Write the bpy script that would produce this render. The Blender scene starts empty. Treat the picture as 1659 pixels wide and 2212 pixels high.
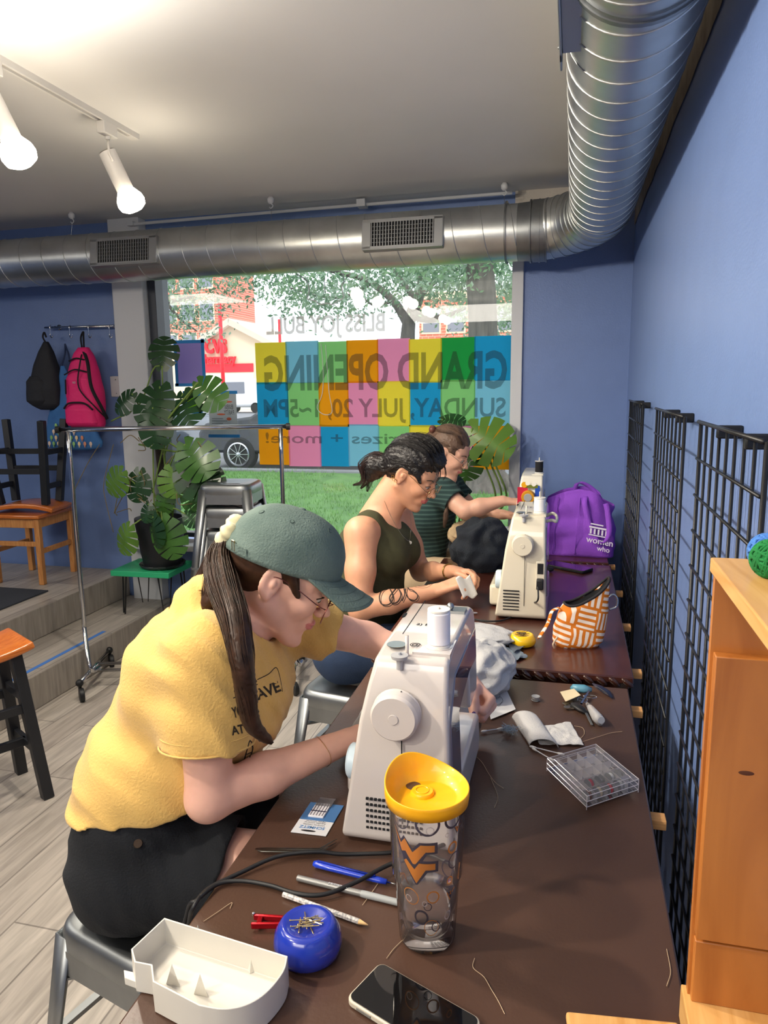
import bpy, bmesh, math, random
import numpy as np
from mathutils import Vector, Matrix, Quaternion, noise
random.seed(7); rng = np.random.default_rng(7)
S = bpy.context.scene; COL = S.collection
PI = math.pi; R = math.radians
# ------------------------------------------------------------------ camera
FPX = 1582.42; CX, CY, EYE = 829.5, 1106.0, 1.6
CM = np.array([[0.96921384, 0.24593787, -0.01179416], [-0.03074196, 0.16839865, 0.98523948], [-0.24429382, 0.95454516, -0.17077492]])
cam_d = bpy.data.cameras.new('camera'); cam = bpy.data.objects.new('camera', cam_d); COL.objects.link(cam)
cam_d.sensor_fit = 'HORIZONTAL'; cam_d.sensor_width = 36; cam_d.lens = 36*FPX/1659; cam_d.clip_start = .02; cam_d.clip_end = 600
_r, _u, _f = [Vector(v) for v in CM]
cam.matrix_world = Matrix(((_r.x, _u.x, -_f.x, 0), (_r.y, _u.y, -_f.y, 0), (_r.z, _u.z, -_f.z, EYE), (0, 0, 0, 1)))
S.camera = cam
S.view_settings.view_transform = 'Standard'; S.view_settings.look = 'None'; S.view_settings.gamma = 1
S.view_settings.use_curve_mapping = False; S.view_settings.exposure = 0.52
# ------------------------------------------------------------------ world
W = bpy.data.worlds.new('sky'); S.world = W; W.use_nodes = True
_b = W.node_tree.nodes['Background']; _b.inputs[0].default_value = (.86, .93, 1, 1); _b.inputs[1].default_value = 1.9
SUN = 1.2
sd = bpy.data.lights.new('sun', 'SUN'); sd.energy = SUN; sd.angle = R(12); sd.color = (1, .95, .86)
so = bpy.data.objects.new('sun', sd); COL.objects.link(so); so.rotation_euler = (R(35), R(-20), R(20))
# the shop's other ceiling lamps behind the camera, plus an added fill light
def area(name, loc, rot, size, e, col=(1, .93, .83)):
    d = bpy.data.lights.new(name, 'AREA'); d.shape = 'RECTANGLE'; d.size, d.size_y = size; d.energy = e; d.color = col
    o = bpy.data.objects.new(name, d); COL.objects.link(o); o.location = loc; o.rotation_euler = rot; return o
area('ceiling_light_behind_camera', (-1.2, -1.6, 2.6), (R(10), 0, 0), (2.2, 1.2), 60)
area('fill_light_left_of_picture', (-4.6, 1.2, 2.6), (0, 0, 0), (1.6, 1.6), 45)  # unseen fill, added to lift the far wall and left side
LAMP_E = 50
# ------------------------------------------------------------------ pixel rays onto planes
def ray(x, y): return Vector(CM.T @ np.array([(x-CX)/FPX, -(y-CY)/FPX, 1]))
CO = Vector((0, 0, EYE))
def onz(x, y, z): d = ray(x, y); return CO+d*((z-EYE)/d.z)
def ony(x, y, Y): d = ray(x, y); return CO+d*(Y/d.y)
def onx(x, y, X): d = ray(x, y); return CO+d*(X/d.x)
# ------------------------------------------------------------------ materials
def srgb(c):
    if isinstance(c, str): c = tuple(int(c[i:i+2], 16) for i in (0, 2, 4))
    return tuple(((v/255)/12.92 if v/255 <= .04045 else ((v/255+.055)/1.055)**2.4) for v in c)
MATS = {}
def mat(name, c, rough=.6, metal=0, noise=0, nscale=8, bump=0, bscale=60, spec=.5, stretch=(1, 1, 1), c2=None, coat=0, trans=0, ior=1.45, emit=0, sheen=0, sss=0, detail=4):
    m = bpy.data.materials.new(name); MATS[name] = m; m.use_nodes = True; N = m.node_tree.nodes; L = m.node_tree.links
    b = N['Principled BSDF']; c = srgb(c)
    def si(k, v):
        if k in b.inputs: b.inputs[k].default_value = v
    si('Base Color', (*c, 1)); si('Roughness', rough); si('Metallic', metal); si('Specular IOR Level', spec)
    si('Coat Weight', coat); si('Transmission Weight', trans); si('IOR', ior); si('Sheen Weight', sheen)
    if sss: si('Subsurface Weight', sss); si('Subsurface Radius', (.02, .008, .004)); si('Subsurface Scale', 1)
    if emit: si('Emission Color', (*c, 1)); si('Emission Strength', emit)
    if noise or bump or c2:
        tc = N.new('ShaderNodeTexCoord'); mp = N.new('ShaderNodeMapping'); mp.inputs['Scale'].default_value = stretch
        L.new(tc.outputs['Object'], mp.inputs[0])
    if noise or c2:
        n = N.new('ShaderNodeTexNoise'); n.inputs['Scale'].default_value = nscale; n.inputs['Detail'].default_value = detail
        L.new(mp.outputs[0], n.inputs[0])
        r = N.new('ShaderNodeValToRGB'); L.new(n.outputs[0], r.inputs[0]); L.new(r.outputs[0], b.inputs['Base Color'])
        r.color_ramp.elements[0].position = .3; r.color_ramp.elements[1].position = .7
        a = srgb(c2) if c2 else tuple(v*(1-noise) for v in c)
        r.color_ramp.elements[0].color = (*a, 1); r.color_ramp.elements[1].color = (*(c if c2 else tuple(min(1, v*(1+noise)) for v in c)), 1)
    if bump:
        n2 = N.new('ShaderNodeTexNoise'); n2.inputs['Scale'].default_value = bscale; n2.inputs['Detail'].default_value = 5
        L.new(mp.outputs[0], n2.inputs[0]); bp = N.new('ShaderNodeBump'); bp.inputs['Strength'].default_value = bump; bp.inputs['Distance'].default_value = .01
        L.new(n2.outputs[0], bp.inputs['Height']); L.new(bp.outputs[0], b.inputs['Normal'])
    return m
def thin(name, tint, alpha, rough=.0, gloss=1.45, spec=True):
    """thin clear plastic or glass: see-through with a mirror film; alpha = share of body colour"""
    m = bpy.data.materials.new(name); MATS[name] = m; m.use_nodes = True; N = m.node_tree.nodes; L = m.node_tree.links
    N.remove(N['Principled BSDF']); out = N['Material Output']
    t = N.new('ShaderNodeBsdfTransparent'); d = N.new('ShaderNodeBsdfDiffuse'); g = N.new('ShaderNodeBsdfGlossy')
    d.inputs[0].default_value = (*srgb(tint), 1); g.inputs['Roughness'].default_value = rough
    m1 = N.new('ShaderNodeMixShader'); m1.inputs[0].default_value = alpha; L.new(t.outputs[0], m1.inputs[1]); L.new(d.outputs[0], m1.inputs[2])
    fr = N.new('ShaderNodeFresnel'); fr.inputs[0].default_value = gloss; m2 = N.new('ShaderNodeMixShader')
    L.new(fr.outputs[0], m2.inputs[0]); L.new(m1.outputs[0], m2.inputs[1]); L.new(g.outputs[0], m2.inputs[2]); L.new(m2.outputs[0], out.inputs[0])
    return m
def paper(name, c, tl=.5):
    m = bpy.data.materials.new(name); MATS[name] = m; m.use_nodes = True; N = m.node_tree.nodes; L = m.node_tree.links
    N.remove(N['Principled BSDF']); out = N['Material Output']; d = N.new('ShaderNodeBsdfDiffuse'); t = N.new('ShaderNodeBsdfTranslucent')
    x = N.new('ShaderNodeMixShader'); x.inputs[0].default_value = tl
    for q in (d, t): q.inputs[0].default_value = (*srgb(c), 1)
    L.new(d.outputs[0], x.inputs[1]); L.new(t.outputs[0], x.inputs[2]); L.new(x.outputs[0], out.inputs[0]); return m
def planks(name, ca, cb, mortar, bw, bh, gap=.004, grain=.35, rough=.45, rot=0, vertical=None, gscale=3.0):
    m = bpy.data.materials.new(name); MATS[name] = m; m.use_nodes = True; N = m.node_tree.nodes; L = m.node_tree.links; b = N['Principled BSDF']
    tc = N.new('ShaderNodeTexCoord'); mp = N.new('ShaderNodeMapping'); mp.inputs['Rotation'].default_value = (vertical or (0, 0, rot)) if vertical is None else vertical
    L.new(tc.outputs['Object'], mp.inputs[0])
    br = N.new('ShaderNodeTexBrick'); br.inputs['Scale'].default_value = 1; br.inputs['Brick Width'].default_value = bw; br.inputs['Row Height'].default_value = bh
    br.inputs['Mortar Size'].default_value = gap; br.inputs['Color1'].default_value = (*srgb(ca), 1); br.inputs['Color2'].default_value = (*srgb(cb), 1)
    br.inputs['Mortar'].default_value = (*srgb(mortar), 1); br.offset = .37; L.new(mp.outputs[0], br.inputs[0])
    m2 = N.new('ShaderNodeMapping'); m2.inputs['Scale'].default_value = (1.2, 14, 14); L.new(mp.outputs[0], m2.inputs[0])
    n = N.new('ShaderNodeTexNoise'); n.inputs['Scale'].default_value = gscale; n.inputs['Detail'].default_value = 8; n.inputs['Distortion'].default_value = .8; L.new(m2.outputs[0], n.inputs[0])
    r = N.new('ShaderNodeValToRGB'); r.color_ramp.elements[0].position = .3; r.color_ramp.elements[1].position = .7
    r.color_ramp.elements[0].color = (1-grain,)*3+(1,); r.color_ramp.elements[1].color = (1.12,)*3+(1,); L.new(n.outputs[0], r.inputs[0])
    x = N.new('ShaderNodeMix'); x.data_type = 'RGBA'; x.blend_type = 'MULTIPLY'; x.inputs[0].default_value = 1
    L.new(br.outputs[0], x.inputs[6]); L.new(r.outputs[0], x.inputs[7]); L.new(x.outputs[2], b.inputs['Base Color']); b.inputs['Roughness'].default_value = rough
    return m
def wood(name, ca, cb, axis='X', scale=6, rough=.45, coat=0, dist=2.5, stretch=12):
    m = bpy.data.materials.new(name); MATS[name] = m; m.use_nodes = True; N = m.node_tree.nodes; L = m.node_tree.links; b = N['Principled BSDF']
    tc = N.new('ShaderNodeTexCoord'); mp = N.new('ShaderNodeMapping'); s = [stretch]*3; s['XYZ'.index(axis)] = .8; mp.inputs['Scale'].default_value = s
    L.new(tc.outputs['Object'], mp.inputs[0]); n = N.new('ShaderNodeTexNoise'); n.inputs['Scale'].default_value = scale; n.inputs['Detail'].default_value = 7; n.inputs['Distortion'].default_value = dist
    L.new(mp.outputs[0], n.inputs[0]); r = N.new('ShaderNodeValToRGB'); r.color_ramp.elements[0].position = .32; r.color_ramp.elements[1].position = .68
    r.color_ramp.elements[0].color = (*srgb(ca), 1); r.color_ramp.elements[1].color = (*srgb(cb), 1)
    L.new(n.outputs[0], r.inputs[0]); L.new(r.outputs[0], b.inputs['Base Color']); b.inputs['Roughness'].default_value = rough; b.inputs['Coat Weight'].default_value = coat; b.inputs['Coat Roughness'].default_value = .12
    return m
# ------------------------------------------------------------------ mesh building
class MB:
    def __init__(s): s.v = []; s.f = []; s.mi = []; s.cur = 0
    def add(s, vs, fs, M=None):
        o = len(s.v); s.v += [tuple(M @ Vector(p)) if M is not None else tuple(p) for p in vs]
        s.f += [tuple(i+o for i in f) for f in fs]; s.mi += [s.cur]*len(fs); return s
    def box(s, a, b, M=None):
        x0, x1 = sorted((a[0], b[0])); y0, y1 = sorted((a[1], b[1])); z0, z1 = sorted((a[2], b[2]))
        return s.add([(x0,y0,z0),(x1,y0,z0),(x1,y1,z0),(x0,y1,z0),(x0,y0,z1),(x1,y0,z1),(x1,y1,z1),(x0,y1,z1)],
                     [(0,3,2,1),(4,5,6,7),(0,1,5,4),(1,2,6,5),(2,3,7,6),(3,0,4,7)], M)
    def bar(s, p, q, w, h=None, up=(0, 0, 1)):
        p, q = Vector(p), Vector(q); d = q-p; l = d.length; d.normalize(); u = Vector(up)
        if abs(d.dot(u)) > .98: u = Vector((1, 0, 0))
        x = d.cross(u).normalized(); z = x.cross(d); h = h or w
        M = Matrix(((x.x, d.x, z.x, p.x), (x.y, d.y, z.y, p.y), (x.z, d.z, z.z, p.z), (0, 0, 0, 1)))
        return s.box((-w/2, 0, -h/2), (w/2, l, h/2), M)
    def tube(s, pts, r, n=8, cap=True, flat=1.0):
        pts = [Vector(p) for p in pts]; k = len(pts); rs = r if isinstance(r, (list, tuple)) else [r]*k
        T = [(pts[min(i+1, k-1)]-pts[max(i-1, 0)]).normalized() for i in range(k)]
        u = Vector((0, 0, 1)) if abs(T[0].z) < .9 else Vector((1, 0, 0)); u = (u-T[0]*u.dot(T[0])).normalized(); vs = []; fs = []
        for i in range(k):
            u = (u-T[i]*u.dot(T[i])); u = u.normalized() if u.length > 1e-6 else T[i].orthogonal().normalized(); w = T[i].cross(u)
            for j in range(n):
                a = 2*PI*j/n; vs.append(pts[i]+(u*math.cos(a)*flat+w*math.sin(a))*rs[i])
        for i in range(k-1):
            for j in range(n): fs.append((i*n+j, i*n+(j+1) % n, (i+1)*n+(j+1) % n, (i+1)*n+j))
        if cap: fs += [tuple(range(n-1, -1, -1)), tuple((k-1)*n+j for j in range(n))]
        return s.add(vs, fs)
    def lathe(s, prof, n=32, c=(0, 0, 0), M=None, cap=True):
        vs = []; fs = []; k = len(prof)
        for r, z in prof:
            for j in range(n): a = 2*PI*j/n; vs.append((c[0]+r*math.cos(a), c[1]+r*math.sin(a), c[2]+z))
        for i in range(k-1):
            for j in range(n): fs.append((i*n+j, i*n+(j+1) % n, (i+1)*n+(j+1) % n, (i+1)*n+j))
        if cap: fs += [tuple(range(n-1, -1, -1)), tuple((k-1)*n+j for j in range(n))]
        return s.add(vs, fs, M)
    def cyl(s, p, q, r, n=20, r2=None): return s.tube([p, q], [r, r2 if r2 is not None else r], n)
    def prism(s, poly, a, b, plane='XY', M=None):
        def f(u, v, w): return {'XY': (u, v, w), 'XZ': (u, w, v), 'YZ': (w, u, v)}[plane]
        n = len(poly); return s.add([f(u, v, a) for u, v in poly]+[f(u, v, b) for u, v in poly],
            [tuple(range(n-1, -1, -1)), tuple(range(n, 2*n))]+[(i, (i+1) % n, n+(i+1) % n, n+i) for i in range(n)], M)
    def ball(s, c, r, n=12, M=None):
        r = r if isinstance(r, (list, tuple)) else (r, r, r); vs = []; fs = []; m = n//2+1
        for i in range(m+1):
            t = PI*i/m
            for j in range(n): a = 2*PI*j/n; vs.append((c[0]+r[0]*math.sin(t)*math.cos(a), c[1]+r[1]*math.sin(t)*math.sin(a), c[2]-r[2]*math.cos(t)))
        for i in range(m):
            for j in range(n): fs.append((i*n+j, i*n+(j+1) % n, (i+1)*n+(j+1) % n, (i+1)*n+j))
        return s.add(vs, fs, M)
    def quad(s, *p): return s.add(p, [tuple(range(len(p)))])
    def grid(s, fn, nu, nv, M=None):
        return s.add([fn(i/nu, j/nv) for i in range(nu+1) for j in range(nv+1)],
                     [(i*(nv+1)+j, (i+1)*(nv+1)+j, (i+1)*(nv+1)+j+1, i*(nv+1)+j+1) for i in range(nu) for j in range(nv)], M)
    def build(s, name, m, parent=None, bevel=0, seg=2, smooth=False, auto=None, solid=0, sub=0, world=False):
        me = bpy.data.meshes.new(name); vs = s.v
        if world and parent is not None: I = PM(parent).inverted(); vs = [tuple(I @ Vector(p)) for p in vs]
        me.from_pydata(vs, [], s.f); ms = m if isinstance(m, (list, tuple)) else [m]
        for q in ms: me.materials.append(q)
        if len(ms) > 1: me.polygons.foreach_set('material_index', s.mi)
        b = bmesh.new(); b.from_mesh(me); bmesh.ops.remove_doubles(b, verts=b.verts, dist=1e-6); bmesh.ops.recalc_face_normals(b, faces=b.faces); b.to_mesh(me); b.free()
        o = bpy.data.objects.new(name, me); COL.objects.link(o)
        if parent is not None: o.parent = parent
        if smooth or auto: 
            me.polygons.foreach_set('use_smooth', [True]*len(me.polygons))
            if auto: me.set_sharp_from_angle(angle=R(auto))
        if solid: q = o.modifiers.new('s', 'SOLIDIFY'); q.thickness = solid; q.offset = 0
        if bevel: q = o.modifiers.new('b', 'BEVEL'); q.width = bevel; q.segments = seg; q.limit_method = 'ANGLE'; q.angle_limit = R(40); q.harden_normals = False; me.polygons.foreach_set('use_smooth', [True]*len(me.polygons)); me.set_sharp_from_angle(angle=R(42))
        if sub: q = o.modifiers.new('u', 'SUBSURF'); q.levels = q.render_levels = sub
        return o
def PM(o):
    M = Matrix.Translation(o.location) @ o.rotation_euler.to_matrix().to_4x4() @ Matrix.Diagonal((*o.scale, 1))
    return PM(o.parent) @ M if o.parent else M
def tag(o, label, cat, group=None, kind=None):
    o['label'] = label; o['category'] = cat
    if group: o['group'] = group
    if kind: o['kind'] = kind
    return o
def thing(name, label, cat, loc=(0, 0, 0), rz=0, group=None):
    o = bpy.data.objects.new(name, None); COL.objects.link(o); o.location = loc; o.rotation_euler = (0, 0, rz); o.empty_display_size = .05
    return tag(o, label, cat, group)
def struct(o): o['kind'] = 'structure'; return o
def kids(o): return [c for c in COL.objects if c.parent is o]
def copy_tree(o, parent=None):
    c = o.copy(); COL.objects.link(c); c.parent = parent
    for ch in kids(o): copy_tree(ch, c)
    return c
def text_mb(txt, size, M, depth=.0006, mb=None, spacing=1, wx=1.0, font_off=0):
    cu = bpy.data.curves.new('t', 'FONT'); cu.body = txt; cu.size = size; cu.extrude = depth/2; cu.align_x = 'CENTER'; cu.align_y = 'CENTER'; cu.resolution_u = 3; cu.space_character = spacing; cu.offset = font_off*size
    o = bpy.data.objects.new('t', cu); COL.objects.link(o); dg = bpy.context.evaluated_depsgraph_get(); dg.update(); me = bpy.data.meshes.new_from_object(o.evaluated_get(dg))
    mb = mb or MB(); mb.add([(v.co.x*wx, v.co.y, v.co.z) for v in me.vertices], [tuple(p.vertices) for p in me.polygons], M)
    bpy.data.objects.remove(o); bpy.data.curves.remove(cu); bpy.data.meshes.remove(me); return mb
def frame(o, x, y, z=None):
    x = Vector(x).normalized(); y = Vector(y).normalized(); z = Vector(z).normalized() if z else x.cross(y).normalized()
    return Matrix(((x.x, y.x, z.x, o[0]), (x.y, y.y, z.y, o[1]), (x.z, y.z, z.z, o[2]), (0, 0, 0, 1)))
def smooth_path(pts, n=8):
    P = [Vector(p) for p in pts]; P = [P[0]*2-P[1]]+P+[P[-1]*2-P[-2]]; out = []
    for i in range(1, len(P)-2):
        for k in range(n):
            t = k/n; a, b, c, d = P[i-1:i+3]
            out.append(.5*((2*b)+(c-a)*t+(2*a-5*b+4*c-d)*t*t+(3*b-a-3*c+d)*t**3))
    out.append(P[-2]); return out
# ================================================================== THE ROOM
XW, YW, ZC = .30, 4.37, 2.65          # right wall, window wall, ceiling
WX0, WX1, WZ0, WZ1 = -2.62, -.325, .60, 2.40
BLUE = mat('blue wall paint', (108, 132, 182), .38, bump=.12, bscale=140, noise=.03)
CEIL = mat('ceiling paint', (222, 220, 217), .8, noise=.03, nscale=1.5)
WHITE = mat('white trim paint', (206, 208, 212), .4)
DARKF = mat('dark window frame', (58, 62, 72), .4)
FLOOR = planks('wood look floor tile', (186, 178, 168), (164, 155, 146), (132, 125, 118), 1.2, .16, .003, .3, .35, R(90))
b = MB().box((-6.5, -4, -.12), (XW, YW, 0)); struct(b.build('floor', FLOOR))
b = MB().box((-6.5, -4, ZC), (XW+.1, YW+.15, ZC+.12)); struct(b.build('ceiling', CEIL))
b = MB().box((XW, -4, -.12), (XW+.12, YW+.2, ZC)); struct(b.build('wall_right', BLUE))
b = MB().box((-6.62, -4, -.12), (-6.5, YW+.2, ZC)); struct(b.build('wall_left', BLUE))
b = MB().box((-6.5, -4.12, -.12), (XW, -4, ZC)); struct(b.build('wall_behind', BLUE))
b = MB(); b.box((-6.5, YW, -.12), (WX0-.25, YW+.2, ZC)); b.box((WX1+.03, YW, -.12), (XW, YW+.2, ZC)); b.box((WX0-.25, YW, -.12), (WX1+.03, YW+.2, WZ0-.03)); b.box((WX0-.25, YW, WZ1), (WX1+.03, YW+.2, ZC))
struct(b.build('wall_back', BLUE))
b = MB(); b.box((-6.5, YW-.015, 0), (WX0-.3, YW, .12)); b.box((WX0-.3, YW-.02, 0), (XW, YW, .12)); b.box((-6.5, YW-.022, .0), (XW, YW, .02)); struct(b.build('baseboard_back', WHITE, bevel=.004))
b = MB(); b.box((XW-.015, -4, 0), (XW, YW-.02, .12)); struct(b.build('baseboard_right', WHITE, bevel=.004))
# raw plaster strip left unpainted high on the right wall
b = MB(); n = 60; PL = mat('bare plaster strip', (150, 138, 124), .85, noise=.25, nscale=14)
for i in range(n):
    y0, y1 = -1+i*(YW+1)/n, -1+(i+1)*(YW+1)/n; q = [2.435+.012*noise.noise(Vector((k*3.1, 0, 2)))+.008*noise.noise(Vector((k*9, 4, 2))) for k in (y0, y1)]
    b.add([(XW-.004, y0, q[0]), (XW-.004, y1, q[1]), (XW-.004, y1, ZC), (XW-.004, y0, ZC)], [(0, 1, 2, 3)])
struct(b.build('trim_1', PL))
# white painted column left of the window, frame and sill
b = MB(); b.box((-2.875, YW-.09, 0), (-2.655, YW-.001, ZC)); struct(b.build('trim_2', WHITE, bevel=.006))
b = MB(); b.box((-2.90, YW-.035, 0), (-2.872, YW, ZC)); struct(b.build('trim_3', WHITE, bevel=.004))
win = bpy.data.objects.new('window_1', None); COL.objects.link(win); win.location = ((WX0+WX1)/2, YW+.05, WZ0); struct(win)
b = MB(); b.box((WX0-.03, YW-.04, WZ0-.05), (WX0+.025, YW+.12, WZ1)); b.box((WX0, YW+.02, WZ0), (WX1, YW+.10, WZ0+.03)); b.build('window_frame', DARKF, win, bevel=.003, world=True)
b = MB(); b.box((WX1-.025, YW-.02, WZ0-.05), (WX1+.04, YW+.12, WZ1)); b.box((WX0, YW+.0, WZ1-.03), (WX1+.03, YW+.1, WZ1)); b.build('window_jamb', WHITE, win, bevel=.004, world=True)
b = MB(); b.box((WX0-.24, YW-.16, WZ0-.06), (WX1+.04, YW+.06, WZ0-.02)); b.build('window_sill', WHITE, win, bevel=.006, world=True)
GLASS = thin('window glass', (200, 215, 212), .045, gloss=1.5)
b = MB().box((WX0, YW+.045, WZ0), (WX1, YW+.051, WZ1)); b.build('pane', GLASS, win, world=True)
# conduit along the ceiling above the window
b = MB(); b.tube([(-2.68, YW-.12, 2.60), (-1.5, YW-.12, 2.612), (-.35, YW-.12, 2.618)], .009, 8); b.box((-2.70, YW-.14, 2.59), (-2.66, YW-.1, 2.615))
b.box((-1.22, YW-.15, 2.60), (-1.17, YW-.08, 2.64)); struct(b.build('trim_4', WHITE))
b = MB(); b.box((-.34, YW-.02, 2.44), (-.05, YW, ZC)); struct(b.build('trim_5', mat('rough white plaster', (196, 188, 178), .9, bump=.6, bscale=25)))
# stage: two tiers of plank tiles
ST = planks('stage plank tile', (176, 168, 158), (150, 142, 134), (120, 113, 106), .9, .2, .003, .3, .4, R(90))
SR = planks('stage riser tile', (160, 152, 142), (140, 132, 124), (112, 106, 100), .9, .2, .003, .3, .45, vertical=(R(90), 0, R(90)))
def tier(name, x1, z0, z1, y0):
    b = MB(); b.box((-6.4, y0, z0), (x1, YW-.03, z1)); o = b.build(name, [ST, SR], bevel=.006)
    for p in o.data.polygons: p.material_index = 0 if abs(p.normal.z) > .5 else 1
    return struct(o)
tier('trim_6', -2.58, 0, .18, -1.0); tier('trim_7', -2.94, .18, .36, -1.0)
tag(MB().box((-6.2, -.8, .361), (-3.12, 3.75, .369)).build('floor_mat', mat('charcoal mat', (52, 56, 64), .95, bump=.5, bscale=300)), 'dark charcoal mat lying on the raised stage', 'mat')
b = MB(); b.box((-2.66, .6, .1805), (-2.635, 3.62, .1815)); tag(b.build('painters_tape', mat('blue tape', (66, 116, 190), .6)), 'blue painter\'s tape stuck along the edge of the lower stage step', 'tape')
# ------------------------------------------------------------------ duct
GALV = mat('galvanised steel', (206, 209, 208), .36, 1, noise=.16, nscale=5, bump=.03, bscale=30)
GALV2 = mat('dull galvanised steel', (150, 153, 154), .4, 1, noise=.1, nscale=20)
duct = thing('air_duct', 'round spiral galvanised steel air duct running under the ceiling and turning the corner', 'duct', (.108, 4.08, 2.25))
def duct_run(a, bq, r, pitch, rib, name, turns=True):
    a, bq = Vector(a), Vector(bq); d = (bq-a); L = d.length; d.normalize(); u = Vector((0, 0, 1)); w = d.cross(u)
    b = MB(); b.tube([a+d*L*i/24 for i in range(25)], r, 64, cap=False); o = b.build(name, GALV, duct, smooth=True, world=True)
    b = MB(); n = 40; pts = []
    for i in range(int(L/pitch*n)+1):
        t = i/n; an = 2*PI*t; pts.append(a+d*(t*pitch)+(u*math.cos(an)+w*math.sin(an))*(r+.0005))
    b.tube(pts, rib, 6); b.build('seam_rib', GALV, o, smooth=True, world=True)
    return o
r0 = .148
duct_run((-6.4, 4.08, 2.378), (-.30, 4.08, 2.378), .143, .155, .0028, 'duct_pipe')
duct_run((.108, 3.74, 2.43), (.108, -3.9, 2.43), r0, .125, .0028, 'duct_pipe')
# elbow in gores
b = MB(); c = Vector((-.19, 3.76, 2.40)); pts = []; rr = []
for i in range(9):
    a = R(90*i/8); pts.append((c.x+.298*math.cos(a), c.y+.32*math.sin(a), 2.43-.05*(i/8)))
b.tube(pts, [r0]*9, 48, cap=False); el = b.build('duct_elbow', GALV, duct, auto=20, world=True)
b = MB()
for i in range(9):
    p = Vector(pts[i]); t = (Vector(pts[min(8, i+1)])-Vector(pts[max(0, i-1)])).normalized(); b.cyl(p-t*.004, p+t*.004, r0+.004, 48)
b.build('gore_seam', GALV, el, auto=40, world=True)
b = MB(); b.cyl((-.30, 4.08, 2.378), (-.19, 4.08, 2.379), .143, 48, r0+.001); b.cyl((-.225, 4.08, 2.38), (-.16, 4.08, 2.38), r0+.006, 48)
for x in (-.36, -.235, -.155, -.19): b.cyl((x-.004, 4.08, 2.379), (x+.004, 4.08, 2.379), r0+.009, 48)
b.build('duct_collar', GALV2, duct, auto=40, world=True)
for yy in (1.62,):
    b = MB(); b.cyl((.108, yy-.02, 2.43), (.108, yy+.02, 2.43), r0+.004, 48); b.cyl((.108, yy-.003, 2.43), (.108, yy+.003, 2.43), r0+.007, 48); b.build('duct_joint', GALV2, duct, auto=40, world=True)
# grilles on the back run
DK = mat('grille shadow gap', (22, 23, 26), .8)
for (x0, x1) in ((-2.76, -2.33), (-1.105, -.675)):
    M = frame(((x0+x1)/2, 4.08-.146, 2.378), (1, 0, 0), (0, .12, 1)); w = (x1-x0)/2; h = .075
    M = Matrix.Translation((0, -.006, .005)) @ M; b = MB()
    b.prism([(-w, -h), (w, -h), (w, h), (-w, h)], -.004, .0, M=M); b2 = MB()
    for s in (-1, 1): b2.box((-w, s*h*.98-.013*(s > 0), 0), (w, s*h*.98+.013*(s < 0), .006), M); b2.box((s*w-.045*(s > 0), -h, 0), (s*w+.045*(s < 0), h, .006), M); b2.box((-w, s*h-.004, -.05), (w, s*h+.004, .004), M); b2.box((s*w-.003, -h, -.05), (s*w+.003, h, .004), M)
    g = b2.build('air_grille', mat('pale grille metal', (168, 170, 172), .35, .8), duct, bevel=.001, world=True)
    b.build('grille_back', DK, g, world=True)
    b3 = MB(); n = 22
    for i in range(n):
        x = -w+.05+(2*w-.1)*i/(n-1); b3.box((x-.0022, -h+.014, .0), (x+.0022, h-.014, .007), M)
    for k in range(1, 6): b3.box((-w+.045, -h+.014+(2*h-.028)*k/6-.001, -.001), (w-.045, -h+.014+(2*h-.028)*k/6+.001, .001), M)
    b3.build('louvre_blade', MATS['pale grille metal'], g, world=True)
# grille box on the near run (side-on)
b = MB(); b.box((-.046, 1.585, 2.335), (.0, 1.86, 2.52)); b.box((-.052, 1.84, 2.325), (-.046, 1.93, 2.53)); b.box((-.052, 1.56, 2.325), (-.046, 1.88, 2.53))
g = b.build('air_grille', MATS['pale grille metal'], duct, bevel=.002, world=True)
b = MB()
for y in (1.60, 1.85): MB().ball((-.053, y, 2.345), .004, 8).build('screw', MATS['dull galvanised steel'], g, smooth=True, world=True)
# ceiling hooks and hanger wires
def hook(x, y, px):
    p = onz(px[0], px[1], ZC-.03); p.z = ZC
    t = thing('ceiling_hook', px[2], 'hook', p, 0, 'white ceiling hooks with wires above the duct')
    b = MB(); b.lathe([(.012, 0), (.02, -.012), (.018, -.03), (.008, -.04)], 12); b.tube(smooth_path([(0, 0, -.035), (.012, 0, -.05), (.0, 0, -.062), (-.01, 0, -.055)]), .003, 6); b.build('hook_body', WHITE, t, smooth=True)
    b = MB(); b.tube([(0, 0, -.06), (px[3]*.02, .0, -.16), (px[3]*.03, 0, -.24)], .0012, 4); b.build('wire', GALV2, t)
hook(0, 0, (155, 470, 'small white ceiling hook with thin wire above the left duct grille', -1))
hook(0, 0, (585, 437, 'small white ceiling hook with thin wire above the middle of the back duct', 0))
hook(0, 0, (1090, 408, 'small white ceiling hook with thin wire near the duct corner', 0))
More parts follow.
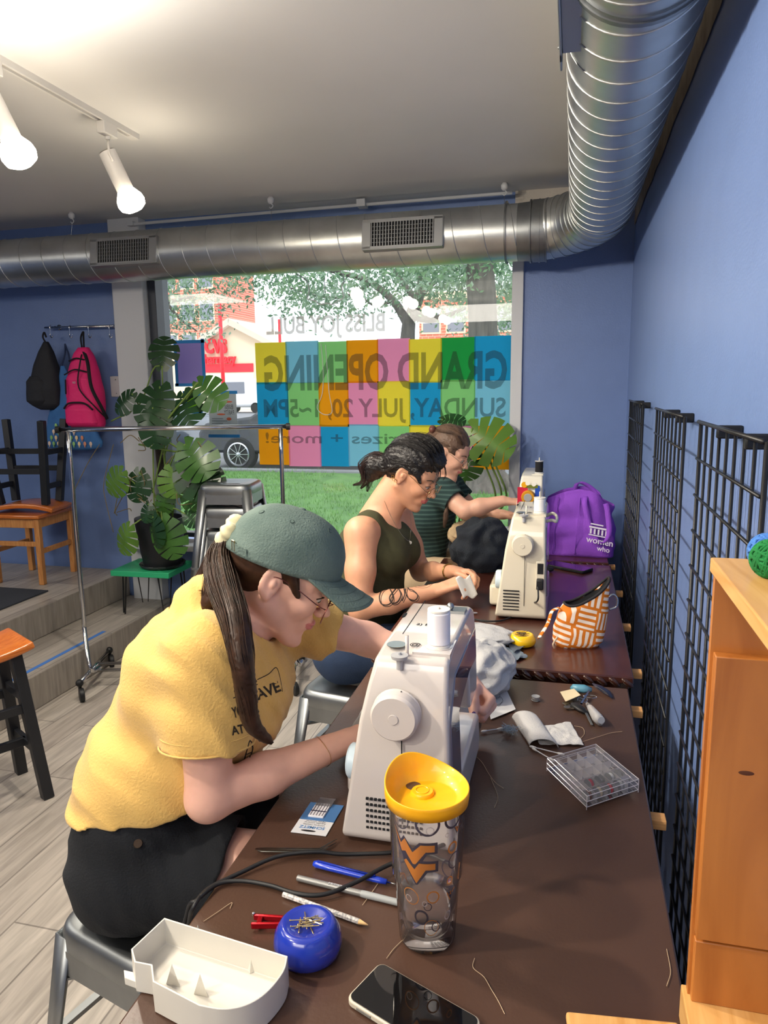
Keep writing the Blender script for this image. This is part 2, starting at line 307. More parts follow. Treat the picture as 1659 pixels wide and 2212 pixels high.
# ------------------------------------------------------------------ track lighting
LW = mat('white lamp enamel', (225, 222, 216), .35)
tx = -1.815
trk = thing('track_light_rail', 'white ceiling track rail carrying spot lamps', 'light rail', (tx, 1.5, ZC))
b = MB(); b.box((tx-.018, -1.5, ZC-.022), (tx-.008, 2.93, ZC)); b.box((tx+.008, -1.5, ZC-.022), (tx+.018, 2.93, ZC)); b.box((tx-.018, -1.5, ZC-.006), (tx+.018, 2.93, ZC)); b.box((tx-.019, 2.90, ZC-.023), (tx+.019, 2.95, ZC)); b.build('rail', LW, trk, bevel=.001, world=True)
BULB = mat('glowing bulb', (255, 240, 214), emit=30)
def lamp(y, aim, label, e=1.0):
    t = thing('track_spot_lamp', label, 'lamp', (tx, y, ZC-.02), 0, 'white track spot lamps on the ceiling rail')
    b = MB(); b.box((-.018, -.045, -.045), (.018, .045, 0)); b.cyl((0, 0, -.045), (0, 0, -.06), .01); b.build('track_adapter', LW, t, bevel=.003)
    d = Vector(aim).normalized(); o = Vector((0, 0, -.12)); sd_ = d.cross(Vector((0, 0, 1))).normalized()
    b = MB(); b.tube([(0, 0, -.055), o*.75+sd_*.02, o+sd_*.036, o+d*.03+sd_*.034], .005, 8); b.build('bracket', LW, t, smooth=True)
    b = MB(); q = d.to_track_quat('Z', 'Y').to_matrix().to_4x4(); M = Matrix.Translation(o) @ q
    b.lathe([(.02, -.02), (.034, -.015), (.034, .15), (.031, .15), (.031, .0)], 28, M=M, cap=False); b.lathe([(0, -.02), (.03, -.02)], 28, M=M, cap=False); b.build('lamp_housing', LW, t, auto=40)
    b = MB(); b.tube(smooth_path([o-sd_*.03, o-sd_*.065+Vector((0, 0, -.01)), o-sd_*.06+Vector((0, 0, -.04)), o-sd_*.03+d*.03]), .003, 6); b.build('cable_loop', LW, t, smooth=True)
    b = MB(); b.lathe([(.016, .09), (.03, .13), (.052, .165), (.056, .185), (.05, .205), (.03, .218), (0.001, .223)], 28, M=M); b.build('bulb', BULB, t, smooth=True)
    l = bpy.data.lights.new('lamp_light', 'SPOT'); l.energy = LAMP_E*e; l.color = (1, .90, .76); l.shadow_soft_size = .05; l.spot_size = R(150); l.spot_blend = 1
    lo = bpy.data.objects.new('lamp_light', l); COL.objects.link(lo); lo.parent = t; lo.location = o+d*.25; lo.rotation_euler = (-d).to_track_quat('Z', 'Y').to_euler()
    return t
lamp(2.75, (.35, .25, -1), 'white track spot lamp hanging nearest the end of the ceiling rail')
lamp(2.13, (.42, .1, -1), 'white track spot lamp at the left edge of the picture')
for y, e_, w_ in ((1.2, 1.7, 'first'), (.2, 1.4, 'second'), (-.9, 1.2, 'third')): lamp(y, (.9, .35, -.42), 'white track spot lamp, %s of those beyond the left edge of the picture' % w_, e_)
# lamp turned up at the ceiling, just left of the picture
l = bpy.data.lights.new('uplight', 'SPOT'); l.energy = 42; l.color = (1, .93, .82); l.spot_size = R(120); l.spot_blend = 1; l.shadow_soft_size = .06
lo = bpy.data.objects.new('uplight', l); COL.objects.link(lo); lo.location = (-1.5, 1.62, 2.1); lo.rotation_euler = (PI, 0, 0)
# ================================================================== OUTSIDE THE WINDOW
GRASS = mat('lawn green', (86, 128, 62), .9, c2=(60, 98, 48), nscale=3, bump=.4, bscale=90)
struct(MB().box((-60, YW+.9, -.25), (40, 12.9, -.002)).build('lawn_ground', GRASS))
struct(MB().box((-60, YW+.2, -.25), (40, YW+.9, .01)).build('paved_strip', mat('pale pavement', (150, 150, 146), .9, noise=.1)))
b = MB(); b.box((-60, 12.9, -.25), (40, 13.2, .03)); b.box((-60, 13.2, -.25), (60, 46, -.06)); struct(b.build('street', mat('street asphalt', (120, 122, 126), .9, noise=.1, nscale=2)))
vs = []; fs = []; nb = 26000
P0 = np.stack([rng.uniform(-9.5, 1.5, nb), YW+.95+(rng.random(nb)**1.0)*7.9], 1); keep = np.array([noise.noise(Vector((p[0]*.9, p[1]*.9, 0))) > -.28 for p in P0]); P0 = P0[keep]
for x, y in P0:
    a = random.random()*PI; h = random.uniform(.03, .075); w = .006; dx, dy = math.cos(a)*w, math.sin(a)*w; lx, ly = random.uniform(-.03, .03), random.uniform(-.03, .03); o = len(vs)
    vs += [(x-dx, y-dy, 0), (x+dx, y+dy, 0), (x+lx, y+ly, h)]; fs.append((o, o+1, o+2))
b = MB(); b.v = vs; b.f = fs; b.mi = [0]*len(fs); tag(b.build('grass', mat('grass blades', (104, 150, 72), .8, c2=(78, 120, 56), nscale=2)), 'short green grass of the lawn outside the window', 'grass', kind='stuff')
# trees
BARK = mat('grey brown bark', (104, 98, 92), .95, c2=(70, 66, 62), nscale=14, stretch=(1, 1, .15), bump=1, bscale=22)
LEAF = [paper('leaf green', (126, 156, 118), .5), paper('leaf grey green', (146, 168, 146), .5), paper('leaf dark green', (92, 122, 94), .5)]
def leaves(b, centres, spread, n, size):
    for c in centres:
        b.cur = random.randrange(3)
        for k in range(n):
            p = Vector((random.gauss(c[0], spread), random.gauss(c[1], spread), random.gauss(c[2], spread*.55)))
            q = Quaternion((random.gauss(0, 1), random.gauss(0, 1), random.gauss(0, 1), random.gauss(0, 1))).normalized(); s = size*random.uniform(.6, 1.3)
            b.add([p+q @ Vector(v) for v in ((-s, 0, 0), (0, -s*.42, 0), (s, 0, 0), (0, s*.42, 0))], [(0, 1, 2, 3)])
def tree(label, base, trunk, branches, cent, spread, n, size):
    t = thing('street_tree', label, 'tree', base, 0, 'street trees outside the window')
    b = MB()
    for pts, rs in trunk: b.tube(smooth_path(pts, 5), list(np.interp(np.linspace(0, len(rs)-1, (len(pts)-1)*5+1), range(len(rs)), rs)), 14)
    b.build('trunk', BARK, t, smooth=True, world=True)
    b = MB()
    for pts, rs in branches: b.tube(smooth_path(pts, 5), list(np.interp(np.linspace(0, len(rs)-1, (len(pts)-1)*5+1), range(len(rs)), rs)), 7)
    b.build('branches', BARK, t, smooth=True, world=True)
    b = MB(); leaves(b, cent, spread, n, size); f = b.build('foliage', LEAF, t, world=True); f['kind'] = 'stuff'
Y = 11.2; p = ony(1043, 700, Y); base = Vector((ony(1045, 1050, Y).x, Y, 0))
P = lambda x, y, Y: ony(x, y, Y)
cent = [P(random.uniform(880, 1180), random.uniform(500, 600), Y+random.uniform(-1, 1.5)) for i in range(30)]+[P(random.uniform(1070, 1120), random.uniform(600, 720), Y+random.uniform(.5, 1.5)) for i in range(8)]
tree('thick grey trunked tree rising just outside the right end of the window', base,
     [([base+Vector((0, 0, -.1)), base+Vector((0, 0, .25)), P(1042, 900, Y), P(1043, 700, Y), P(1035, 560, Y), P(1030, 400, Y)], [.55, .33, .23, .215, .21, .2])]
     + [([base+Vector((0, 0, .35)), base+Vector((dx*.5, -.1, .15)), base+Vector((dx, -.15, -.05))], [.2, .14, .08]) for dx in (-.55, -.25, .3, .55)],
     [], cent, .35, 110, .05)
Y = 19; 
def br(*pts): return [P(x, y, Y+dy) for x, y, dy in pts]
bs = [(br((880, 740, 0), (885, 690, 0), (905, 640, 0), (915, 590, 0), (925, 520, .4)), [.2, .16, .12, .09]), (br((882, 700, 0), (850, 650, .3), (800, 610, .5), (740, 590, .3), (660, 575, 0)), [.14, .1, .07, .04]),
      (br((890, 680, 0), (930, 690, -.5), (970, 680, -.8), (1005, 665, -1)), [.13, .1, .06, .04]), (br((900, 650, 0), (870, 610, .3), (840, 570, .5)), [.1, .07, .04]), (br((905, 640, 0), (950, 600, 0), (1000, 575, 0)), [.09, .06, .03]),
      (br((800, 612, .5), (750, 640, 1), (690, 640, 1), (620, 620, 1)), [.06, .05, .03, .02]), (br((850, 650, .3), (810, 660, 0), (780, 640, 0)), [.05, .03, .02])]
cent = []
for i in range(150):
    x = random.uniform(500, 1010); cent.append(P(x, random.uniform(540, 655) + (25*math.sin(x*.02)), Y+random.uniform(-2, 2.5)))
for i in range(22): cent.append(P(random.uniform(1060, 1130), random.uniform(560, 690), Y+random.uniform(-1, 2)))
g = Vector((P(880, 740, Y).x, Y, -.05)); tree('spreading tree with dark branches behind the middle of the colourful banner', g, [([g, g+Vector((0, 0, 1)), P(880, 790, Y), P(880, 740, Y)], [.4, .28, .24, .2])], bs, cent, .42, 46, .075)
Y = 16
bs = [(br((250, 760, 0), (300, 690, 0), (360, 655, 0), (420, 640, 0)), [.1, .08, .05, .02]), (br((360, 655, 0), (390, 690, 0), (425, 715, 0)), [.04, .03, .015]), (br((300, 690, 0), (350, 610, 0), (430, 590, 0), (500, 600, 0)), [.07, .05, .03, .015])]
cent = [P(random.uniform(250, 500), random.uniform(540, 660), Y+random.uniform(-1, 2)) for i in range(70)]+[P(random.uniform(340, 440), random.uniform(640, 720), Y+random.uniform(-1, 1)) for i in range(16)]
g = Vector((P(240, 800, Y).x, Y, -.05)); tree('leafy tree whose lacy boughs fill the upper left of the window', g, [([g, g+Vector((.05, 0, 1.2)), P(250, 760, Y)], [.25, .18, .12])], bs, cent, .34, 46, .06)
# pharmacy across the street
def wp(x, y, Y): q = ony(x, y, Y); return (q.x, q.z)
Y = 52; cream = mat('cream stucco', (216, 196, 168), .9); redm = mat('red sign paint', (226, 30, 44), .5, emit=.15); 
sh = thing('pharmacy_building', 'cream gabled shop building with red lettering across the street', 'building', (wp(495, 800, Y)[0], Y, -.05))
b = MB(); pk = wp(500, 703, Y); l = wp(425, 752, Y); r = wp(590, 748, Y); b.prism([(l[0], -.3), (r[0], -.3), r, pk, l], Y, Y+6, 'XZ'); x1 = wp(1160, 800, Y)[0]; x0 = wp(300, 800, Y)[0]
b.box((x0, Y+1, -.3), (x1, Y+12, wp(500, 770, Y)[1])); b.build('wall', cream, sh, world=True)
b = MB(); q = wp(440, 787, Y); q2 = wp(548, 803, Y); b.box((q[0], Y-.1, q2[1]), (q2[0], Y, q[1])); b.box((q2[0]+.2, Y+.9, q2[1]), (x1, Y+1, q[1])); b.build('red_band', redm, sh, world=True)
b = MB(); text_mb('CVS', 1.35, frame((ony(466, 750, Y-.2).x, Y-.2, wp(466, 750, Y)[1]), (1, 0, 0), (0, 0, 1)), .2, b, wx=.75, font_off=.05); text_mb('pharmacy', .95, frame((ony(470, 774, Y-.2).x, Y-.2, wp(468, 776, Y)[1]), (1, 0, 0), (0, 0, 1)), .2, b, wx=.8, font_off=.03)
b.build('sign_lettering', redm, sh, world=True)
b = MB(); b.prism([(l[0]-.5, l[1]-.3), (l[0]-.5, l[1]+.1), (pk[0], pk[1]+.5), (r[0]+.5, r[1]+.1), (r[0]+.5, r[1]-.3), pk], Y-.6, Y+6, 'XZ'); b.build('gable_roof', mat('pale roof trim', (206, 188, 170), .8), sh, world=True)
b = MB(); b.box((wp(446, 800, Y)[0], Y-.03, -.1), (wp(548, 800, Y)[0], Y+.02, wp(446, 806, Y)[1])); b.build('shop_window', mat('shop glazing', (190, 196, 170), .3, emit=.2), sh, world=True)
BR = planks('red brick', (206, 120, 96), (190, 104, 84), (214, 180, 160), .6, .25, .02, .15, .9, vertical=(R(-90), 0, 0)); GW = mat('dark window glass', (120, 124, 134), .2)
def brick(label, x0, x1, y, Y, cols, rows):
    a = wp(x0, y, Y); c = wp(x1, y, Y); t = thing('brick_building', label, 'building', ((a[0]+c[0])/2, Y, -.05))
    MB().box((a[0], Y, -.3), (c[0], Y+10, a[1])).build('wall', BR, t, world=True)
    MB().box((a[0]-.2, Y-.2, a[1]-.3), (c[0]+.2, Y+10, a[1]+.3)).build('cornice', MATS['cream stucco'], t, world=True)
    for i in range(cols):
        for j in range(rows):
            x = a[0]+(i+.5)*(c[0]-a[0])/cols; z = a[1]-2.2-j*3.4; b = MB(); b.box((x-.9, Y-.08, z-1.2), (x+.9, Y+.05, z+1)); f = b.build('window', MATS['cream stucco'], t, world=True)
            b = MB(); b.box((x-.75, Y-.1, z-1.05), (x+.75, Y-.02, z+.85)); b.build('pane', GW, f, world=True)
brick('tall red brick building behind the trees at the left of the window', 300, 462, 560, 74, 4, 3)
brick('red brick building behind the tree at the right of the window', 905, 1180, 640, 68, 5, 2)
for (x, y0, yb, lab) in ((474, 655, 842, 'thick red pole in front of the pharmacy'), (603, 690, 800, 'red pole left of the banner\'s corner across the street')):
    q = ony(x, y0, 40); t = tag(MB().cyl((q.x, 40, -.1), (q.x, 40, q.z), .11 if x < 500 else .08, 12).build('red_pole', redm, smooth=True), lab, 'pole')
# cars
CARB = mat('black car paint', (26, 29, 36), .3, 0, coat=.3); CARS = mat('dark blue car paint', (58, 70, 86), .15, coat=1); CG = mat('car glass', (60, 66, 74), .05, coat=1); TY = mat('tyre rubber', (30, 30, 32), .8); RIM = mat('wheel alloy', (190, 192, 196), .25, .9)
def car(label, xf, Y, L, H, paint, flip=1):
    t = thing('parked_car', label, 'car', (xf+L/2, Y+.9, -.06), 0 if flip > 0 else PI, 'cars parked along the street')
    h = L/2; prof = [(-h, .35), (-h, .75), (-h+.15, .95), (-h+1.15, 1.08), (-h+1.95, H-.08), (-h+2.6, H), (h-1.2, H-.02), (h-.45, H-.18), (h-.1, 1.05), (h, .8), (h, .35)]
    b = MB(); n = len(prof)
    for i, (y, k) in enumerate(((-.92, 0), (.92, 0))): pass
    def ring(y, ins): return [(x*(1-ins*.5*(z > 1.1)), y*(1-ins*(z > 1.1)), z) for x, z in prof]
    b.add(ring(-.92, .16)+ring(.92, .16), [tuple(range(n-1, -1, -1)), tuple(range(n, 2*n))]+[(i, (i+1) % n, n+(i+1) % n, n+i) for i in range(n)]); b.build('car_body', paint, t, bevel=.06, seg=3)
    b = MB(); g = [(-h+1.25, 1.12), (-h+1.98, H-.14), (h-1.25, H-.12), (h-.62, H-.28), (h-.45, 1.12)]
    for s in (-1, 1): b.add([(x*.98, s*(.79 if z > 1.2 else .935), z) for x, z in g], [(0, 1, 2, 3, 4)])
    b.build('car_windows', CG, t)
    for x in (-h+.88, h-.95):
        for s in (-1, 1):
            b = MB(); b.cyl((x, s*.72, .33), (x, s*.95, .33), .345, 28); w = b.build('tyre', TY, t, bevel=.03)
            b = MB(); b.lathe([(.235, 0), (.24, .02), (.215, .03), (.2, .01)], 28, M=frame((x, s*.945, .33), (1, 0, 0), (0, 0, 1)), cap=False); b.ball((x, s*.96, .33), (.05, .02, .05), 10)
            for k in range(10): a = 2*PI*k/10; b.bar((x+.03*math.cos(a), s*.96, .33+.03*math.sin(a)), (x+.22*math.cos(a), s*.955, .33+.22*math.sin(a)), .035, .012)
            b.build('wheel_rim', RIM, w)
    return t
car('black car with silver spoked wheel parked behind the banner', ony(455, 950, 14.0).x, 13.5, 4.7, 1.72, CARB)
car('dark blue car parked at the left behind the plant', ony(455, 950, 14.0).x-5.2, 13.6, 4.6, 1.5, CARS)
q = ony(525, 820, 44); t = thing('white_van', 'small white van parked far off below the pharmacy sign', 'van', (q.x, 44, -.05)); MB().box((q.x-1.6, 43.5, .3), (q.x+1.6, 45, 2.1)).build('van_body', mat('white van paint', (226, 228, 230), .4), t, bevel=.2, world=True)
MB().box((q.x-1.3, 43.45, 1.2), (q.x+.3, 43.6, 1.9)).build('van_window', GW, t, world=True)
for x_ in (-1, 1): MB().cyl((q.x+x_, 43.5, .27), (q.x+x_, 44.9, .27), .33, 20).build('wheel', TY, t, world=True)
# ================================================================== WINDOW ARTWORK
YP = YW+.038
def wpt(x, y): q = ony(x, y, YP); return q.x, q.z
sheetc = {'y': (240, 222, 70), 'l': (130, 200, 226), 'g': (140, 210, 130), 'o': (240, 162, 30), 'p': (236, 150, 190), 'G': (40, 160, 76), 'b': (40, 160, 212)}
sheetm = {k: paper('paper '+k, v, .55) for k, v in sheetc.items()}
INK = thin('faded ink showing through', (52, 60, 58), .27, 1, 1.0)
# lettering uses a film that only darkens what is behind it
rows = ['ylgopyGb', 'bgopybgl', 'opblgypo']
xs = [557, 622, 690, 752, 817, 885, 953, 1025, 1102]; zt = [wpt(600, 741)[1], wpt(600, 828)[1], wpt(600, 919)[1], wpt(600, 1004)[1]]
ban = thing('opening_banner', 'colourful banner of taped paper sheets with mirrored lettering on the window glass', 'banner', (wpt(830, 870)[0], YP, zt[3]))
for j in range(3):
    for i in range(8):
        x0, x1 = wpt(xs[i], 870)[0], wpt(xs[i+1], 870)[0]; e = .004; dz = .004*math.sin(i*2.1+j)
        b = MB(); y = YP-.0006*((i+j) % 2)
        b.grid(lambda u, v: (x0-e+(x1-x0+2*e)*u, y-.003*math.sin(u*PI)*math.sin(v*PI), zt[j+1]-e+dz+(zt[j]-zt[j+1]+2*e)*v), 6, 6)
        b.build('paper_sheet', sheetm[rows[j][i]], ban, smooth=True, world=True)
def wtext(b, s, x0, x1, y0, y1, ytop=YP-.006, wt=.0):
    a, c = wpt(x0, y0), wpt(x1, y1); w = c[0]-a[0]; h = a[1]-c[1]
    t = MB(); text_mb(s, 1, None, .0004, t, font_off=wt); X = [v[0] for v in t.v]; Z = [v[1] for v in t.v]; xa, xb, za, zb = min(X), max(X), min(Z), max(Z)
    b.add([(c[0]-(v[0]-xa)/(xb-xa)*w, ytop+v[2], c[1]+(v[1]-za)/(zb-za)*h) for v in t.v], t.f)
for s, x0, x1, y0, y1, wt in (('GRAND OPENING', 570, 1095, 768, 840, .03), ('SUNDAY, JULY 20, 1~5PM', 570, 1092, 862, 914, .02), ('gifts, prizes + more!', 574, 1010, 934, 968, .01)):
    b = MB(); wtext(b, s, x0, x1, y0, y1, wt=wt); b.build('lettering', INK, ban, world=True)
FROST = thin('white vinyl lettering', (225, 228, 226), .6, .5, 1.2)
b = MB(); wtext(b, 'BLISS JOY BULL', 575, 832, 685, 728, wt=.02); tag(b.build('window_lettering', FROST), 'white mirrored vinyl letters on the glass above the banner', 'lettering')
b = MB(); pts = [wpt(x, y) for x, y in ((640, 592), (662, 606), (668, 628), (664, 645), (680, 650), (692, 658), (705, 655), (718, 658), (730, 650), (742, 642), (738, 620), (744, 604), (738, 590))]
b.tube(smooth_path([(p[0], YP, p[1]) for p in pts], 5), .0045, 5); b.tube([(wpt(700, 600)[0], YP, wpt(700, 600)[1]), (wpt(702, 632)[0], YP, wpt(702, 632)[1])], .003, 5)
b.tube(smooth_path([(wpt(x, y)[0], YP-.008, wpt(x, y)[1]) for x, y in ((694, 742), (699, 800), (697, 850), (686, 880), (700, 895), (718, 890), (712, 850), (708, 800), (704, 745))], 5), .0025, 5)
tag(b.build('window_drawing', FROST), 'white cloud-like outline drawn on the glass above the lettering', 'decal')
TAPE = mat('blue masking tape', (38, 132, 206), .6)
def sheet(name, label, x0, y0, x1, y1, m, tape=(1, 1, 1, 1), tw=.016):
    a, c = wpt(x0, y0), wpt(x1, y1); t = thing(name, label, 'sign', ((a[0]+c[0])/2, YP, c[1])); b = MB(); b.box((a[0], YP-.001, c[1]), (c[0], YP, a[1])); b.build('sheet', m, t, world=True)
    b = MB(); y0_, y1_ = YP-.003, YP-.001
    if tape[0]: b.box((a[0]-.01, y0_, a[1]-tw), (c[0]+.01, y1_, a[1]+.004))
    if tape[1]: b.box((a[0]-.01, y0_, c[1]-.004), (c[0]+.014, y1_, c[1]+tw))
    if tape[2]: b.box((a[0]-.004, y0_, c[1]), (a[0]+tw, y1_, a[1]))
    if tape[3]: b.box((c[0]-tw, y0_, c[1]), (c[0]+.006, y1_, a[1]+.01))
    b.build('tape_edge', TAPE, t, world=True); return t
sheet('purple_sheet', 'purple sheet of paper framed in blue tape on the window', 376, 737, 444, 833, paper('purple paper', (186, 172, 220), .6))
sheet('green_sheet', 'lime green sheet framed in blue tape below the purple sheet on the window', 398, 846, 434, 892, paper('lime paper', (150, 206, 40), .5))
fl = sheet('flyer', 'white flyer with orange ovals taped in blue on the window below the green sheet', 449, 846, 514, 944, paper('white paper', (206, 212, 216), .45), (1, 1, 0, 0))
b = MB()
for (x, y, rx, rz) in ((490, 868, .04, .006), (478, 895, .03, .006), (495, 905, .018, .01)): q = wpt(x, y); b.ball((q[0], YP-.002, q[1]), (rx, .001, rz), 12)
b.build('orange_print', mat('orange print', (214, 110, 80), .7), fl, world=True)
b = MB(); wtext(b, 'BIBI', 486, 504, 874, 884, YP-.003, .01); wtext(b, 'PARTY', 484, 506, 886, 896, YP-.003, .01)
for k in range(5): q = wpt(458, 905+k*5); b.box((q[0], YP-.0025, q[1]), (q[0]+.08+.03*(k % 2), YP-.002, q[1]+.004))
b.build('print_text', mat('grey print', (110, 116, 122), .7), fl, world=True)
# ================================================================== WALL HOOKS AND BAGS
CHR = mat('chrome', (205, 206, 208), .12, 1); STEEL = mat('brushed steel', (150, 154, 156), .42, 1, noise=.12, nscale=9); BLK = mat('black metal', (20, 21, 24), .4); BLKP = mat('black plastic', (24, 25, 28), .5)
YB = YW-.05
hk = thing('hook_rail', 'chrome rail with hooks screwed to the blue wall above the backpacks', 'rail', (ony(172, 706, YB).x, YB, ony(172, 706, YB).z-.05))
b = MB(); p0, p1 = ony(97, 708, YB), ony(249, 704, YB); b.cyl(p0, p1, .008, 12)
for x in (118, 245): q = ony(x, 706, YB); b.cyl(q, q+Vector((0, .05, 0)), .006, 8); b.cyl(q+Vector((0, .045, 0)), q+Vector((0, .05, 0)), .018, 12)
b.build('rail', CHR, hk, smooth=True, world=True)
for x in (110, 152, 193, 238):
    q = ony(x, 706, YB); b = MB(); b.tube(smooth_path([q+Vector(v) for v in ((0, .0, .012), (0, -.012, 0), (0, -.012, -.03), (0, -.012, -.055), (.008, -.02, -.07), (.022, -.02, -.066), (.026, -.02, -.05))]), .0035, 6); b.build('hook', CHR, hk, smooth=True, world=True)
def bumpy(M, prof, nz=28, na=36, sq=2.6, dep=.5, nz_amp=.01, seed=0):
    """soft bag: superellipse rings. prof = [(z, cx, half width, half depth)]"""
    Z = [p[0] for p in prof]; b = MB(); vs = []
    for i in range(nz+1):
        z = Z[0]+(Z[-1]-Z[0])*i/nz; cx, w, d = (float(np.interp(z, Z, [p[k] for p in prof])) for k in (1, 2, 3))
        for j in range(na):
            a = 2*PI*j/na; c, s = math.cos(a), math.sin(a); x = abs(c)**(2/sq)*math.copysign(w, c); y = abs(s)**(2/sq)*math.copysign(d, s)
            n = nz_amp*(noise.noise(Vector((x*9+seed, y*9, z*7)))+.6*noise.noise(Vector((x*24, y*24+seed, z*14)))); vs.append((cx+x*(1+n*6), y*(1+n*6), z+n*.3))
    fs = [(i*na+j, i*na+(j+1) % na, (i+1)*na+(j+1) % na, (i+1)*na+j) for i in range(nz) for j in range(na)]+[tuple(range(na-1, -1, -1)), tuple(nz*na+j for j in range(na))]
    b.add(vs, fs, M); return b
def wallbag(x, y0, y1, label, name='backpack'):
    t_, b_ = ony(x, y0, YW-.12), ony(x, y1, YW-.12); return thing(name, label, 'bag', (b_.x, YW-.12, b_.z)), t_.z-b_.z
PINK = mat('hot pink nylon', (236, 40, 118), .6, bump=.3, bscale=40); BZ = mat('black strap webbing', (28, 26, 32), .8)
t, h = wallbag(190, 750, 922, 'hot pink hiking backpack with black zips hanging from the hook rail')
w = .125
bumpy(None, [(0, 0, w*.92, .06), (.02, 0, w*1.0, .075), (h*.25, 0, w*1.02, .085), (h*.45, .0, w*.98, .08), (h*.72, .005, w*.8, .065), (h*.92, .01, w*.5, .05), (h, .015, w*.28, .03)], seed=3).build('bag_body', PINK, t, smooth=True)
b = bumpy(Matrix.Translation((-.005, -.045, .0)), [(.01, 0, w*.85, .03), (.03, 0, w*.93, .05), (h*.22, 0, w*.9, .052), (h*.3, 0, w*.82, .03), (h*.31, 0, w*.7, .01)], seed=6); b.build('front_pocket', PINK, t, smooth=True)
b = bumpy(Matrix.Translation((-.004, -.03, 0)), [(h*.34, 0, w*.8, .02), (h*.37, 0, w*.86, .05), (h*.6, .0, w*.78, .055), (h*.71, .004, w*.62, .035), (h*.72, 0, w*.5, .01)], seed=9); b.build('upper_pocket', PINK, t, smooth=True)
b = MB(); b.tube(smooth_path([(-w*.85, -.085, h*.24), (-w*.5, -.1, h*.30), (0, -.103, h*.315), (w*.5, -.1, h*.30), (w*.85, -.08, h*.22)]), .006, 6); b.tube(smooth_path([(-w*.72, -.075, h*.66), (0, -.09, h*.72), (w*.6, -.07, h*.69)]), .005, 6); b.tube(smooth_path([(-w*.5, -.055, h*.83), (0, -.068, h*.86), (w*.42, -.05, h*.84)]), .005, 6); b.tube([(-w*.62, -.092, h*.42), (-w*.6, -.088, h*.6)], .005, 6); b.build('zip', BZ, t, smooth=True)
for s in (-.35, .5):
    b = MB(); b.tube(smooth_path([(w*.2, -.02, h*.97), (w*(.75 if s > 0 else .3), -.08, h*.8), (w*(.95 if s > 0 else .2), -.095, h*.5), (w*(1.25 if s > 0 else .9), -.06, h*.25), (w*1.2, 0, h*.1)]), .012 if s > 0 else .005, 6, flat=.4); b.build('strap', BZ, t, smooth=True)
b = MB(); b.tube(smooth_path([(.01, -.01, h), (-.0, .0, h+.06), (0, .03, h+.1), (.02, .0, h+.06), (.025, -.01, h)]), .006, 6); b.build('hanging_loop', BZ, t, smooth=True)
text_mb('REI CO-OP'[:3], .018, frame((-w*.1, -.088, h*.56), (1, 0, 0), (0, 0, 1))).build('label_print', WHITE, t)
t, h = wallbag(108, 738, 885, 'black backpack hanging at the left end of the hook rail')
bumpy(None, [(0, 0, .06, .04), (.03, -.01, .11, .07), (h*.3, -.01, .118, .08), (h*.6, .0, .09, .06), (h*.85, .01, .05, .04), (h, .015, .015, .015)], seed=12).build('bag_body', mat('black nylon', (34, 36, 42), .75, bump=.4, bscale=30), t, smooth=True)
b = bumpy(Matrix.Translation((-.04, -.05, 0)), [(.03, -.0, .05, .02), (.06, -.01, .08, .04), (h*.42, 0, .075, .04), (h*.5, 0, .05, .02)], seed=2); b.build('front_pocket', MATS['black nylon'], t, smooth=True)
b = MB(); b.tube(smooth_path([(.015, 0, h-.01), (-.005, 0, h+.03), (.0, .01, h+.06), (.02, 0, h+.03)]), .006, 6); b.build('hanging_loop', BZ, t, smooth=True)
t, h = wallbag(160, 790, 972, 'blue cloth bag printed with ice lollies hanging behind the pink backpack', 'tote_bag')
LOL = mat('lolly print cloth', (62, 116, 176), .8, c2=(50, 100, 160), nscale=10, bump=.2, bscale=20)
tb = bumpy(Matrix.Diagonal((1.12, .75, 1, 1)), [(0, 0, .10, .02), (.02, 0, .19, .04), (.06, 0, .20, .05), (h*.5, -.01, .13, .04), (h*.8, -.02, .05, .02), (h, -.03, .012, .01)], seed=20).build('bag_body', LOL, t, smooth=True)
cols = [(232, 208, 190), (140, 190, 120), (240, 214, 170), (222, 150, 120)]; cm = [mat('lolly colour %s' % k, c, .8) for k, c in zip('abcd', cols)]
b = MB(); k = 0
for r_, zz in enumerate((.045, .085, .125, .165)):
    for i in range(9-2*r_):
        x = -.165+.04*r_*.6+i*.04; b.cur = k % 4; k += 1; yy = -.041*math.sqrt(max(.05, 1-(x/.21)**2))-.004; b.ball((x, yy, zz), (.011, .004, .015), 8); b.box((x-.002, yy-.003, zz-.024), (x+.002, yy+.003, zz-.012))
b.build('lolly_print', cm, tb)
b = MB(); b.tube(smooth_path([(-.05, 0, h-.02), (-.03, .03, h+.08), (.0, .0, h+.14)]), .006, 5); b.tube(smooth_path([(.02, .01, h-.06), (.0, .03, h+.06), (-.0, .0, h+.14)]), .006, 5); b.build('handle', mat('navy strap', (40, 56, 90), .8), t, smooth=True)
q = ony(251, 835, YW-.01); b = MB(); b.box((q.x-.042, YW-.012, q.z-.068), (q.x+.042, YW, q.z+.068)); t = thing('switch_plate', 'white blank switch plate on the blue wall right of the pink backpack', 'switch', (q.x, YW, q.z-.068)); b.build('plate', WHITE, t, bevel=.004, world=True)
b = MB()
for z in (-.045, .045): b.ball((q.x, YW-.013, q.z+z), .004, 8)
b.build('screws', STEEL, t, world=True)
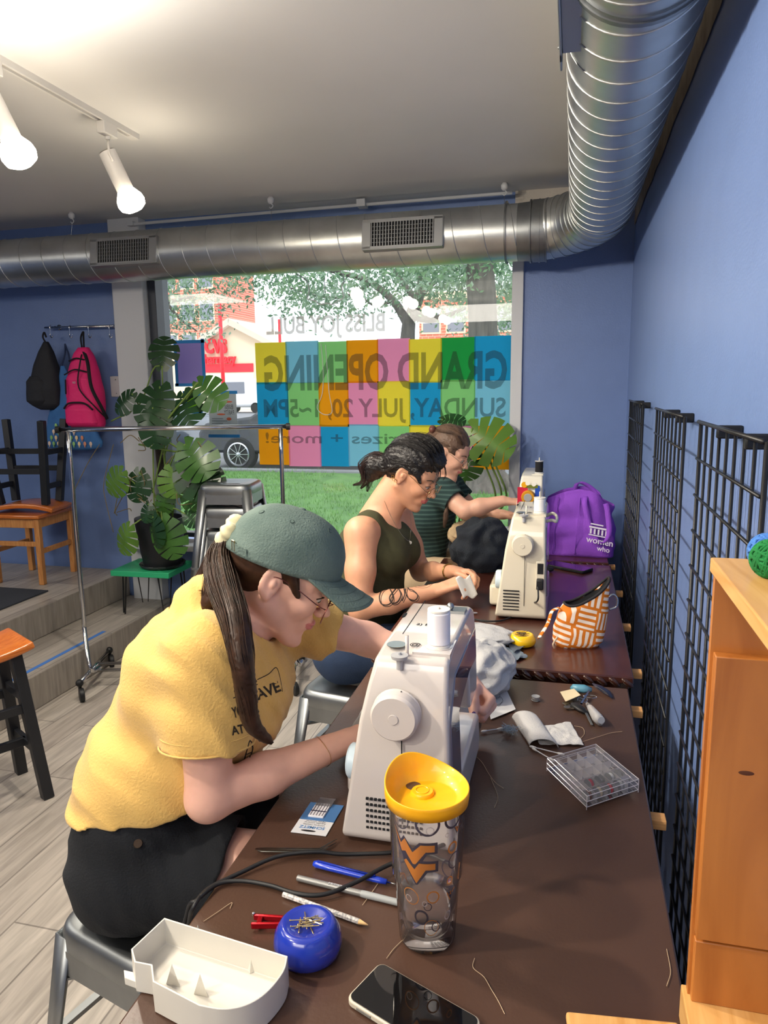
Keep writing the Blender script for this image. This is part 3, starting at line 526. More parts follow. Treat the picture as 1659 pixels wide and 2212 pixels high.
# ================================================================== STAGE FURNITURE
PINE = wood('honey pine', (176, 112, 58), (206, 148, 86), 'Z', 5, .5); ORW = wood('orange stained wood', (180, 92, 34), (214, 126, 54), 'X', 5, .3, .4)
BW = mat('black painted wood', (34, 36, 40), .45)
def chair(loc, rz):
    t = thing('wooden_chair', 'light pine wooden seat on the stage carrying an upturned black-legged stool', 'chair', loc, rz)
    b = MB(); b.box((-.19, -.2, .43), (.19, .2, .455)); b.build('seat', ORW, t, bevel=.008)
    for sx in (-1, 1):
        for sy in (-1, 1): MB().bar((sx*.16, sy*.17, 0), (sx*.16, sy*.17, .43), .035).build('leg', PINE, t, bevel=.004)
    b = MB()
    for s in (-1, 1): b.box((-.16, s*.17-.01, .37), (.16, s*.17+.01, .43)); b.box((s*.16-.01, -.17, .37), (s*.16+.01, .17, .43))
    b.build('apron', PINE, t, bevel=.002)
    b = MB()
    for s in (-1, 1): b.box((s*.16-.01, -.17, .2), (s*.16+.01, .17, .23))
    b.box((-.16, -.01-.17, .25), (.16, .01-.17, .28)); b.build('stretcher', PINE, t, bevel=.002)
    return t
cp = onz(145, 1258, .36); cc = (cp.x-.29, cp.y+.08, .36); chair(cc, R(4))
def bstool(loc, rz, label, up=False, h=.62):
    t = thing('saddle_stool', label, 'stool', loc, rz); S_ = -1 if up else 1
    Z = lambda z: (h-z) if up else z
    b = MB(); b.grid(lambda u, v: ((u-.5)*.42, (v-.5)*.26, Z(h-.02+.03*(2*u-1)**2)), 12, 4); o = b.build('seat', ORW, t, smooth=True); o.modifiers.new('s', 'SOLIDIFY').thickness = .03; q = o.modifiers.new('b', 'BEVEL'); q.width = .008; q.segments = 3
    o.modifiers['s'].offset = 0
    for sx in (-1, 1):
        for sy in (-1, 1): MB().bar((sx*.15, sy*.085, Z(h-.025)), (sx*.2, sy*.14, Z(0)), .042, .042, up=(0, 1, 0)).build('leg', BW, t, bevel=.003)
    b = MB()
    for s in (-1, 1):
        b.bar((-.168, s*.105, Z(h-.24)), (.168, s*.105, Z(h-.24)), .022, .034); b.bar((s*.185, -.125, Z(.2)), (s*.185, .125, Z(.2)), .022, .034); b.bar((s*.165, -.1, Z(.42)), (s*.165, .1, Z(.42)), .022, .034)
    b.bar((-.185, 0, Z(.2)), (.185, 0, Z(.2)), .022, .034); b.build('stretcher', BW, t, bevel=.002); return t
bstool((cc[0]+.02, cc[1]-.02, .36+.455+.03), R(10), 'black legged stool turned upside down on the pine seat', True, .56)
lp = onz(103, 1722, 0); bstool((lp.x-.221, lp.y-.103, 0), R(60), 'orange saddle seat stool with black legs at the left edge of the picture')
# ================================================================== GARMENT RACK
A, B_ = Vector((-2.56, 3.30, 0)), Vector((-1.52, 3.62, 0)); zt_ = ony(145, 928, 3.3).z; B_ = Vector((ony(606, 928, 3.62).x, 3.62, 0))
A.x = ony(146, 928, 3.3).x; d = (B_-A).normalized(); n = Vector((-d.y, d.x, 0))
rk = thing('garment_rack', 'chrome rolling garment rack with empty rail in front of the plant', 'rack', (A+B_)/2)
b = MB(); b.cyl(A+Vector((0, 0, zt_))-d*.04, B_+Vector((0, 0, zt_))+d*.03, .0125, 14); b.build('rail', CHR, rk, smooth=True, world=True)
b = MB(); b.cyl(B_+Vector((0, 0, zt_))+d*.03, B_+Vector((0, 0, zt_))+d*.05, .018, 14); b.cyl(A+Vector((0, 0, zt_))-d*.06, A+Vector((0, 0, zt_))-d*.04, .018, 14); b.build('rail_cap', BLKP, rk, world=True)
for P_, s in ((A, -1), (B_, 1)):
    b = MB(); b.tube(smooth_path([P_+Vector((0, 0, zt_)), P_+Vector((0, 0, .55)), P_+Vector((0, 0, .35)), P_+d*.0+Vector((0, 0, .30)), P_+n*-.10+Vector((.06, 0, .13)), P_-n*.0+Vector((.08, 0, .10))], 6), .0115, 12); b.build('post', CHR, rk, smooth=True, world=True)
    b = MB(); f0, f1 = P_+n*-.22+Vector((.04, 0, .095)), P_+n*.26+Vector((.04, 0, .095)); b.cyl(f0, f1, .0115, 12); b.build('foot_bar', CHR, rk, smooth=True, world=True)
    for f in (f0, f1):
        b = MB(); b.cyl(f, f+Vector((0, 0, -.035)), .009, 10); b.ball(f, .02, 12); c = b.build('caster', BLKP, rk, smooth=True, world=True)
        b = MB(); w_ = Vector((.7, .7, 0)); cc2 = f+Vector((.015, -.01, 0)); cc2.z = .036; b.cyl(cc2-w_*.012, cc2+w_*.012, .036, 20); b.build('wheel', BLKP, c, bevel=.004, world=True)
for k in (-.05, .05):
    b = MB(); b.cyl(A+Vector((.04, 0, .095))+n*k, B_+Vector((.04, 0, .095))+n*k, .009, 10); b.build('base_bar', CHR, rk, smooth=True, world=True)
# ================================================================== PLANT TABLE, PLANTS
GT = mat('green painted wood', (44, 164, 112), .45)
gc = (-2.59, 4.09); gt = thing('plant_table', 'bright green square plant table with black hairpin legs', 'table', (gc[0], gc[1], 0), R(2))
b = MB(); b.box((-.2, -.17, .435), (.2, .17, .47)); b.build('tabletop', GT, gt, bevel=.003)
for sx in (-1, 1):
    for sy in (-1, 1):
        b = MB(); b.tube([(sx*.17, sy*.08, .435), (sx*.155, sy*.14, .0), (sx*.11, sy*.14, .435)], .005, 6); b.build('hairpin_leg', BLK, gt)
LFM = [mat('monstera green', (60, 100, 42), .3, noise=.15, nscale=12), mat('monstera deep green', (34, 66, 36), .3, noise=.15, nscale=12), mat('monstera bright green', (88, 126, 48), .35, noise=.12, nscale=12)]
STM = mat('plant stem', (112, 138, 66), .6); STB = mat('dry root brown', (128, 112, 76), .8)
def leaf_mb(b, M, size, lobes=6, slit=.66, holes=True, wide=.85):
    for s in (-1, 1):
        prev = None
        def edge(t):  # t along midrib 0 base..1 tip ; outline heart
            a = PI*(1-t)*.93+.02; r = (.62+.25*math.sin(a*.5)**2)*size*(1+.12*math.cos(2*a)); return Vector((s*wide*r*math.sin(a)*1.05, .32*size+r*math.cos(PI-a)*-.95*-1 if 0 else .34*size-r*math.cos(a)*-1*-.95*-1*-1, 0))
        for i in range(lobes):
            t0, t1 = i/lobes, (i+1)/lobes; gap = .16/lobes if i < lobes-1 else 0
            m0, m1 = Vector((0, size*t0, 0)), Vector((0, size*t1, 0)); a0, a1 = PI*(1-t0)*.95, PI*(1-t1+gap*1.2)*.95
            def ed(a): r = size*(.54+.10*math.sin(a)**2); return Vector((s*wide*r*math.sin(a), size*.46+r*math.cos(a)*1.02+(-.10*size if a > 2.6 else 0), 0))
            e0, em, e1 = ed(a0), ed((a0+a1)/2), ed(max(a1, 0)); k = 1-slit
            if i and i < lobes-1: s1 = m1+(e1-m1)*(1-slit)
            else: s1 = m1+(e1-m1)*.55
            P_ = [m0, m0+(e0-m0)*.55, e0, em*1.0, e1, s1, m1]
            P_ = [Vector((p.x, p.y, -.35*abs(p.x)**1.5/size**.5-.18*(p.y-size*.3)**2/size+.0)) for p in P_]
            b.add(P_, [tuple(range(7)) if s > 0 else tuple(range(6, -1, -1))], M)
def stem_leaf(bs, bl, root, tip, size, face, cur=0, rise=.08, spin=0, **kw):
    """petiole root->tip, blade hanging from the tip; face = blade normal, blade axis in `dir`"""
    root, tip = Vector(root), Vector(tip); m = (root+tip)/2+Vector((0, 0, rise)); bs.tube(smooth_path([root, m, tip], 6), [.005]*13, 6)
    z = Vector(face).normalized(); ax = kw.pop('axis', None); ax = Vector(ax) if ax else (tip-root)+Vector((0, 0, -.3)); y = (ax-z*ax.dot(z)).normalized(); x = y.cross(z)
    bl.cur = cur; leaf_mb(bl, Matrix(((x.x, y.x, z.x, tip.x), (x.y, y.y, z.y, tip.y), (x.z, y.z, z.z, tip.z), (0, 0, 0, 1))), size, **kw)
pt = thing('potted_monstera', 'large monstera plant in a black pot on the green table', 'plant', (gc[0]+.07, gc[1], .47))
b = MB(); b.lathe([(.0, .02), (.10, .02), (.118, .1), (.14, .3), (.145, .32), (.155, .32), (.155, .30), (.13, .1), (.112, .0), (0, .0)], 32, cap=False); b.build('pot', mat('black pot', (30, 32, 36), .45), pt, auto=40)
b = MB(); b.lathe([(0, 0), (.13, 0), (.145, .025), (.14, .025), (.125, .005), (0, .005)], 32, (0, 0, -.0), cap=False); b.build('saucer', thin('clear saucer', (60, 66, 66), .5), pt, smooth=True)
b = MB(); b.lathe([(0, .27), (.13, .27)], 24, cap=False); b.build('soil', mat('potting soil', (60, 46, 36), .95, bump=1, bscale=60), pt)
b = MB(); b.tube(smooth_path([(.03, .0, .2), (.035, .0, .5), (.02, 0, .83)]), .022, 10); b.build('moss_pole', mat('moss pole', (52, 44, 40), .95, bump=1, bscale=50), pt, smooth=True)
PO = Vector((gc[0]+.07, gc[1], .47)); bs, bl = MB(), MB()
def pl(px, py, Y=4.05): return ony(px, py, Y)-PO
cn = Vector((.1, -1, .25))
specs = [  # tip px, size, axis, face, colour
 ((350, 790), .20, (.05, 0, 1), (.3, -1, .3), 1, 4.05), ((345, 835), .27, (-.2, -.1, -1), (.1, -1, .5), 1, 3.98), ((395, 850), .25, (.5, -.1, -1), (-.2, -1, .6), 1, 3.98), ((285, 850), .17, (-.3, 0, -.3), (-.2, -1, .4), 1, 4.0),
 ((428, 826), .24, (.9, -.05, -.75), (-.1, -1, .4), 0, 3.9), ((330, 880), .26, (.1, -.1, -1), (.2, -1, .2), 1, 3.92), ((390, 1000), .3, (.75, -.1, -.6), (.1, -1, .5), 1, 3.95), ((400, 960), .26, (.6, -.1, -.7), (.2, -1, .4), 0, 3.9),
 ((262, 1020), .19, (-.5, -.1, -.5), (-.2, -1, .1), 2, 3.95), ((278, 1140), .2, (-.5, -.1, -.9), (-.3, -1, .1), 2, 3.9), ((350, 1125), .26, (.35, -.2, -1), (.1, -1, .1), 0, 3.88), ((330, 1118), .2, (.2, -.2, -1), (-.5, -1, .1), 1, 3.88),
 ((300, 1020), .2, (-.1, -.1, -1), (.1, -1, .2), 1, 4.0), ((410, 1045), .2, (.4, -.1, -.9), (.1, -1, .3), 0, 4.0), ((370, 1010), .2, (.2, -.1, -1), (.3, -1, .3), 2, 4.0), ((320, 1090), .12, (-.1, -.1, -1), (-.2, -1, .3), 1, 3.9), ((400, 1110), .12, (.5, -.1, -.3), (.1, -1, .5), 1, 3.95),
 ((360, 1060), .16, (-.2, 0, -1), (.1, -1, .2), 0, 4.02), ((440, 1005), .22, (.4, 0, -1), (.2, -1, .3), 1, 3.98)]
for i, (p, sz, ax, fc, c, Y) in enumerate(specs):
    r_ = Vector((.03+.05*math.sin(i*2.3), .04*math.cos(i*1.9), .28+.5*(i % 5)/5*(p[1] < 1000))); stem_leaf(bs, bl, r_, pl(*p, Y), sz*.95, fc, c, .06, axis=ax, wide=.8+.1*math.sin(i))
bl.build('leaf_foliage', LFM, pt, auto=60)['kind'] = 'stuff'
bs.tube(smooth_path([pl(300, 960), pl(390, 975, 4.0), pl(350, 930, 3.95), pl(425, 828, 3.9)]), .006, 6); bs.tube(smooth_path([pl(240, 910), pl(300, 875), pl(330, 800), pl(345, 790)]), .005, 6)
bs.build('stems', STM, pt, smooth=True)
b = MB()
for i in range(26):
    x, y = random.uniform(265, 430), random.uniform(930, 1120); p = pl(x, y, 3.95+random.random()*.15); q = p+Vector((random.uniform(-.14, .14), random.uniform(-.05, .05), random.uniform(-.22, .1))); b.tube(smooth_path([p, (p+q)/2+Vector((random.uniform(-.06, .06), 0, random.uniform(-.05, .08))), q]), .0028, 5)
b.tube(smooth_path([pl(245, 960), pl(225, 1040), pl(228, 1080), pl(245, 1150)]), .0025, 5); b.tube(smooth_path([pl(215, 960), pl(190, 1000), pl(160, 1060)]), .0025, 5)
b.build('aerial_roots', STB, pt, smooth=True)
# small monstera at the right on the sill
q = Vector((ony(985, 1130, 4.22).x, 4.26, WZ0-.02)); p2 = thing('potted_monstera', 'small monstera in a grey pot on the window sill behind the tidy-haired person', 'plant', q)
b = MB(); b.lathe([(0, .01), (.055, .01), (.07, .15), (.075, .15), (.06, 0), (0, 0)], 24, cap=False); b.build('pot', mat('grey pot', (86, 88, 90), .6), p2, auto=40)
bs, bl = MB(), MB()
for (p, sz, ax, fc, c, Y) in [((1020, 925), .27, (.9, -.1, -.6), (0, -1, .35), 2, 4.2), ((955, 905), .14, (.5, 0, -.1), (0, -1, 1.2), 1, 4.25), ((1015, 975), .17, (-.1, 0, -1), (.2, -1, .1), 0, 4.2), ((980, 1115), .08, (-.5, 0, -.3), (0, -1, .5), 2, 4.18), ((1000, 1125), .07, (.5, 0, -.2), (0, -1, .5), 2, 4.18), ((962, 1120), .07, (-.6, 0, -.1), (0, -1, .5), 0, 4.16)]:
    stem_leaf(bs, bl, Vector((.0, 0, .12)), ony(*p, Y)-q, sz, fc, c, .02, axis=ax)
for x, y in ((1080, 1065), (1068, 1068), (1090, 1068)): bs.tube(smooth_path([Vector((.02, 0, .13)), ony(x, y+20, 4.2)-q, ony(x-18, y-60, 4.2)-q, ony(1040+(x-1080), 950, 4.2)-q]), .006, 6)
bl.build('leaf_foliage', LFM, p2, auto=60)['kind'] = 'stuff'; bs.build('stems', STM, p2, smooth=True)
# ================================================================== METAL STOOLS
def tolix(loc, rz, label, h=.46, group=None, w=.155):
    t = thing('metal_stool', label, 'stool', loc, rz, group)
    b = MB(); b.grid(lambda u, v: ((u-.5)*2*w, (v-.5)*2*w, h-.008-.004*math.cos((u-.5)*PI)*math.cos((v-.5)*PI)), 10, 10)
    o = b.v; sq = MB(); n = 32; rings = []
    for (k, z) in ((.80, h-.004), (.93, h), (1.0, h-.006), (1.035, h-.02), (1.045, h-.055), (1.03, h-.06)):
        rings.append([(abs(math.cos(2*PI*(j+.5)/n))**.36*math.copysign(w*k, math.cos(2*PI*(j+.5)/n)), abs(math.sin(2*PI*(j+.5)/n))**.36*math.copysign(w*k, math.sin(2*PI*(j+.5)/n)), z) for j in range(n)])
    hole = [(math.cos(2*PI*(j+.5)/n)*.055, math.sin(2*PI*(j+.5)/n)*.016, h-.012) for j in range(n)]; hole2 = [(x, y, h-.03) for x, y, z in hole]; rings = [hole2, hole]+rings
    vs = [p for r_ in rings for p in r_]; sq.add(vs, [(i*n+j, i*n+(j+1) % n, (i+1)*n+(j+1) % n, (i+1)*n+j) for i in range(len(rings)-1) for j in range(n)]); sq.build('seat', STEEL, t, auto=50)
    sp = .045+.1*(h/.46-1)*.5
    for sx in (-1, 1):
        for sy in (-1, 1):
            b = MB(); top = Vector((sx*w*.98, sy*w*.98, h-.03)); bot = Vector((sx*(w+sp), sy*(w+sp), 0))
            def L_(p, k): return [p+Vector((-sx*k, 0, 0)), p+Vector((-sx*k*.55, sy*.002, 0)), p, p+Vector((sx*.002, -sy*k*.55, 0)), p+Vector((0, -sy*k, 0))]
            a, c = L_(top, .05), L_(bot, .03); b.add(a+c, [(i, i+1, 6+i, 5+i) for i in range(4)]); o = b.build('leg', STEEL, t, solid=.004, smooth=True)
            MB().box(bot-Vector((sx*.03, sy*.03, 0)), bot+Vector((sx*.002, sy*.002, .012))).build('rubber_foot', BLKP, o)
    b = MB()
    for s in (-1, 1): b.box((-w+.04, s*w-.002*s, h-.115), (w-.04, s*w+.004*s, h-.055)); b.box((s*w-.002*s, -w+.04, h-.115), (s*w+.004*s, w-.04, h-.055))
    b.build('apron', STEEL, t)
    b = MB(); z = h*.38; k = (w+sp*(1-z/h))*.97
    for s in (-1, 1): b.bar((-k, s*k, z), (k, s*k, z), .02, .012); b.bar((s*k, -k, z), (s*k, k, z), .02, .012)
    b.bar((-w*1.0, -w, h-.14), (w, w, h-.14), .022, .006); b.bar((-w, w, h-.14), (w, -w, h-.14), .022, .006); b.build('stretcher', STEEL, t); return t
tolix((-.868, 1.30, 0), R(-16), 'grey metal stool under the person in the yellow shirt')
tolix((-.80, 2.60, 0), R(-8), 'grey metal stool under the person in the olive tank top')
q = onz(500, 1040, 1.05)
for i, lab in enumerate(('galvanised metal stool at the bottom of the stack beside the plant', 'galvanised metal stool in the middle of the stack beside the plant', 'galvanised metal stool on top of the stack beside the plant')):
    tolix((q.x, q.y, .135*i), R(8), lab, .78, 'metal stools stacked by the window', .15)
# ================================================================== DESKS
DW = wood('dark mahogany top', (62, 30, 22), (82, 42, 32), 'Y', 3, .32, .35, 1.2, 3); DW2 = mat('dark carved mahogany', (58, 30, 20), .22, coat=.6)
LEA = mat('worn brown desk top', (72, 52, 42), .30, c2=(84, 60, 49), nscale=2.2, bump=.05, bscale=160, spec=.5)
BLOCK = wood('pale pine block', (196, 140, 84), (220, 166, 104), 'X', 6, .6)
def rope(b, a, c, r=.011, pitch=.034):
    a, c = Vector(a), Vector(c); d = c-a; L_ = d.length; d.normalize(); n = int(L_/pitch)
    for i in range(n): p = a+d*(L_*(i+.5)/n); M = Matrix.Translation(p) @ d.to_track_quat('X', 'Z').to_matrix().to_4x4() @ Matrix.Rotation(R(35), 4, 'Y'); b.ball((0, 0, 0), (pitch*.62, r*.9, r*.85), 12, M)
def desk(x0, x1, y0, y1, z, label, top, blocks, scallop=False, rot=0):
    t = thing('writing_desk', label, 'desk', ((x0+x1)/2, (y0+y1)/2, 0), rot); X, Y = (x1-x0)/2, (y1-y0)/2
    b = MB(); b.box((-X, -Y, z-.022), (X, Y, z)); b.build('desktop', top, t, bevel=.004)
    b = MB(); b.box((-X+.01, -Y+.015, z-.045), (X-.01, Y-.015, z-.0225)); b.build('moulding', DW2, t, bevel=.004)
    for s in (-1, 1): b = MB(); rope(b, (-X, s*(Y+.001), z-.017), (X, s*(Y+.001), z-.017)); b.build('rope_edge', DW2, t, smooth=True)
    b = MB()
    for s in (-1, 1): b.box((-X+.05, s*(Y-.05)-.01, z-.12), (X-.05, s*(Y-.05)+.01, z-.045))
    b.box((X-.05, -Y+.05, z-.12), (X-.03, Y-.05, z-.045))
    b.build('apron', DW, t)
    for sx in (-1, 1):
        for sy in (-1, 1): b = MB(); c = (sx*(X-.05), sy*(Y-.06)); b.box((c[0]-.03, c[1]-.03, z-.13), (c[0]+.03, c[1]+.03, z-.045)); b.lathe([(.028, 0), (.022, .05), (.03, .3), (.024, .45), (.034, .52), (.028, z-.13)], 16, (c[0], c[1], 0)); b.build('leg', DW2, t, auto=40)
    for y in blocks: yy = y-(y0+y1)/2; MB().box((X-.02, yy-.016, z-.045), (X+.033, yy+.016, z-.024)).build('slide_block', BLOCK, t, bevel=.002)
    return t
desk(-.572, .178, .25, 2.055, .75, 'worn dark brown desk nearest the camera carrying the tumbler and first sewing machine', LEA, (1.98, 1.46))
desk(-.585, .196, 2.10, 3.45, .765, 'reddish mahogany desk in the middle carrying the patterned pouch', DW, (2.22, 2.66, 3.1))
desk(-.50, .19, 3.50, 4.32, .765, 'mahogany desk by the window carrying the purple bag', DW, (3.56,))
# ================================================================== GRID PANELS
GP = [(1.106, 1.65), (1.88, 2.48), (2.95, 3.60)]
for (y0, y1), lab in zip(GP, ('black wire grid panel on the blue wall nearest the camera', 'black wire grid panel in the middle of the three on the blue wall', 'black wire grid panel farthest from the camera on the blue wall')):
    zt2, zb = 1.517, .06; t = thing('grid_panel', lab, 'panel', (.262, (y0+y1)/2, 0), 0, 'black wire grid panels along the right wall')
    b = MB(); n = 9
    for i in range(n): y = y0+(y1-y0)*i/(n-1); r_ = .0042 if i in (0, n-1) else .003; b.cyl((.262, y, zb), (.262, y, zt2), r_, 8)
    b.build('upright_wire', BLK, t, smooth=True, world=True)
    b = MB(); k = 20
    for i in range(k): z = zt2-(zt2-zb)*i/(k-1); r_ = .0042 if i in (0, k-1) else .003; b.cyl((.257, y0, z), (.257, y1, z), r_, 8)
    b.build('cross_wire', BLK, t, smooth=True, world=True)
    for y in (y0+.2*(y1-y0), y0+.62*(y1-y0)): b = MB(); b.box((.256, y-.007, zt2-.02), (.2995, y+.007, zt2+.004)); b.build('wall_bracket', BLK, t, bevel=.003, world=True)
    for s in (y0+.05, y1-.05): b = MB(); b.box((.255, s-.012, 0), (.27, s+.012, .07)); b.build('foot', BLK, t, world=True)
# ================================================================== PINE CRATE
PN = wood('varnished pine', (158, 92, 36), (192, 122, 56), 'Z', 3.2, .45, .15, 1.6, 4); PNX = wood('varnished pine board', (206, 148, 78), (232, 184, 116), 'Y', 3.2, .4, .15, 1.6, 9)
y1 = .93; x0 = .172; x1 = .295; zb = .7505; zt3 = ony(1540, 1205, y1).z
cr = thing('pine_crate', 'varnished pine open-sided crate standing at the right edge against the wall', 'crate', (x0+.06, .65, zb))
MB().box((x0-.004, .30, zt3-.018), (x1, y1+.004, zt3)).build('top_board', PNX, cr, bevel=.002, world=True)
MB().box((x0-.006, .30, zb), (x1, y1+.004, zb+.05)).build('bottom_board', PNX, cr, bevel=.002, world=True)
b = MB(); z1, z2 = ony(1545, 1400, y1).z, ony(1495, 1998, y1).z
b.box((x0, y1-.012, zb+.05), (x1, y1, zt3-.018)); b.build('end_panel', PN, cr, world=True)
MB().box((x0+.003, y1-.03, z2+.003), (x1, y1-.012, z1)).build('main_board', PN, cr, bevel=.0015, world=True)
MB().box((x0+.003, y1-.024, zb+.05), (x1, y1-.012, z2-.004)).build('lower_rail', PN, cr, bevel=.0015, world=True)
MB().box((x0+.003, .30, zt3-.2), (x0+.02, .32, zt3-.018)).build('near_post', PN, cr, bevel=.0015, world=True)
q = ony(1612, 1670, y1-.03); b = MB(); b.ball((q.x, y1-.0302, q.z), (.009, .0006, .003), 12); b.build('knot', mat('pine knot', (84, 44, 20), .6), cr, world=True)
# yarn balls on the crate
for px, py, c, r_, lab in ((1664, 1130, (70, 120, 190), .022, 'ball of blue yarn on top of the pine crate'), (1668, 1180, (30, 120, 60), .022, 'ball of green yarn on top of the pine crate in front of the blue one')):
    q = ony(px, py, .88 if c[0] > 50 else .845); q.z = zt3+r_*.93; b = MB(); m_ = mat('yarn '+lab[8:13], c, .95, noise=.2, nscale=60)
    b.ball(q, r_*.9, 16); rr = random.Random(3)
    for k in range(26):
        ax = Vector((rr.gauss(0, 1), rr.gauss(0, 1), rr.gauss(0, 1))).normalized(); u = ax.orthogonal().normalized(); v = ax.cross(u); b.tube([q+(u*math.cos(a)+v*math.sin(a))*r_*.93+ax*rr.uniform(0, .0)*r_ for a in [2*PI*i/24 for i in range(25)]], .0016, 5)
    tag(b.build('yarn_ball', m_, smooth=True), lab, 'yarn')
# light wooden board at the bottom edge
b = MB(); a = onz(1222, 2182, .80); c = onz(1465, 2206, .80); d_ = (c-a).normalized(); n_ = Vector((d_.y, -d_.x, 0))
bx = thing('pine_box', 'pale pine box corner at the bottom edge on the near desk', 'box', (a+c)/2*1+Vector((0, 0, -.05)))
M = frame((a.x, a.y, .80), d_, n_, (0, 0, 1)); L_ = (c-a).length
MB().prism([(0, 0), (L_, 0), (L_, .16), (0, .16)], -.012, 0, M=M).build('lid', PNX, bx, bevel=.004, seg=3, world=True)
MB().prism([(.006, .004), (L_-.006, .004), (L_-.006, .156), (.006, .156)], -.0495, -.0125, M=M).build('box_body', PNX, bx, bevel=.003, world=True)
# ================================================================== SEWING MACHINES
def machine(loc, rz, label, W, H, L_, col, name='sewing_machine', deco=False, vents=True, plug=False, extras=True):
    SH = mat('machine shell '+label[:12], col, .22, coat=.5); SG = mat('machine grey '+label[:12], (168, 168, 170), .4); t = thing(name, label, 'sewing machine', loc, rz)
    wl = lambda z: .30*W*max(0, z/H)**1.3; wr = lambda z: W-.07*W*max(0, z/H)
    prof = [(0, .012), (.012, 0), (L_-.02, 0), (L_, .02), (L_, .085), (L_*.37, .085), (L_*.34, .10), (L_*.34, H-.125), (L_*.37, H-.11), (L_*.66, H-.11), (L_*.68, H-.13), (L_*.68, .165), (L_*.70, .15), (L_*.95, .15), (L_*.975, .18), (L_*.985, H-.07), (L_*.93, H-.015), (L_*.84, H), (L_*.25, H), (L_*.1, H-.01), (.02, H-.06), (.008, H-.12)]
    b = MB(); b.prism(prof, 0, 1, 'YZ'); b.v = [((wl(z)+(wr(z)-wl(z))*x), y, z) for x, y, z in b.v]; o = b.build('machine_body', SH, t, bevel=.021, seg=5)
    b = MB(); b.prism([(L_*.36, .0), (L_*.98, .0), (L_*.98, .082), (L_*.36, .082)], -.035, .01, 'YZ'); b.build('free_arm_box', SH, t, bevel=.012, seg=3)
    hx, hz = W*.52, H*.73; b = MB(); r = .205*W; b.lathe([(0, .03), (r*.9, .03), (r, .024), (r, .004), (r*1.04, .002), (r*1.04, 0)], 40, M=frame((hx, .006, hz), (1, 0, 0), (0, 0, 1), (0, -1, 0)), cap=False)
    hw = b.build('handwheel', mat('wheel '+label[:12], (214, 150, 40) if deco else col, .3), t, auto=30)
    b = MB(); Mh = frame((hx, -.0245, hz), (1, 0, 0), (0, 0, 1), (0, -1, 0)); b.lathe([(0, .0015), (r*(.55 if deco else .2), .0015), (r*(.6 if deco else .22), 0)], 32, M=Mh, cap=False); b.build('wheel_emblem', SG if deco else SH, hw, auto=30)
    b = MB(); y = -.0006; b.box((W*.56, y, .05), (W*.568, .002, hz-r)); b.box((W*.56, y, hz+r), (W*.568, .002, H-.065)); b.build('shell_seam', MATS['grille shadow gap'], t)
    if vents:
        n, m_ = (6, 14) if not plug else (7, 1); b = MB()
        for j in range(n):
            z = .032+.0115*j
            if m_ == 1: b.box((W*.16, -.001, z), (W*.47, .004, z+.0035))
            else:
                for i in range(m_): x = W*.24+i*.0078; b.box((x, -.001, z), (x+.0048, .004, z+.004))
        b.build('vent_slots', MATS['grille shadow gap'], t)
    if plug:
        b = MB(); b.box((W*.78, -.004, .115), (W*.95, .004, .215)); p = b.build('socket_plate', SH, t, bevel=.003)
        b = MB(); b.box((W*.81, -.006, .17), (W*.92, .0, .208)); b.build('power_switch', BLKP, p, bevel=.001)
        b = MB(); b.box((W*.80, -.03, .118), (W*.93, .0, .155)); b.build('plug', BLKP, p, bevel=.004)
    # top: spool pin, bobbin winder, thread guides
    b = MB(); b.cyl((W*.8, .10, H-.03), (W*.8, .10, H+.075), .0025, 8); b.lathe([(0, 0), (.026, 0), (.026, .003), (0, .003)], 24, (W*.8, .10, H-.004), cap=False); b.box((W*.6, .06, H-.04), (W*.93, .14, H-.002)); b.build('spool_pin', SH, t, auto=40)
    if extras:
        b = MB(); b.lathe([(0, 0), (.006, 0), (.006, .02), (.015, .021), (.016, .027), (.004, .028), (.003, .032), (0, .032)], 20, (W*.52, .03, H-.025), cap=False); b.build('winder_stop', SG, t, auto=40)
        b = MB(); b.cyl((W*.56, .055, H-.02), (W*.56, .055, H+.03), .0035, 10); b.build('bobbin_winder', SH, t, smooth=True)
        b = MB(); b.lathe([(0, 0), (.018, 0), (.018, .001), (0, .001)], 24, M=frame((W*.30+.028, L_*.2, H+.0008), (1, 0, 0), (0, 1, 0)), cap=False); b.build('logo_sticker', mat('silver sticker', (150, 158, 152), .2, .8), t)
        b = MB(); b.cyl((W*.75, L_*.72, H-.005), (W*.75, L_*.72, H+.012), .005, 10); b.ball((W*.75, L_*.72, H+.014), .008, 12); b.box((W*.62, L_*.70, H-.004), (W*.9, L_*.78, H+.006)); b.build('thread_guide', STEEL, t, auto=40)
        b = MB(); b.box((W*.42, L_*.35, H-.001), (W*.425, L_*.9, H+.0008)); b.box((W*.3, L_*.6, H-.002), (W*.33, L_*.66, H+.001)); b.build('top_seam', MATS['grille shadow gap'], t)
        b = MB(); Ms = frame((W*.55, L_*.22, H+.0006), (1, 0, 0), (0, 1, 0)); text_mb('= @', .022, Ms, .0003, b); text_mb('2) E', .016, frame((W*.55, L_*.5, H+.0006), (1, 0, 0), (0, 1, 0)), .0003, b); b.build('top_marking', MATS['grille shadow gap'], t)
        # dials on the operator's side
        b = MB(); b.lathe([(0, .02), (.03, .02), (.034, .016), (.034, 0)], 32, M=frame((wl(.12)+.004, .07, .125), (0, 1, 0), (0, 0, 1), (-1, 0, 0)), cap=False); b.build('stitch_dial', mat('pale blue dial', (196, 214, 226), .35), t, auto=30)
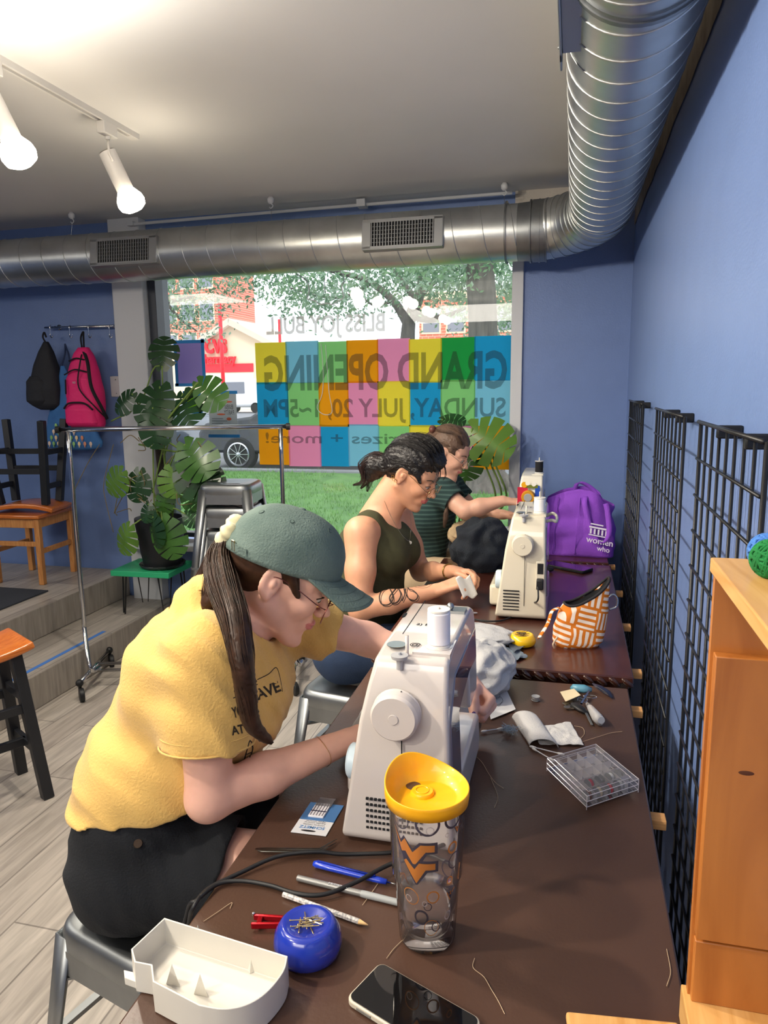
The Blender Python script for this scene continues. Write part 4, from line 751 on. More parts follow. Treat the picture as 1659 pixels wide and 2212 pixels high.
        # rear moulding with smoky glossy panel
        b = MB(); b.prism([(.03, .08), (L_*.3, .1), (L_*.3, H-.14), (L_*.66, H-.12), (L_*.93, H-.13), (L_*.93, H-.06), (.1, H-.055), (.03, H-.12)], W-.011, W-.0005, 'YZ'); b.v = [(x-.07*W*(z/H)+.003, y, z) for x, y, z in b.v]; b.build('rear_panel', mat('glossy grey panel', (120, 118, 134), .06, coat=1), t, bevel=.002)
    b = MB(); b.cyl((W*.45, L_*.84, .165), (W*.45, L_*.84, .12), .004, 10); b.cyl((W*.45, L_*.84, .12), (W*.45, L_*.84, .09), .001, 6); b.build('needle_bar', CHR, t, smooth=True)
    b = MB(); b.cyl((W*.52, L_*.84, .165), (W*.52, L_*.84, .1), .004, 10); b.box((W*.42, L_*.8, .09), (W*.58, L_*.88, .094)); b.build('presser_foot', CHR, t)
    b = MB(); b.box((W*.3, L_*.74, .0855), (W*.7, L_*.95, .0865)); b.build('needle_plate', CHR, t)
    b = MB(); b.tube(smooth_path([(wr(H)-.002, L_*.5, H-.03), (wr(H)+.02, L_*.5, H-.02), (wr(H)+.035, L_*.48, H-.03), (wr(H)+.035, L_*.3, H-.035), (wr(H)+.02, L_*.28, H-.03), (wr(H)-.002, L_*.28, H-.035)]), .006, 10)
    if plug: b.build('carry_handle', SH, t, smooth=True)
    if deco:
        cs = [(206, 40, 70), (232, 170, 30), (40, 80, 180), (240, 236, 224), (110, 120, 40)]; ms = [mat('deco %s' % k, c, .3) for k, c in zip('abcde', cs)]; b = MB(); rr = random.Random(4)
        b.cur = 0; b.box((W*.2, -.002, H*.55), (W*.5, 0, H*.85)); b.cur = 2; b.box((W*.72, -.002, H*.72), (W*.86, 0, H*.87)); b.cur = 4; b.box((W*.4, -.0021, H*.84), (W*.8, 0, H*.88))
        for k, (x, z, q) in enumerate(((.3, .52, .16), (.45, .46, .1), (.62, .47, .1), (.8, .5, .09), (.4, .88, .09), (.5, .9, .07), (.68, .89, .07), (.22, .42, .1), (.78, .66, .09))): b.cur = (1, 2, 3, 4, 1, 3, 3, 2, 3)[k]; b.lathe([(0, .003+.0002*k), (q*W, .003+.0002*k)], 16, M=frame((x*W, 0, z*H), (1, 0, 0), (0, 0, 1), (0, -1, 0)), cap=False)
        b.build('painted_pattern', ms, t)
    for x in (.15, .85):
        for y in (.1, .9): MB().cyl((W*x, L_*y, -.006), (W*x, L_*y, .004), .008, 10).build('rubber_foot', BLKP, t)
    return t
def spool(x, y, z, label, c, h=.055, r=.017, cap=(236, 232, 222)):
    t = thing('thread_spool', label, 'thread spool', (x, y, z)); b = MB(); b.lathe([(.003, 0), (.021, 0), (.021, .003), (r*.8, .006)], 24, cap=False); b.lathe([(r*.8, h-.006), (.021, h-.003), (.021, h), (.003, h)], 24, cap=False); b.build('spool_core', mat('spool plastic '+label[:9], cap, .4), t, auto=40)
    b = MB(); b.lathe([(r*.8, .005)]+[(r+.0005*(k % 2), .006+(h-.012)*k/30) for k in range(31)]+[(r*.8, h-.005)], 28, cap=False); b.build('thread', mat('thread '+label[:9], c, .9), t, smooth=True); return t
m1 = machine((-.398, 1.195, .756), 0, 'white sewing machine at the front desk with the person in yellow', .212, .362, .42, (208, 200, 194))
spool(-.398+.212*.8, 1.295, .756+.361, 'white thread spool standing on top of the nearest sewing machine', (238, 236, 240), .072, .021)
m2 = machine((-.247, 2.55, .771), 0, 'cream sewing machine on the middle desk with lead plugged into its side', .182, .372, .40, (216, 208, 188), plug=True)
spool(-.247+.182*.8, 2.65, .771+.371, 'white thread spool on the cream sewing machine', (244, 242, 238), .055, .02)
m3 = machine((-.275, 3.56, .771), 0, 'sewing machine with colourful painted end at the window desk', .16, .395, .38, (226, 222, 208), deco=True, vents=False, extras=False)
spool(-.275+.16*.8, 3.66, .771+.394, 'black thread spool on the colourful sewing machine', (26, 26, 30), .06, .019, (200, 200, 200))
# power leads
def cord(name, label, pts, r, m, flat=1.0, n=8): return tag(MB().tube(smooth_path(pts, n), r, 8, flat=flat).build(name, m, smooth=True), label, 'cable')
D1 = .7515
def dz(x, y, z=.0): v = onz(x, y, D1+z); return v
cord('power_lead', 'black power lead looping across the near desk and over its edge', [dz(985, 1870, .01), dz(900, 1838, .008), dz(830, 1843, .006), dz(740, 1845, .006), dz(680, 1840, .012), dz(600, 1850, .01), dz(520, 1885, .006), dz(450, 1920, .006), dz(418, 1960, .004), Vector((-.6, .98, .70)), Vector((-.64, 1.0, .5)), Vector((-.64, 1.1, .1)), Vector((-.5, 1.2, .01))], .0038, BLKP)
cord('power_lead', 'second strand of black power lead curving below the blue seam ripper', [dz(990, 1810, .02), dz(900, 1850, .03), dz(840, 1868, .02), dz(770, 1905, .012), dz(700, 1932, .008), dz(640, 1930, .008), dz(580, 1912, .006), dz(520, 1903, .006), dz(470, 1910, .006), dz(425, 1945, .006), Vector((-.605, .985, .72)), Vector((-.66, 1.0, .5)), Vector((-.66, 1.1, .1)), Vector((-.52, 1.22, .01))], .0038, BLKP)
D2 = .7665
d2 = lambda x, y, z=0: onz(x, y, D2+z)
cord('power_lead', 'thin black lead from the cream sewing machine lying across the middle desk', [Vector((-.095, 2.51, .905)), Vector((-.095, 2.49, .86)), d2(1140, 1305, .03), d2(1100, 1335, .006), d2(1060, 1342, .004), d2(1010, 1335, .004), d2(960, 1325, .004)], .003, BLKP)
# ================================================================== TUMBLER
tm = thing('tumbler', 'clear plastic tumbler with yellow lid, printed circles and orange emblem', 'tumbler', (-.194, .998, .7508)); TH = .2
CLR = thin('clear tumbler plastic', (240, 222, 214), .05, .03, 1.25); CLR2 = thin('inner tumbler wall', (240, 220, 208), .06, .05, 1.1)
b = MB(); b.lathe([(0, 0), (.038, 0), (.043, .005), (.050, .108), (.0535, .116), (.0585, .238)], 56, cap=False); b.build('outer_wall', CLR, tm, smooth=True)
prof_in = [(0, .022), (.034, .022), (.038, .028), (.048, .11), (.0555, .234)]
b = MB(); b.lathe(prof_in, 56, cap=False); b.build('inner_wall', CLR2, tm, smooth=True)
b = MB(); b.lathe([(.0, .0235), (.0335, .0235), (.0435, .08), (.0, .08)], 40, cap=False); b.build('water', thin('water', (206, 190, 180), .06, .0, 1.2), tm, smooth=True)
YEL = mat('yellow lid plastic', (246, 176, 18), .38, coat=.2)
az0 = math.atan2(-.965, .189)            # towards the camera
b = MB(); n = 72
def lidr(a):  # raised drinking lip
    d = (a-(az0+R(215))+PI) % (2*PI)-PI; return .025*math.exp(-(d/.95)**2)
rings = [(.0575, .232, 0), (.0625, .233, 0), (.064, .245, 0), (.064, .249, .5), (.064, .2535, 1), (.063, .2545, 1), (.0615, .2535, 1), (.057, .246, .4), (.047, .238, 0), (.043, .2365, 0), (0.0001, .2365, 0)]
vs = [(r*math.cos(2*PI*j/n), r*math.sin(2*PI*j/n), z+k*lidr(2*PI*j/n)) for r, z, k in rings for j in range(n)]
b.add(vs, [(i*n+j, i*n+(j+1) % n, (i+1)*n+(j+1) % n, (i+1)*n+j) for i in range(len(rings)-1) for j in range(n)]); lid = b.build('lid', YEL, tm, smooth=True)
la = az0+R(215); b = MB(); b.lathe([(0, .005), (.016, .005), (.018, .002), (.018, 0)], 28, (.012*math.cos(la), .012*math.sin(la), .2365), cap=False); b.tube([(.012*math.cos(la)+.01*math.cos(t), .012*math.sin(la)+.01*math.sin(t), .242) for t in [k*2*PI/20 for k in range(21)]], .0006, 5); b.build('slide_cap', YEL, lid, auto=40)
b = MB(); b.ball((.036*math.cos(la), .036*math.sin(la), .2372), (.012, .012, .0008), 20); b.build('drinking_hole', mat('hole shadow', (90, 66, 50), .6), lid)
b = MB()
def rprof(z, off=.0008): return float(np.interp(z, [p[1] for p in prof_in[1:]], [p[0] for p in prof_in[1:]]))+off
def wrap(x, z, off=.0008): r = rprof(z, off); a = az0+x/.055; return (r*math.cos(a), r*math.sin(a), z)
def ring2(b, cx, cz, r, w, off=.001, n=30):
    vs = []; 
    for k in range(n): a = 2*PI*k/n; vs += [wrap(cx+(r-w/2)*math.cos(a), cz+(r-w/2)*math.sin(a), off), wrap(cx+(r+w/2)*math.cos(a), cz+(r+w/2)*math.sin(a), off)]
    b.add(vs, [(2*k, 2*k+1, 2*((k+1) % n)+1, 2*((k+1) % n)) for k in range(n)])
def pc(px, py): return ((px-500)/6900, .232-(py-640)/7600)
NAV = mat('navy print', (32, 30, 62), .5); ORP = mat('orange print emblem', (232, 142, 24), .5); WHP = mat('white print', (224, 212, 206), .5)
RN = [(505, 690, 120, 26, 0), (790, 670, 105, 26, 0), (425, 1900, 85, 26, 0), (625, 2030, 60, 14, 0), (508, 1745, 48, 10, 0), (200, 690, 110, 12, 0), (840, 1220, 90, 12, 0), (570, 1615, 72, 16, 1), (300, 1640, 100, 10, 1), (800, 1040, 60, 22, 1), (560, 2040, 100, 8, 1), (780, 1450, 40, 12, 1), (470, 1705, 30, 10, 2), (160, 670, 24, 10, 2), (800, 1930, 50, 14, 2), (265, 1680, 40, 9, 2), (530, 760, 40, 8, 2), (715, 850, 22, 5, 2), (950, 800, 60, 12, 0), (1050, 1500, 80, 20, 1), (1200, 1000, 90, 24, 0), (1400, 1700, 90, 20, 0), (1500, 900, 80, 18, 1), (-200, 1200, 90, 20, 0), (-300, 1800, 70, 20, 1)]
for k, nm in enumerate(('navy_circles', 'orange_circles', 'white_circles')):
    b = MB()
    for (x, y, r, w, c) in RN:
        if c == k: q = pc(x, y); ring2(b, q[0], q[1], r/7200, w/7000)
    b.build(nm, (NAV, ORP, WHP)[k], tm)
def poly(b, pts, off, n=6):
    from mathutils.geometry import tessellate_polygon
    for tri in tessellate_polygon([[Vector((x, y, 0)) for x, y in pts]]):
        A_, B_, C_ = [Vector(pts[i]) for i in tri]; N_ = 6; ix = {}; vs = []; fs = []
        for i in range(N_+1):
            for j in range(N_+1-i): ix[i, j] = len(vs); q = A_+(B_-A_)*i/N_+(C_-A_)*j/N_; vs.append(wrap(*pc(q.x, q.y), off))
        for i in range(N_):
            for j in range(N_-i):
                fs.append((ix[i, j], ix[i+1, j], ix[i, j+1]))
                if i+j < N_-1: fs.append((ix[i+1, j], ix[i+1, j+1], ix[i, j+1]))
        b.add(vs, fs)
b = MB(); poly(b, [(95, 760), (200, 945), (245, 875), (345, 1008), (420, 915), (608, 908), (612, 1050), (500, 1056), (455, 1142), (622, 1142), (622, 1278), (505, 1285), (395, 1455), (370, 1462), (225, 1190), (215, 1130), (150, 1030)], .0012); em = b.build('emblem_outline', NAV, tm)
b = MB(); poly(b, [(112, 805), (205, 985), (258, 905), (345, 1050), (435, 942), (578, 940), (578, 1025), (485, 1027), (375, 1195), (345, 1195), (262, 1062), (212, 1085)], .0018); poly(b, [(268, 1160), (362, 1262), (415, 1175), (588, 1172), (588, 1250), (484, 1255), (380, 1438), (236, 1190)], .0018); b.build('emblem', ORP, em)
def small_wv(cx, cy, s, c1, c2):
    P_ = lambda pts: [(cx+x*s, cy+y*s) for x, y in pts]
    b = MB(); poly(b, P_([(-60, -60), (-20, -20), (0, -55), (20, -20), (75, -70), (75, -30), (40, -20), (10, 80), (-50, -25)]), .0012); o = b.build('small_emblem', c1, tm); b = MB(); poly(b, P_([(-48, -52), (-20, -8), (0, -40), (18, -6), (66, -56), (60, -34), (32, -22), (8, 58), (-40, -28)]), .0018); b.build('emblem_fill', c2, o)
small_wv(850, 830, .8, NAV, ORP); small_wv(800, 1650, 1.0, ORP, NAV)
# ================================================================== THINGS ON THE NEAR DESK
def plane_frame(x0, y0, x1, y1, z):
    a, c = onz(x0, y0, z), onz(x1, y1, z); d = (c-a); L_ = d.length; d.normalize(); return a, d, Vector((-d.y, d.x, 0)), L_
# phone
a, c, e = onz(735, 2150, .762), onz(822, 2075, .762), onz(1035, 2196, .762); u = (e-c); L_ = u.length*1.0; u.normalize(); v = (a-c); v = (v-u*v.dot(u)); Wd = .082; v.normalize(); L_ = .172
ph = thing('smartphone', 'smartphone in a pale clear case lying face up at the bottom of the near desk', 'phone', (c.x, c.y, D1)); M = frame((c.x, c.y, D1), u, v, (0, 0, 1))
def rrect(x0, y0, x1, y1, r, n=6): return [(cx+r*math.cos(a), cy+r*math.sin(a)) for cx, cy, a0 in ((x1-r, y1-r, 0), (x0+r, y1-r, 90), (x0+r, y0+r, 180), (x1-r, y0+r, 270)) for a in [R(a0+90*k/n) for k in range(n+1)]]
MB().prism(rrect(0, 0, L_, Wd, .012), 0, .0095, M=M).build('phone_case', mat('milky phone case', (196, 188, 170), .3), ph, bevel=.002, world=True)
MB().prism(rrect(.003, .003, L_-.003, Wd-.003, .01), .0096, .0108, M=M).build('phone_screen', mat('black glass screen', (10, 10, 12), .03, coat=1), ph, world=True)
MB().prism(rrect(.02, Wd-.0012, .045, Wd+.0012, .001), .003, .0065, M=M).build('side_button', mat('phone button', (120, 118, 112), .4), ph, world=True)
# pincushions
def pincushion(p, r, h, label, col, metal, seed):
    t = thing('magnetic_pincushion', label, 'pincushion', p); b = MB(); b.lathe([(0, 0), (r*.78, 0), (r*.93, h*.12), (r, h*.38), (r*.96, h*.66), (r*.82, h*.92), (r*.72, h), (r*.6, h*.97), (r*.3, h*.84), (0, h*.80)], 44, cap=False); b.build('pincushion_bowl', mat('plastic '+label[:7], col, .22, coat=.6), t, smooth=True)
    rr = random.Random(seed); M = mat('pins '+label[:7], metal, .25, 1)
    for k in range(16):
        a = rr.gauss(.2, .35)+(PI/2 if k % 6 == 0 else 0); x, y = rr.uniform(-.22, .22)*r, rr.uniform(-.25, .25)*r+.06*r; l = rr.uniform(.24, .34)*r; z = h*.87+.0018*(k % 5); b = MB(); b.cyl((x-l*math.cos(a), y-l*math.sin(a), z), (x+l*math.cos(a), y+l*math.sin(a), z+.001), .0009, 5); b.ball((x-l*math.cos(a), y-l*math.sin(a), z), .0016, 6); b.build('pin', M, t)
    return t
p = onz(668, 2052, D1); pb = pincushion((p.x, p.y-.004, D1), .052, .052, 'glossy blue magnetic pincushion holding pins beside the white tray', (30, 52, 160), (214, 196, 150), 1)
b = MB(); b.ball((-.026, -.024, .0475), .0035, 10); b.build('ball_head', mat('cream pin head', (236, 214, 190), .4), pb, smooth=True)
p = onz(1128, 1392, D2); pincushion((p.x, p.y, D2), .044, .036, 'yellow magnetic pincushion next to the patterned pouch', (246, 196, 16), (150, 140, 120), 5)
# white accessory tray
def rnd(P_, k=6): return [tuple(v.xy) for v in smooth_path([(x, y, 0) for x, y in P_], k)][:-1]
tr = thing('accessory_tray', 'white open plastic accessory box in front of the blue pincushion', 'tray', (onz(265, 2115, D1).x, onz(265, 2115, D1).y, D1))
zt_ = .048; A1, A2, A3, A4 = [onz(x, y, D1+zt_) for x, y in ((290, 2048), (352, 1985), (618, 2072), (510, 2178))]
TW = mat('white abs plastic', (212, 208, 198), .35); TP = [onz(x, y, D1+zt_) for x, y in ((283, 2050), (355, 1982), (622, 2065), (612, 2100), (575, 2145), (530, 2172), (480, 2180), (430, 2172), (330, 2120), (326, 2085), (290, 2078))]
TP = [(q.x, q.y) for q in TP]; TP = TP[:2]+rnd(TP[2:8], 5)+[TP[7]]+TP[8:]; cxx, cyy = sum(q[0] for q in TP)/len(TP), sum(q[1] for q in TP)/len(TP)
outer = TP; 
def inset(P_, k):
    n = len(P_); out = []
    for i in range(n):
        a, b_, c_ = Vector(P_[i-1]), Vector(P_[i]), Vector(P_[(i+1) % n]); n1 = (b_-a).normalized(); n2 = (c_-b_).normalized(); nn = Vector((-n1.y-n2.y, n1.x+n2.x)).normalized(); out.append(tuple(b_+nn*k/max(.4, nn.dot(Vector((-n1.y, n1.x))))))
    return out
area2 = sum(TP[i-1][0]*TP[i][1]-TP[i][0]*TP[i-1][1] for i in range(len(TP))); sg = 1 if area2 > 0 else -1
inn = inset(TP, sg*.0025); b = MB(); n = len(TP)
b.add([(x, y, D1) for x, y in TP]+[(x, y, D1+zt_) for x, y in TP]+[(x, y, D1+zt_) for x, y in inn]+[(x, y, D1+.006) for x, y in inn], [(i, (i+1) % n, n+(i+1) % n, n+i) for i in range(n)]+[(n+i, n+(i+1) % n, 2*n+(i+1) % n, 2*n+i) for i in range(n)]+[(2*n+i, 2*n+(i+1) % n, 3*n+(i+1) % n, 3*n+i) for i in range(n)]+[tuple(range(n-1, -1, -1)), tuple(3*n+i for i in range(n))])
b.build('tray_shell', TW, tr, world=True, bevel=.0008)
b = MB(); q = [onz(x, y, D1+.004) for x, y in ((268, 2105), (325, 2118), (332, 2145), (270, 2122))]; b.prism([(v.x, v.y) for v in q], D1, D1+.012); b.build('tray_foot', TW, tr, bevel=.001, world=True)
for x, y, dx, dy in ((425, 2048, .2, 1), (487, 2075, .2, 1), (542, 2100, .2, 1), (380, 2120, -.2, -1), (440, 2142, -.2, -1)):
    q = onz(x, y, D1+.006); s = .011; b = MB(); b.add([(q.x-s, q.y+dy*.008, D1+.0065), (q.x+s, q.y+dy*.008, D1+.0065), (q.x, q.y-dy*.004, D1+.0065), (q.x, q.y+dy*.007, D1+zt_*.85)], [(0, 1, 2), (0, 1, 3), (1, 2, 3), (2, 0, 3)]); b.build('support_fin', TW, tr, world=True)
# tools
def rod(name, label, cat, p, q, build, z=0): 
    a, c = dz(*p, z), dz(*q, z); return a, c, (c-a).normalized()
a, c = dz(678, 1865, .007), dz(835, 1905, .006); d = (c-a).normalized(); t = thing('seam_ripper', 'blue handled seam ripper between the two strands of black lead', 'tool', a*1-Vector((0, 0, .006)))
MB().tube([a-d*.0, a+d*.006, a+d*.03, a+(c-a)*.9, c], [.0055, .0075, .0072, .0062, .005], 12, flat=.8).build('handle', mat('blue plastic handle', (28, 62, 190), .25, coat=.4), t, smooth=True, world=True)
MB().tube([a+d*.008+Vector((0, 0, .0065)), a+(c-a)*.85+Vector((0, 0, .006))], .0022, 6).build('handle_ridge', mat('dark blue groove', (20, 44, 150), .3), t, smooth=True, world=True)
MB().tube([c, c+d*.03, c+d*.045+Vector((0, 0, .003))], [.002, .0016, .0004], 8).build('blade', CHR, t, smooth=True, world=True)
a, c = dz(642, 1896, .0052), dz(870, 1952, .0052); d = (c-a).normalized(); t = thing('marker_pen', 'silver grey marker pen lying under the black lead', 'pen', a-Vector((0, 0, .005)))
MB().tube([a, a+d*.001, a+(c-a)*.62], [.004, .0052, .0052], 14).build('barrel', mat('grey pen barrel', (136, 136, 134), .35, .3), t, auto=40, world=True)
MB().tube([a+(c-a)*.62, a+(c-a)*.66, c], [.0056, .006, .0055], 14).build('cap', mat('grey pen cap', (156, 160, 160), .45), t, auto=40, world=True)
text_mb('permanent', .008, frame(a+(c-a)*.4+Vector((0, 0, .0056)), d, Vector((-d.y, d.x, 0)))).build('pen_print', WHITE, t, world=True)
a, c = dz(612, 1932, .0045), dz(795, 1998, .0045); d = (c-a).normalized(); t = thing('fabric_pencil', 'white speckled pencil with a bare wooden tip above the blue pincushion', 'pencil', a-Vector((0, 0, .0045)))
MB().tube([a, a+(c-a)*.9], .0045, 7).build('pencil_barrel', mat('speckled white paint', (226, 220, 214), .45, c2=(150, 150, 150), nscale=260, detail=0), t, world=True)
MB().tube([a+(c-a)*.9, c], [.0043, .0008], 10).build('pencil_tip', mat('bare pencil wood', (222, 182, 128), .7), t, smooth=True, world=True)
a, c = dz(545, 1990, .008), dz(640, 1992, .008); d = (c-a).normalized(); nn = Vector((-d.y, d.x, 0)); t = thing('thread_snips', 'red metal thread snips half hidden behind the blue pincushion', 'tool', a-Vector((0, 0, .008))); RM = mat('red anodised metal', (170, 18, 30), .25, .6)
for s in (-1, 1): MB().bar(a+nn*s*.0095, c+nn*s*.006, .005, .011).build('handle', RM, t, bevel=.002, world=True)
b = MB(); b.bar(a+d*.012-nn*.011, a+d*.012+nn*.011, .008, .009); b.bar(a+d*.055-nn*.008, a+d*.055+nn*.008, .008, .009); b.build('crosspiece', RM, t, bevel=.0015, world=True)
b = MB(); b.ball(a+nn*.0095+Vector((0, 0, .006)), .003, 10); b.build('rivet', CHR, t, smooth=True, world=True)
a, m_, c, c2 = dz(552, 1834, .005), dz(690, 1834, .008), dz(728, 1812, .007), dz(726, 1820, .004); t = thing('tweezers', 'bent steel tweezers above the black lead', 'tweezers', a-Vector((0, 0, .005))); TZ = mat('dark tweezers steel', (96, 96, 92), .3, 1)
MB().tube([a, a*.9+m_*.1, m_, c], [.002, .0048, .0035, .001], 8, flat=.3).build('arm', TZ, t, smooth=True, world=True); w_ = Vector((.002, -.008, 0)); MB().tube([a, a*.9+m_*.1+w_*.5, m_+w_, c2], [.002, .0048, .0035, .001], 8, flat=.3).build('arm', TZ, t, smooth=True, world=True)
# needle packet
cn4 = [dz(*p, .0008) for p in ((676, 1733), (737, 1739), (704, 1806), (628, 1797))]; u = (cn4[1]-cn4[0]).normalized(); v = (cn4[0]-cn4[3]); Wn, Hn = (cn4[1]-cn4[0]).length*.9, v.length; v = (v-u*v.dot(u)).normalized(); o = cn4[3]
u2 = (cn4[2]-cn4[3]).normalized(); v2 = Vector((-u2.y, u2.x, 0)); Wn = (cn4[2]-cn4[3]).length; Hn = (cn4[0]-cn4[3]).dot(v2); M = frame(o, u2, v2, (0, 0, 1)); M[2][3] = D1
sk = (cn4[0]-cn4[3]).dot(u2)/Hn; M = M @ Matrix(((1, sk*.6, 0, 0), (0, 1, 0, 0), (0, 0, 1, 0), (0, 0, 0, 1)))
t = thing('needle_packet', 'blue and white sewing needle packet lying left of the nearest machine', 'packet', (o.x, o.y, D1))
MB().box((0, 0, 0), (Wn, Hn*.42, .001), M).build('white_flap', mat('packet white', (226, 228, 232), .5), t, world=True); MB().box((0, Hn*.42, 0), (Wn, Hn, .001), M).build('blue_card', mat('packet blue', (74, 122, 178), .5), t, world=True)
b = MB(); text_mb('SCHMETZ', .0115, M @ frame((Wn*.5, Hn*.2, .0012), (-1, 0, 0), (0, -1, 0), (0, 0, 1)), .0002, b, font_off=.02); b.build('brand_lettering', mat('packet lettering blue', (70, 130, 190), .5), t, world=True)
b = MB(); [text_mb(s_, .006, M @ frame((Wn*.5, Hn*y_, .0012), (-1, 0, 0), (0, -1, 0), (0, 0, 1)), .0002, b) for s_, y_ in (('Universal Needles', .28), ('Aiguilles Universal', .34), ('Agujas Universal', .39))]; b.build('small_print', mat('packet small print', (110, 112, 120), .5), t, world=True)
b = MB(); b.ball((Wn*.45, Hn*.09, .0011), (Wn*.22, .003, .0003), 16, M); b.build('hang_hole', MATS['black plastic'], t, world=True)
b = MB(); b.box((Wn*.2, Hn*.5, .001), (Wn*.65, Hn*.95, .005), M); cse = b.build('needle_case', mat('needle case white', (228, 228, 234), .3), t, bevel=.001, world=True)
b = MB(); [b.box((Wn*(.25+.085*k), Hn*.53, .005), (Wn*(.265+.085*k), Hn*.92, .0056), M) for k in range(5)]; b.box((Wn*.2, Hn*.66, .0051), (Wn*.65, Hn*.68, .0058), M); b.build('case_slots', NAV, cse, world=True)
b = MB(); b.box((Wn*.22, Hn*.85, .005), (Wn*.7, Hn*1.12, .0062), M); b.build('clear_lid', thin('clear lid', (200, 200, 210), .2), cse, world=True)
# bobbin box
q0, q1, q2, q3 = [onz(x, y, D1+.03) for x, y in ((1182, 1638), (1290, 1618), (1380, 1683), (1268, 1720))]
o = q3; u = (q2-q3); Lu = u.length; u.normalize(); v = Vector((-u.y, u.x, 0)); Lv = (q0-q3).dot(v); sk = (q0-q3).dot(u)/Lv; M = frame((o.x, o.y, D1), u, v, (0, 0, 1)) @ Matrix.Rotation(R(2), 4, 'Z')
v = (q0-q3); Lv = v.length; v.normalize(); M = frame((o.x, o.y, D1), u, v, (0, 0, 1)); PLA = thin('clear box plastic', (236, 230, 236), .1, .02, 1.3); PLE = thin('clear plastic edge', (228, 224, 232), .75, .1, 1.5)
bb = thing('bobbin_box', 'clear plastic box of thread bobbins by the right edge of the near desk', 'box', (o.x, o.y, D1))
MB().box((0, 0, .006), (Lu, Lv, .03), M).build('box_shell', thin('box shell plastic', (240, 236, 240), .08, .02, 1.2), bb, world=True)
b = MB(); 
for z in (.006, .018, .030):
    for p_, q_ in (((0, 0), (Lu, 0)), ((Lu, 0), (Lu, Lv)), ((Lu, Lv), (0, Lv)), ((0, Lv), (0, 0))): b.cyl(M @ Vector((*p_, z)), M @ Vector((*q_, z)), .0008, 5)
for x, y in ((0, 0), (Lu, 0), (Lu, Lv), (0, Lv)): b.cyl(M @ Vector((x, y, 0)), M @ Vector((x, y, .03)), .0008, 5)
e = .012
for p_, q_ in (((e, e), (Lu-e, e)), ((Lu-e, e), (Lu-e, Lv-e)), ((Lu-e, Lv-e), (e, Lv-e)), ((e, Lv-e), (e, e))): b.cyl(M @ Vector((*p_, .0305)), M @ Vector((*q_, .0305)), .0006, 5)
b.build('box_rim', PLE, bb, world=True)
b = MB()
for i in range(1, 5): b.box((Lu*i/5-.0004, .002, .007), (Lu*i/5+.0004, Lv-.002, .024), M); b.box((.002, Lv*i/5-.0004, .007), (Lu-.002, Lv*i/5+.0004, .024), M)
b.build('divider', thin('divider plastic', (244, 240, 244), .3, .2, 1.02), bb, world=True)
def bobbin(p, c, ax, label, name='bobbin', top=True, parent=None, k=1.0):
    t = thing(name, label, 'bobbin', p, 0, 'bobbins in the clear box' if 'box' in label else None); z = Vector(ax).normalized(); x = z.orthogonal(); Mb = frame((0, 0, 0), x, z.cross(x), z)
    b = MB(); [b.lathe([(.003*k, h), (.010*k, h), (.010*k, h+.0012), (.003*k, h+.0012)], 20, M=Mb, cap=False) for h in (0, .0088*k)]; b.cyl(Mb @ Vector((0, 0, 0)), Mb @ Vector((0, 0, .010*k)), .0035*k, 10); b.build('bobbin_core', thin('bobbin plastic '+label[:6], (210, 214, 220), .45), t, auto=40)
    if c: b = MB(); b.lathe([(.0035, .0012), (.0085*k, .0014), (.0085*k, .0086*k), (.0035, .0088*k)], 20, M=Mb, cap=False); b.build('wound_thread', mat('bobbin thread '+label[:12], c, .8), t, smooth=True)
for (i, j, c, lab) in ((1, 1, (196, 30, 60), 'crimson bobbin in the clear box'), (1, 0, (214, 196, 160), 'beige bobbin at the near corner of the clear box'), (2, 0, (220, 50, 60), 'red bobbin in the front row of the clear box'), (3, 1, (226, 226, 222), 'white bobbin in the clear box'), (0, 0, (110, 60, 40), 'brown bobbin at the left front corner of the clear box'), (3, 0, (200, 200, 196), 'pale grey bobbin in the front row of the clear box'), (4, 1, None, 'empty bobbin at the right of the clear box'), (2, 1, None, 'empty bobbin between the crimson and white ones in the clear box')):
    p = M @ Vector((Lu*(i+.5)/5-.006, Lv*(j+.5)/5, .0185)); bobbin(p, c, u, lab, k=1.15)
if 0: pass
p = dz(1157, 1512, 0); bobbin((p.x, p.y, D1), (150, 146, 142), (0, 0, 1), 'metal bobbin standing alone between the drawing and the keys', k=1.15)
p = dz(1023, 1592, 0); bobbin((p.x, p.y, D1), (96, 124, 148), (0, 0, 1), 'blue-grey bobbin beside the machine near the hand', k=1.2)
# cloths
def cloth(name, label, corners, z0, amp, m, seed, cat='fabric', n=26, group=None, thick=.0015, fold=0):
    P_ = [Vector(c) for c in corners]
    def f(u, v):
        p = (P_[0]*(1-u)+P_[1]*u)*(1-v)+(P_[3]*(1-u)+P_[2]*u)*v; e = 1-.0*max(abs(u-.5), abs(v-.5))
        h = noise.noise(Vector((u*3+seed, v*3, seed)))*.8+.5*noise.noise(Vector((u*7, v*5+seed, 0)))+.25*noise.noise(Vector((u*15, v*15, seed))); q = noise.noise(Vector((u*4, v*4, seed+9)))
        return (p.x+q*amp*.5, p.y+noise.noise(Vector((u*4, v*4, seed+19)))*amp*.5, p.z+max(0, h+.25)*amp+.0008)
    b = MB(); b.grid(f, n, n); o = b.build(name, m, smooth=True); s_ = o.modifiers.new('s', 'SOLIDIFY'); s_.thickness = thick; s_.offset = 1; q = o.modifiers.new('u', 'SUBSURF'); q.levels = q.render_levels = 1
    return tag(o, label, cat, group)
GC = mat('light grey cotton', (190, 190, 190), .9, bump=.25, bscale=220); WC = mat('white cotton', (226, 224, 220), .9, bump=.2, bscale=200)
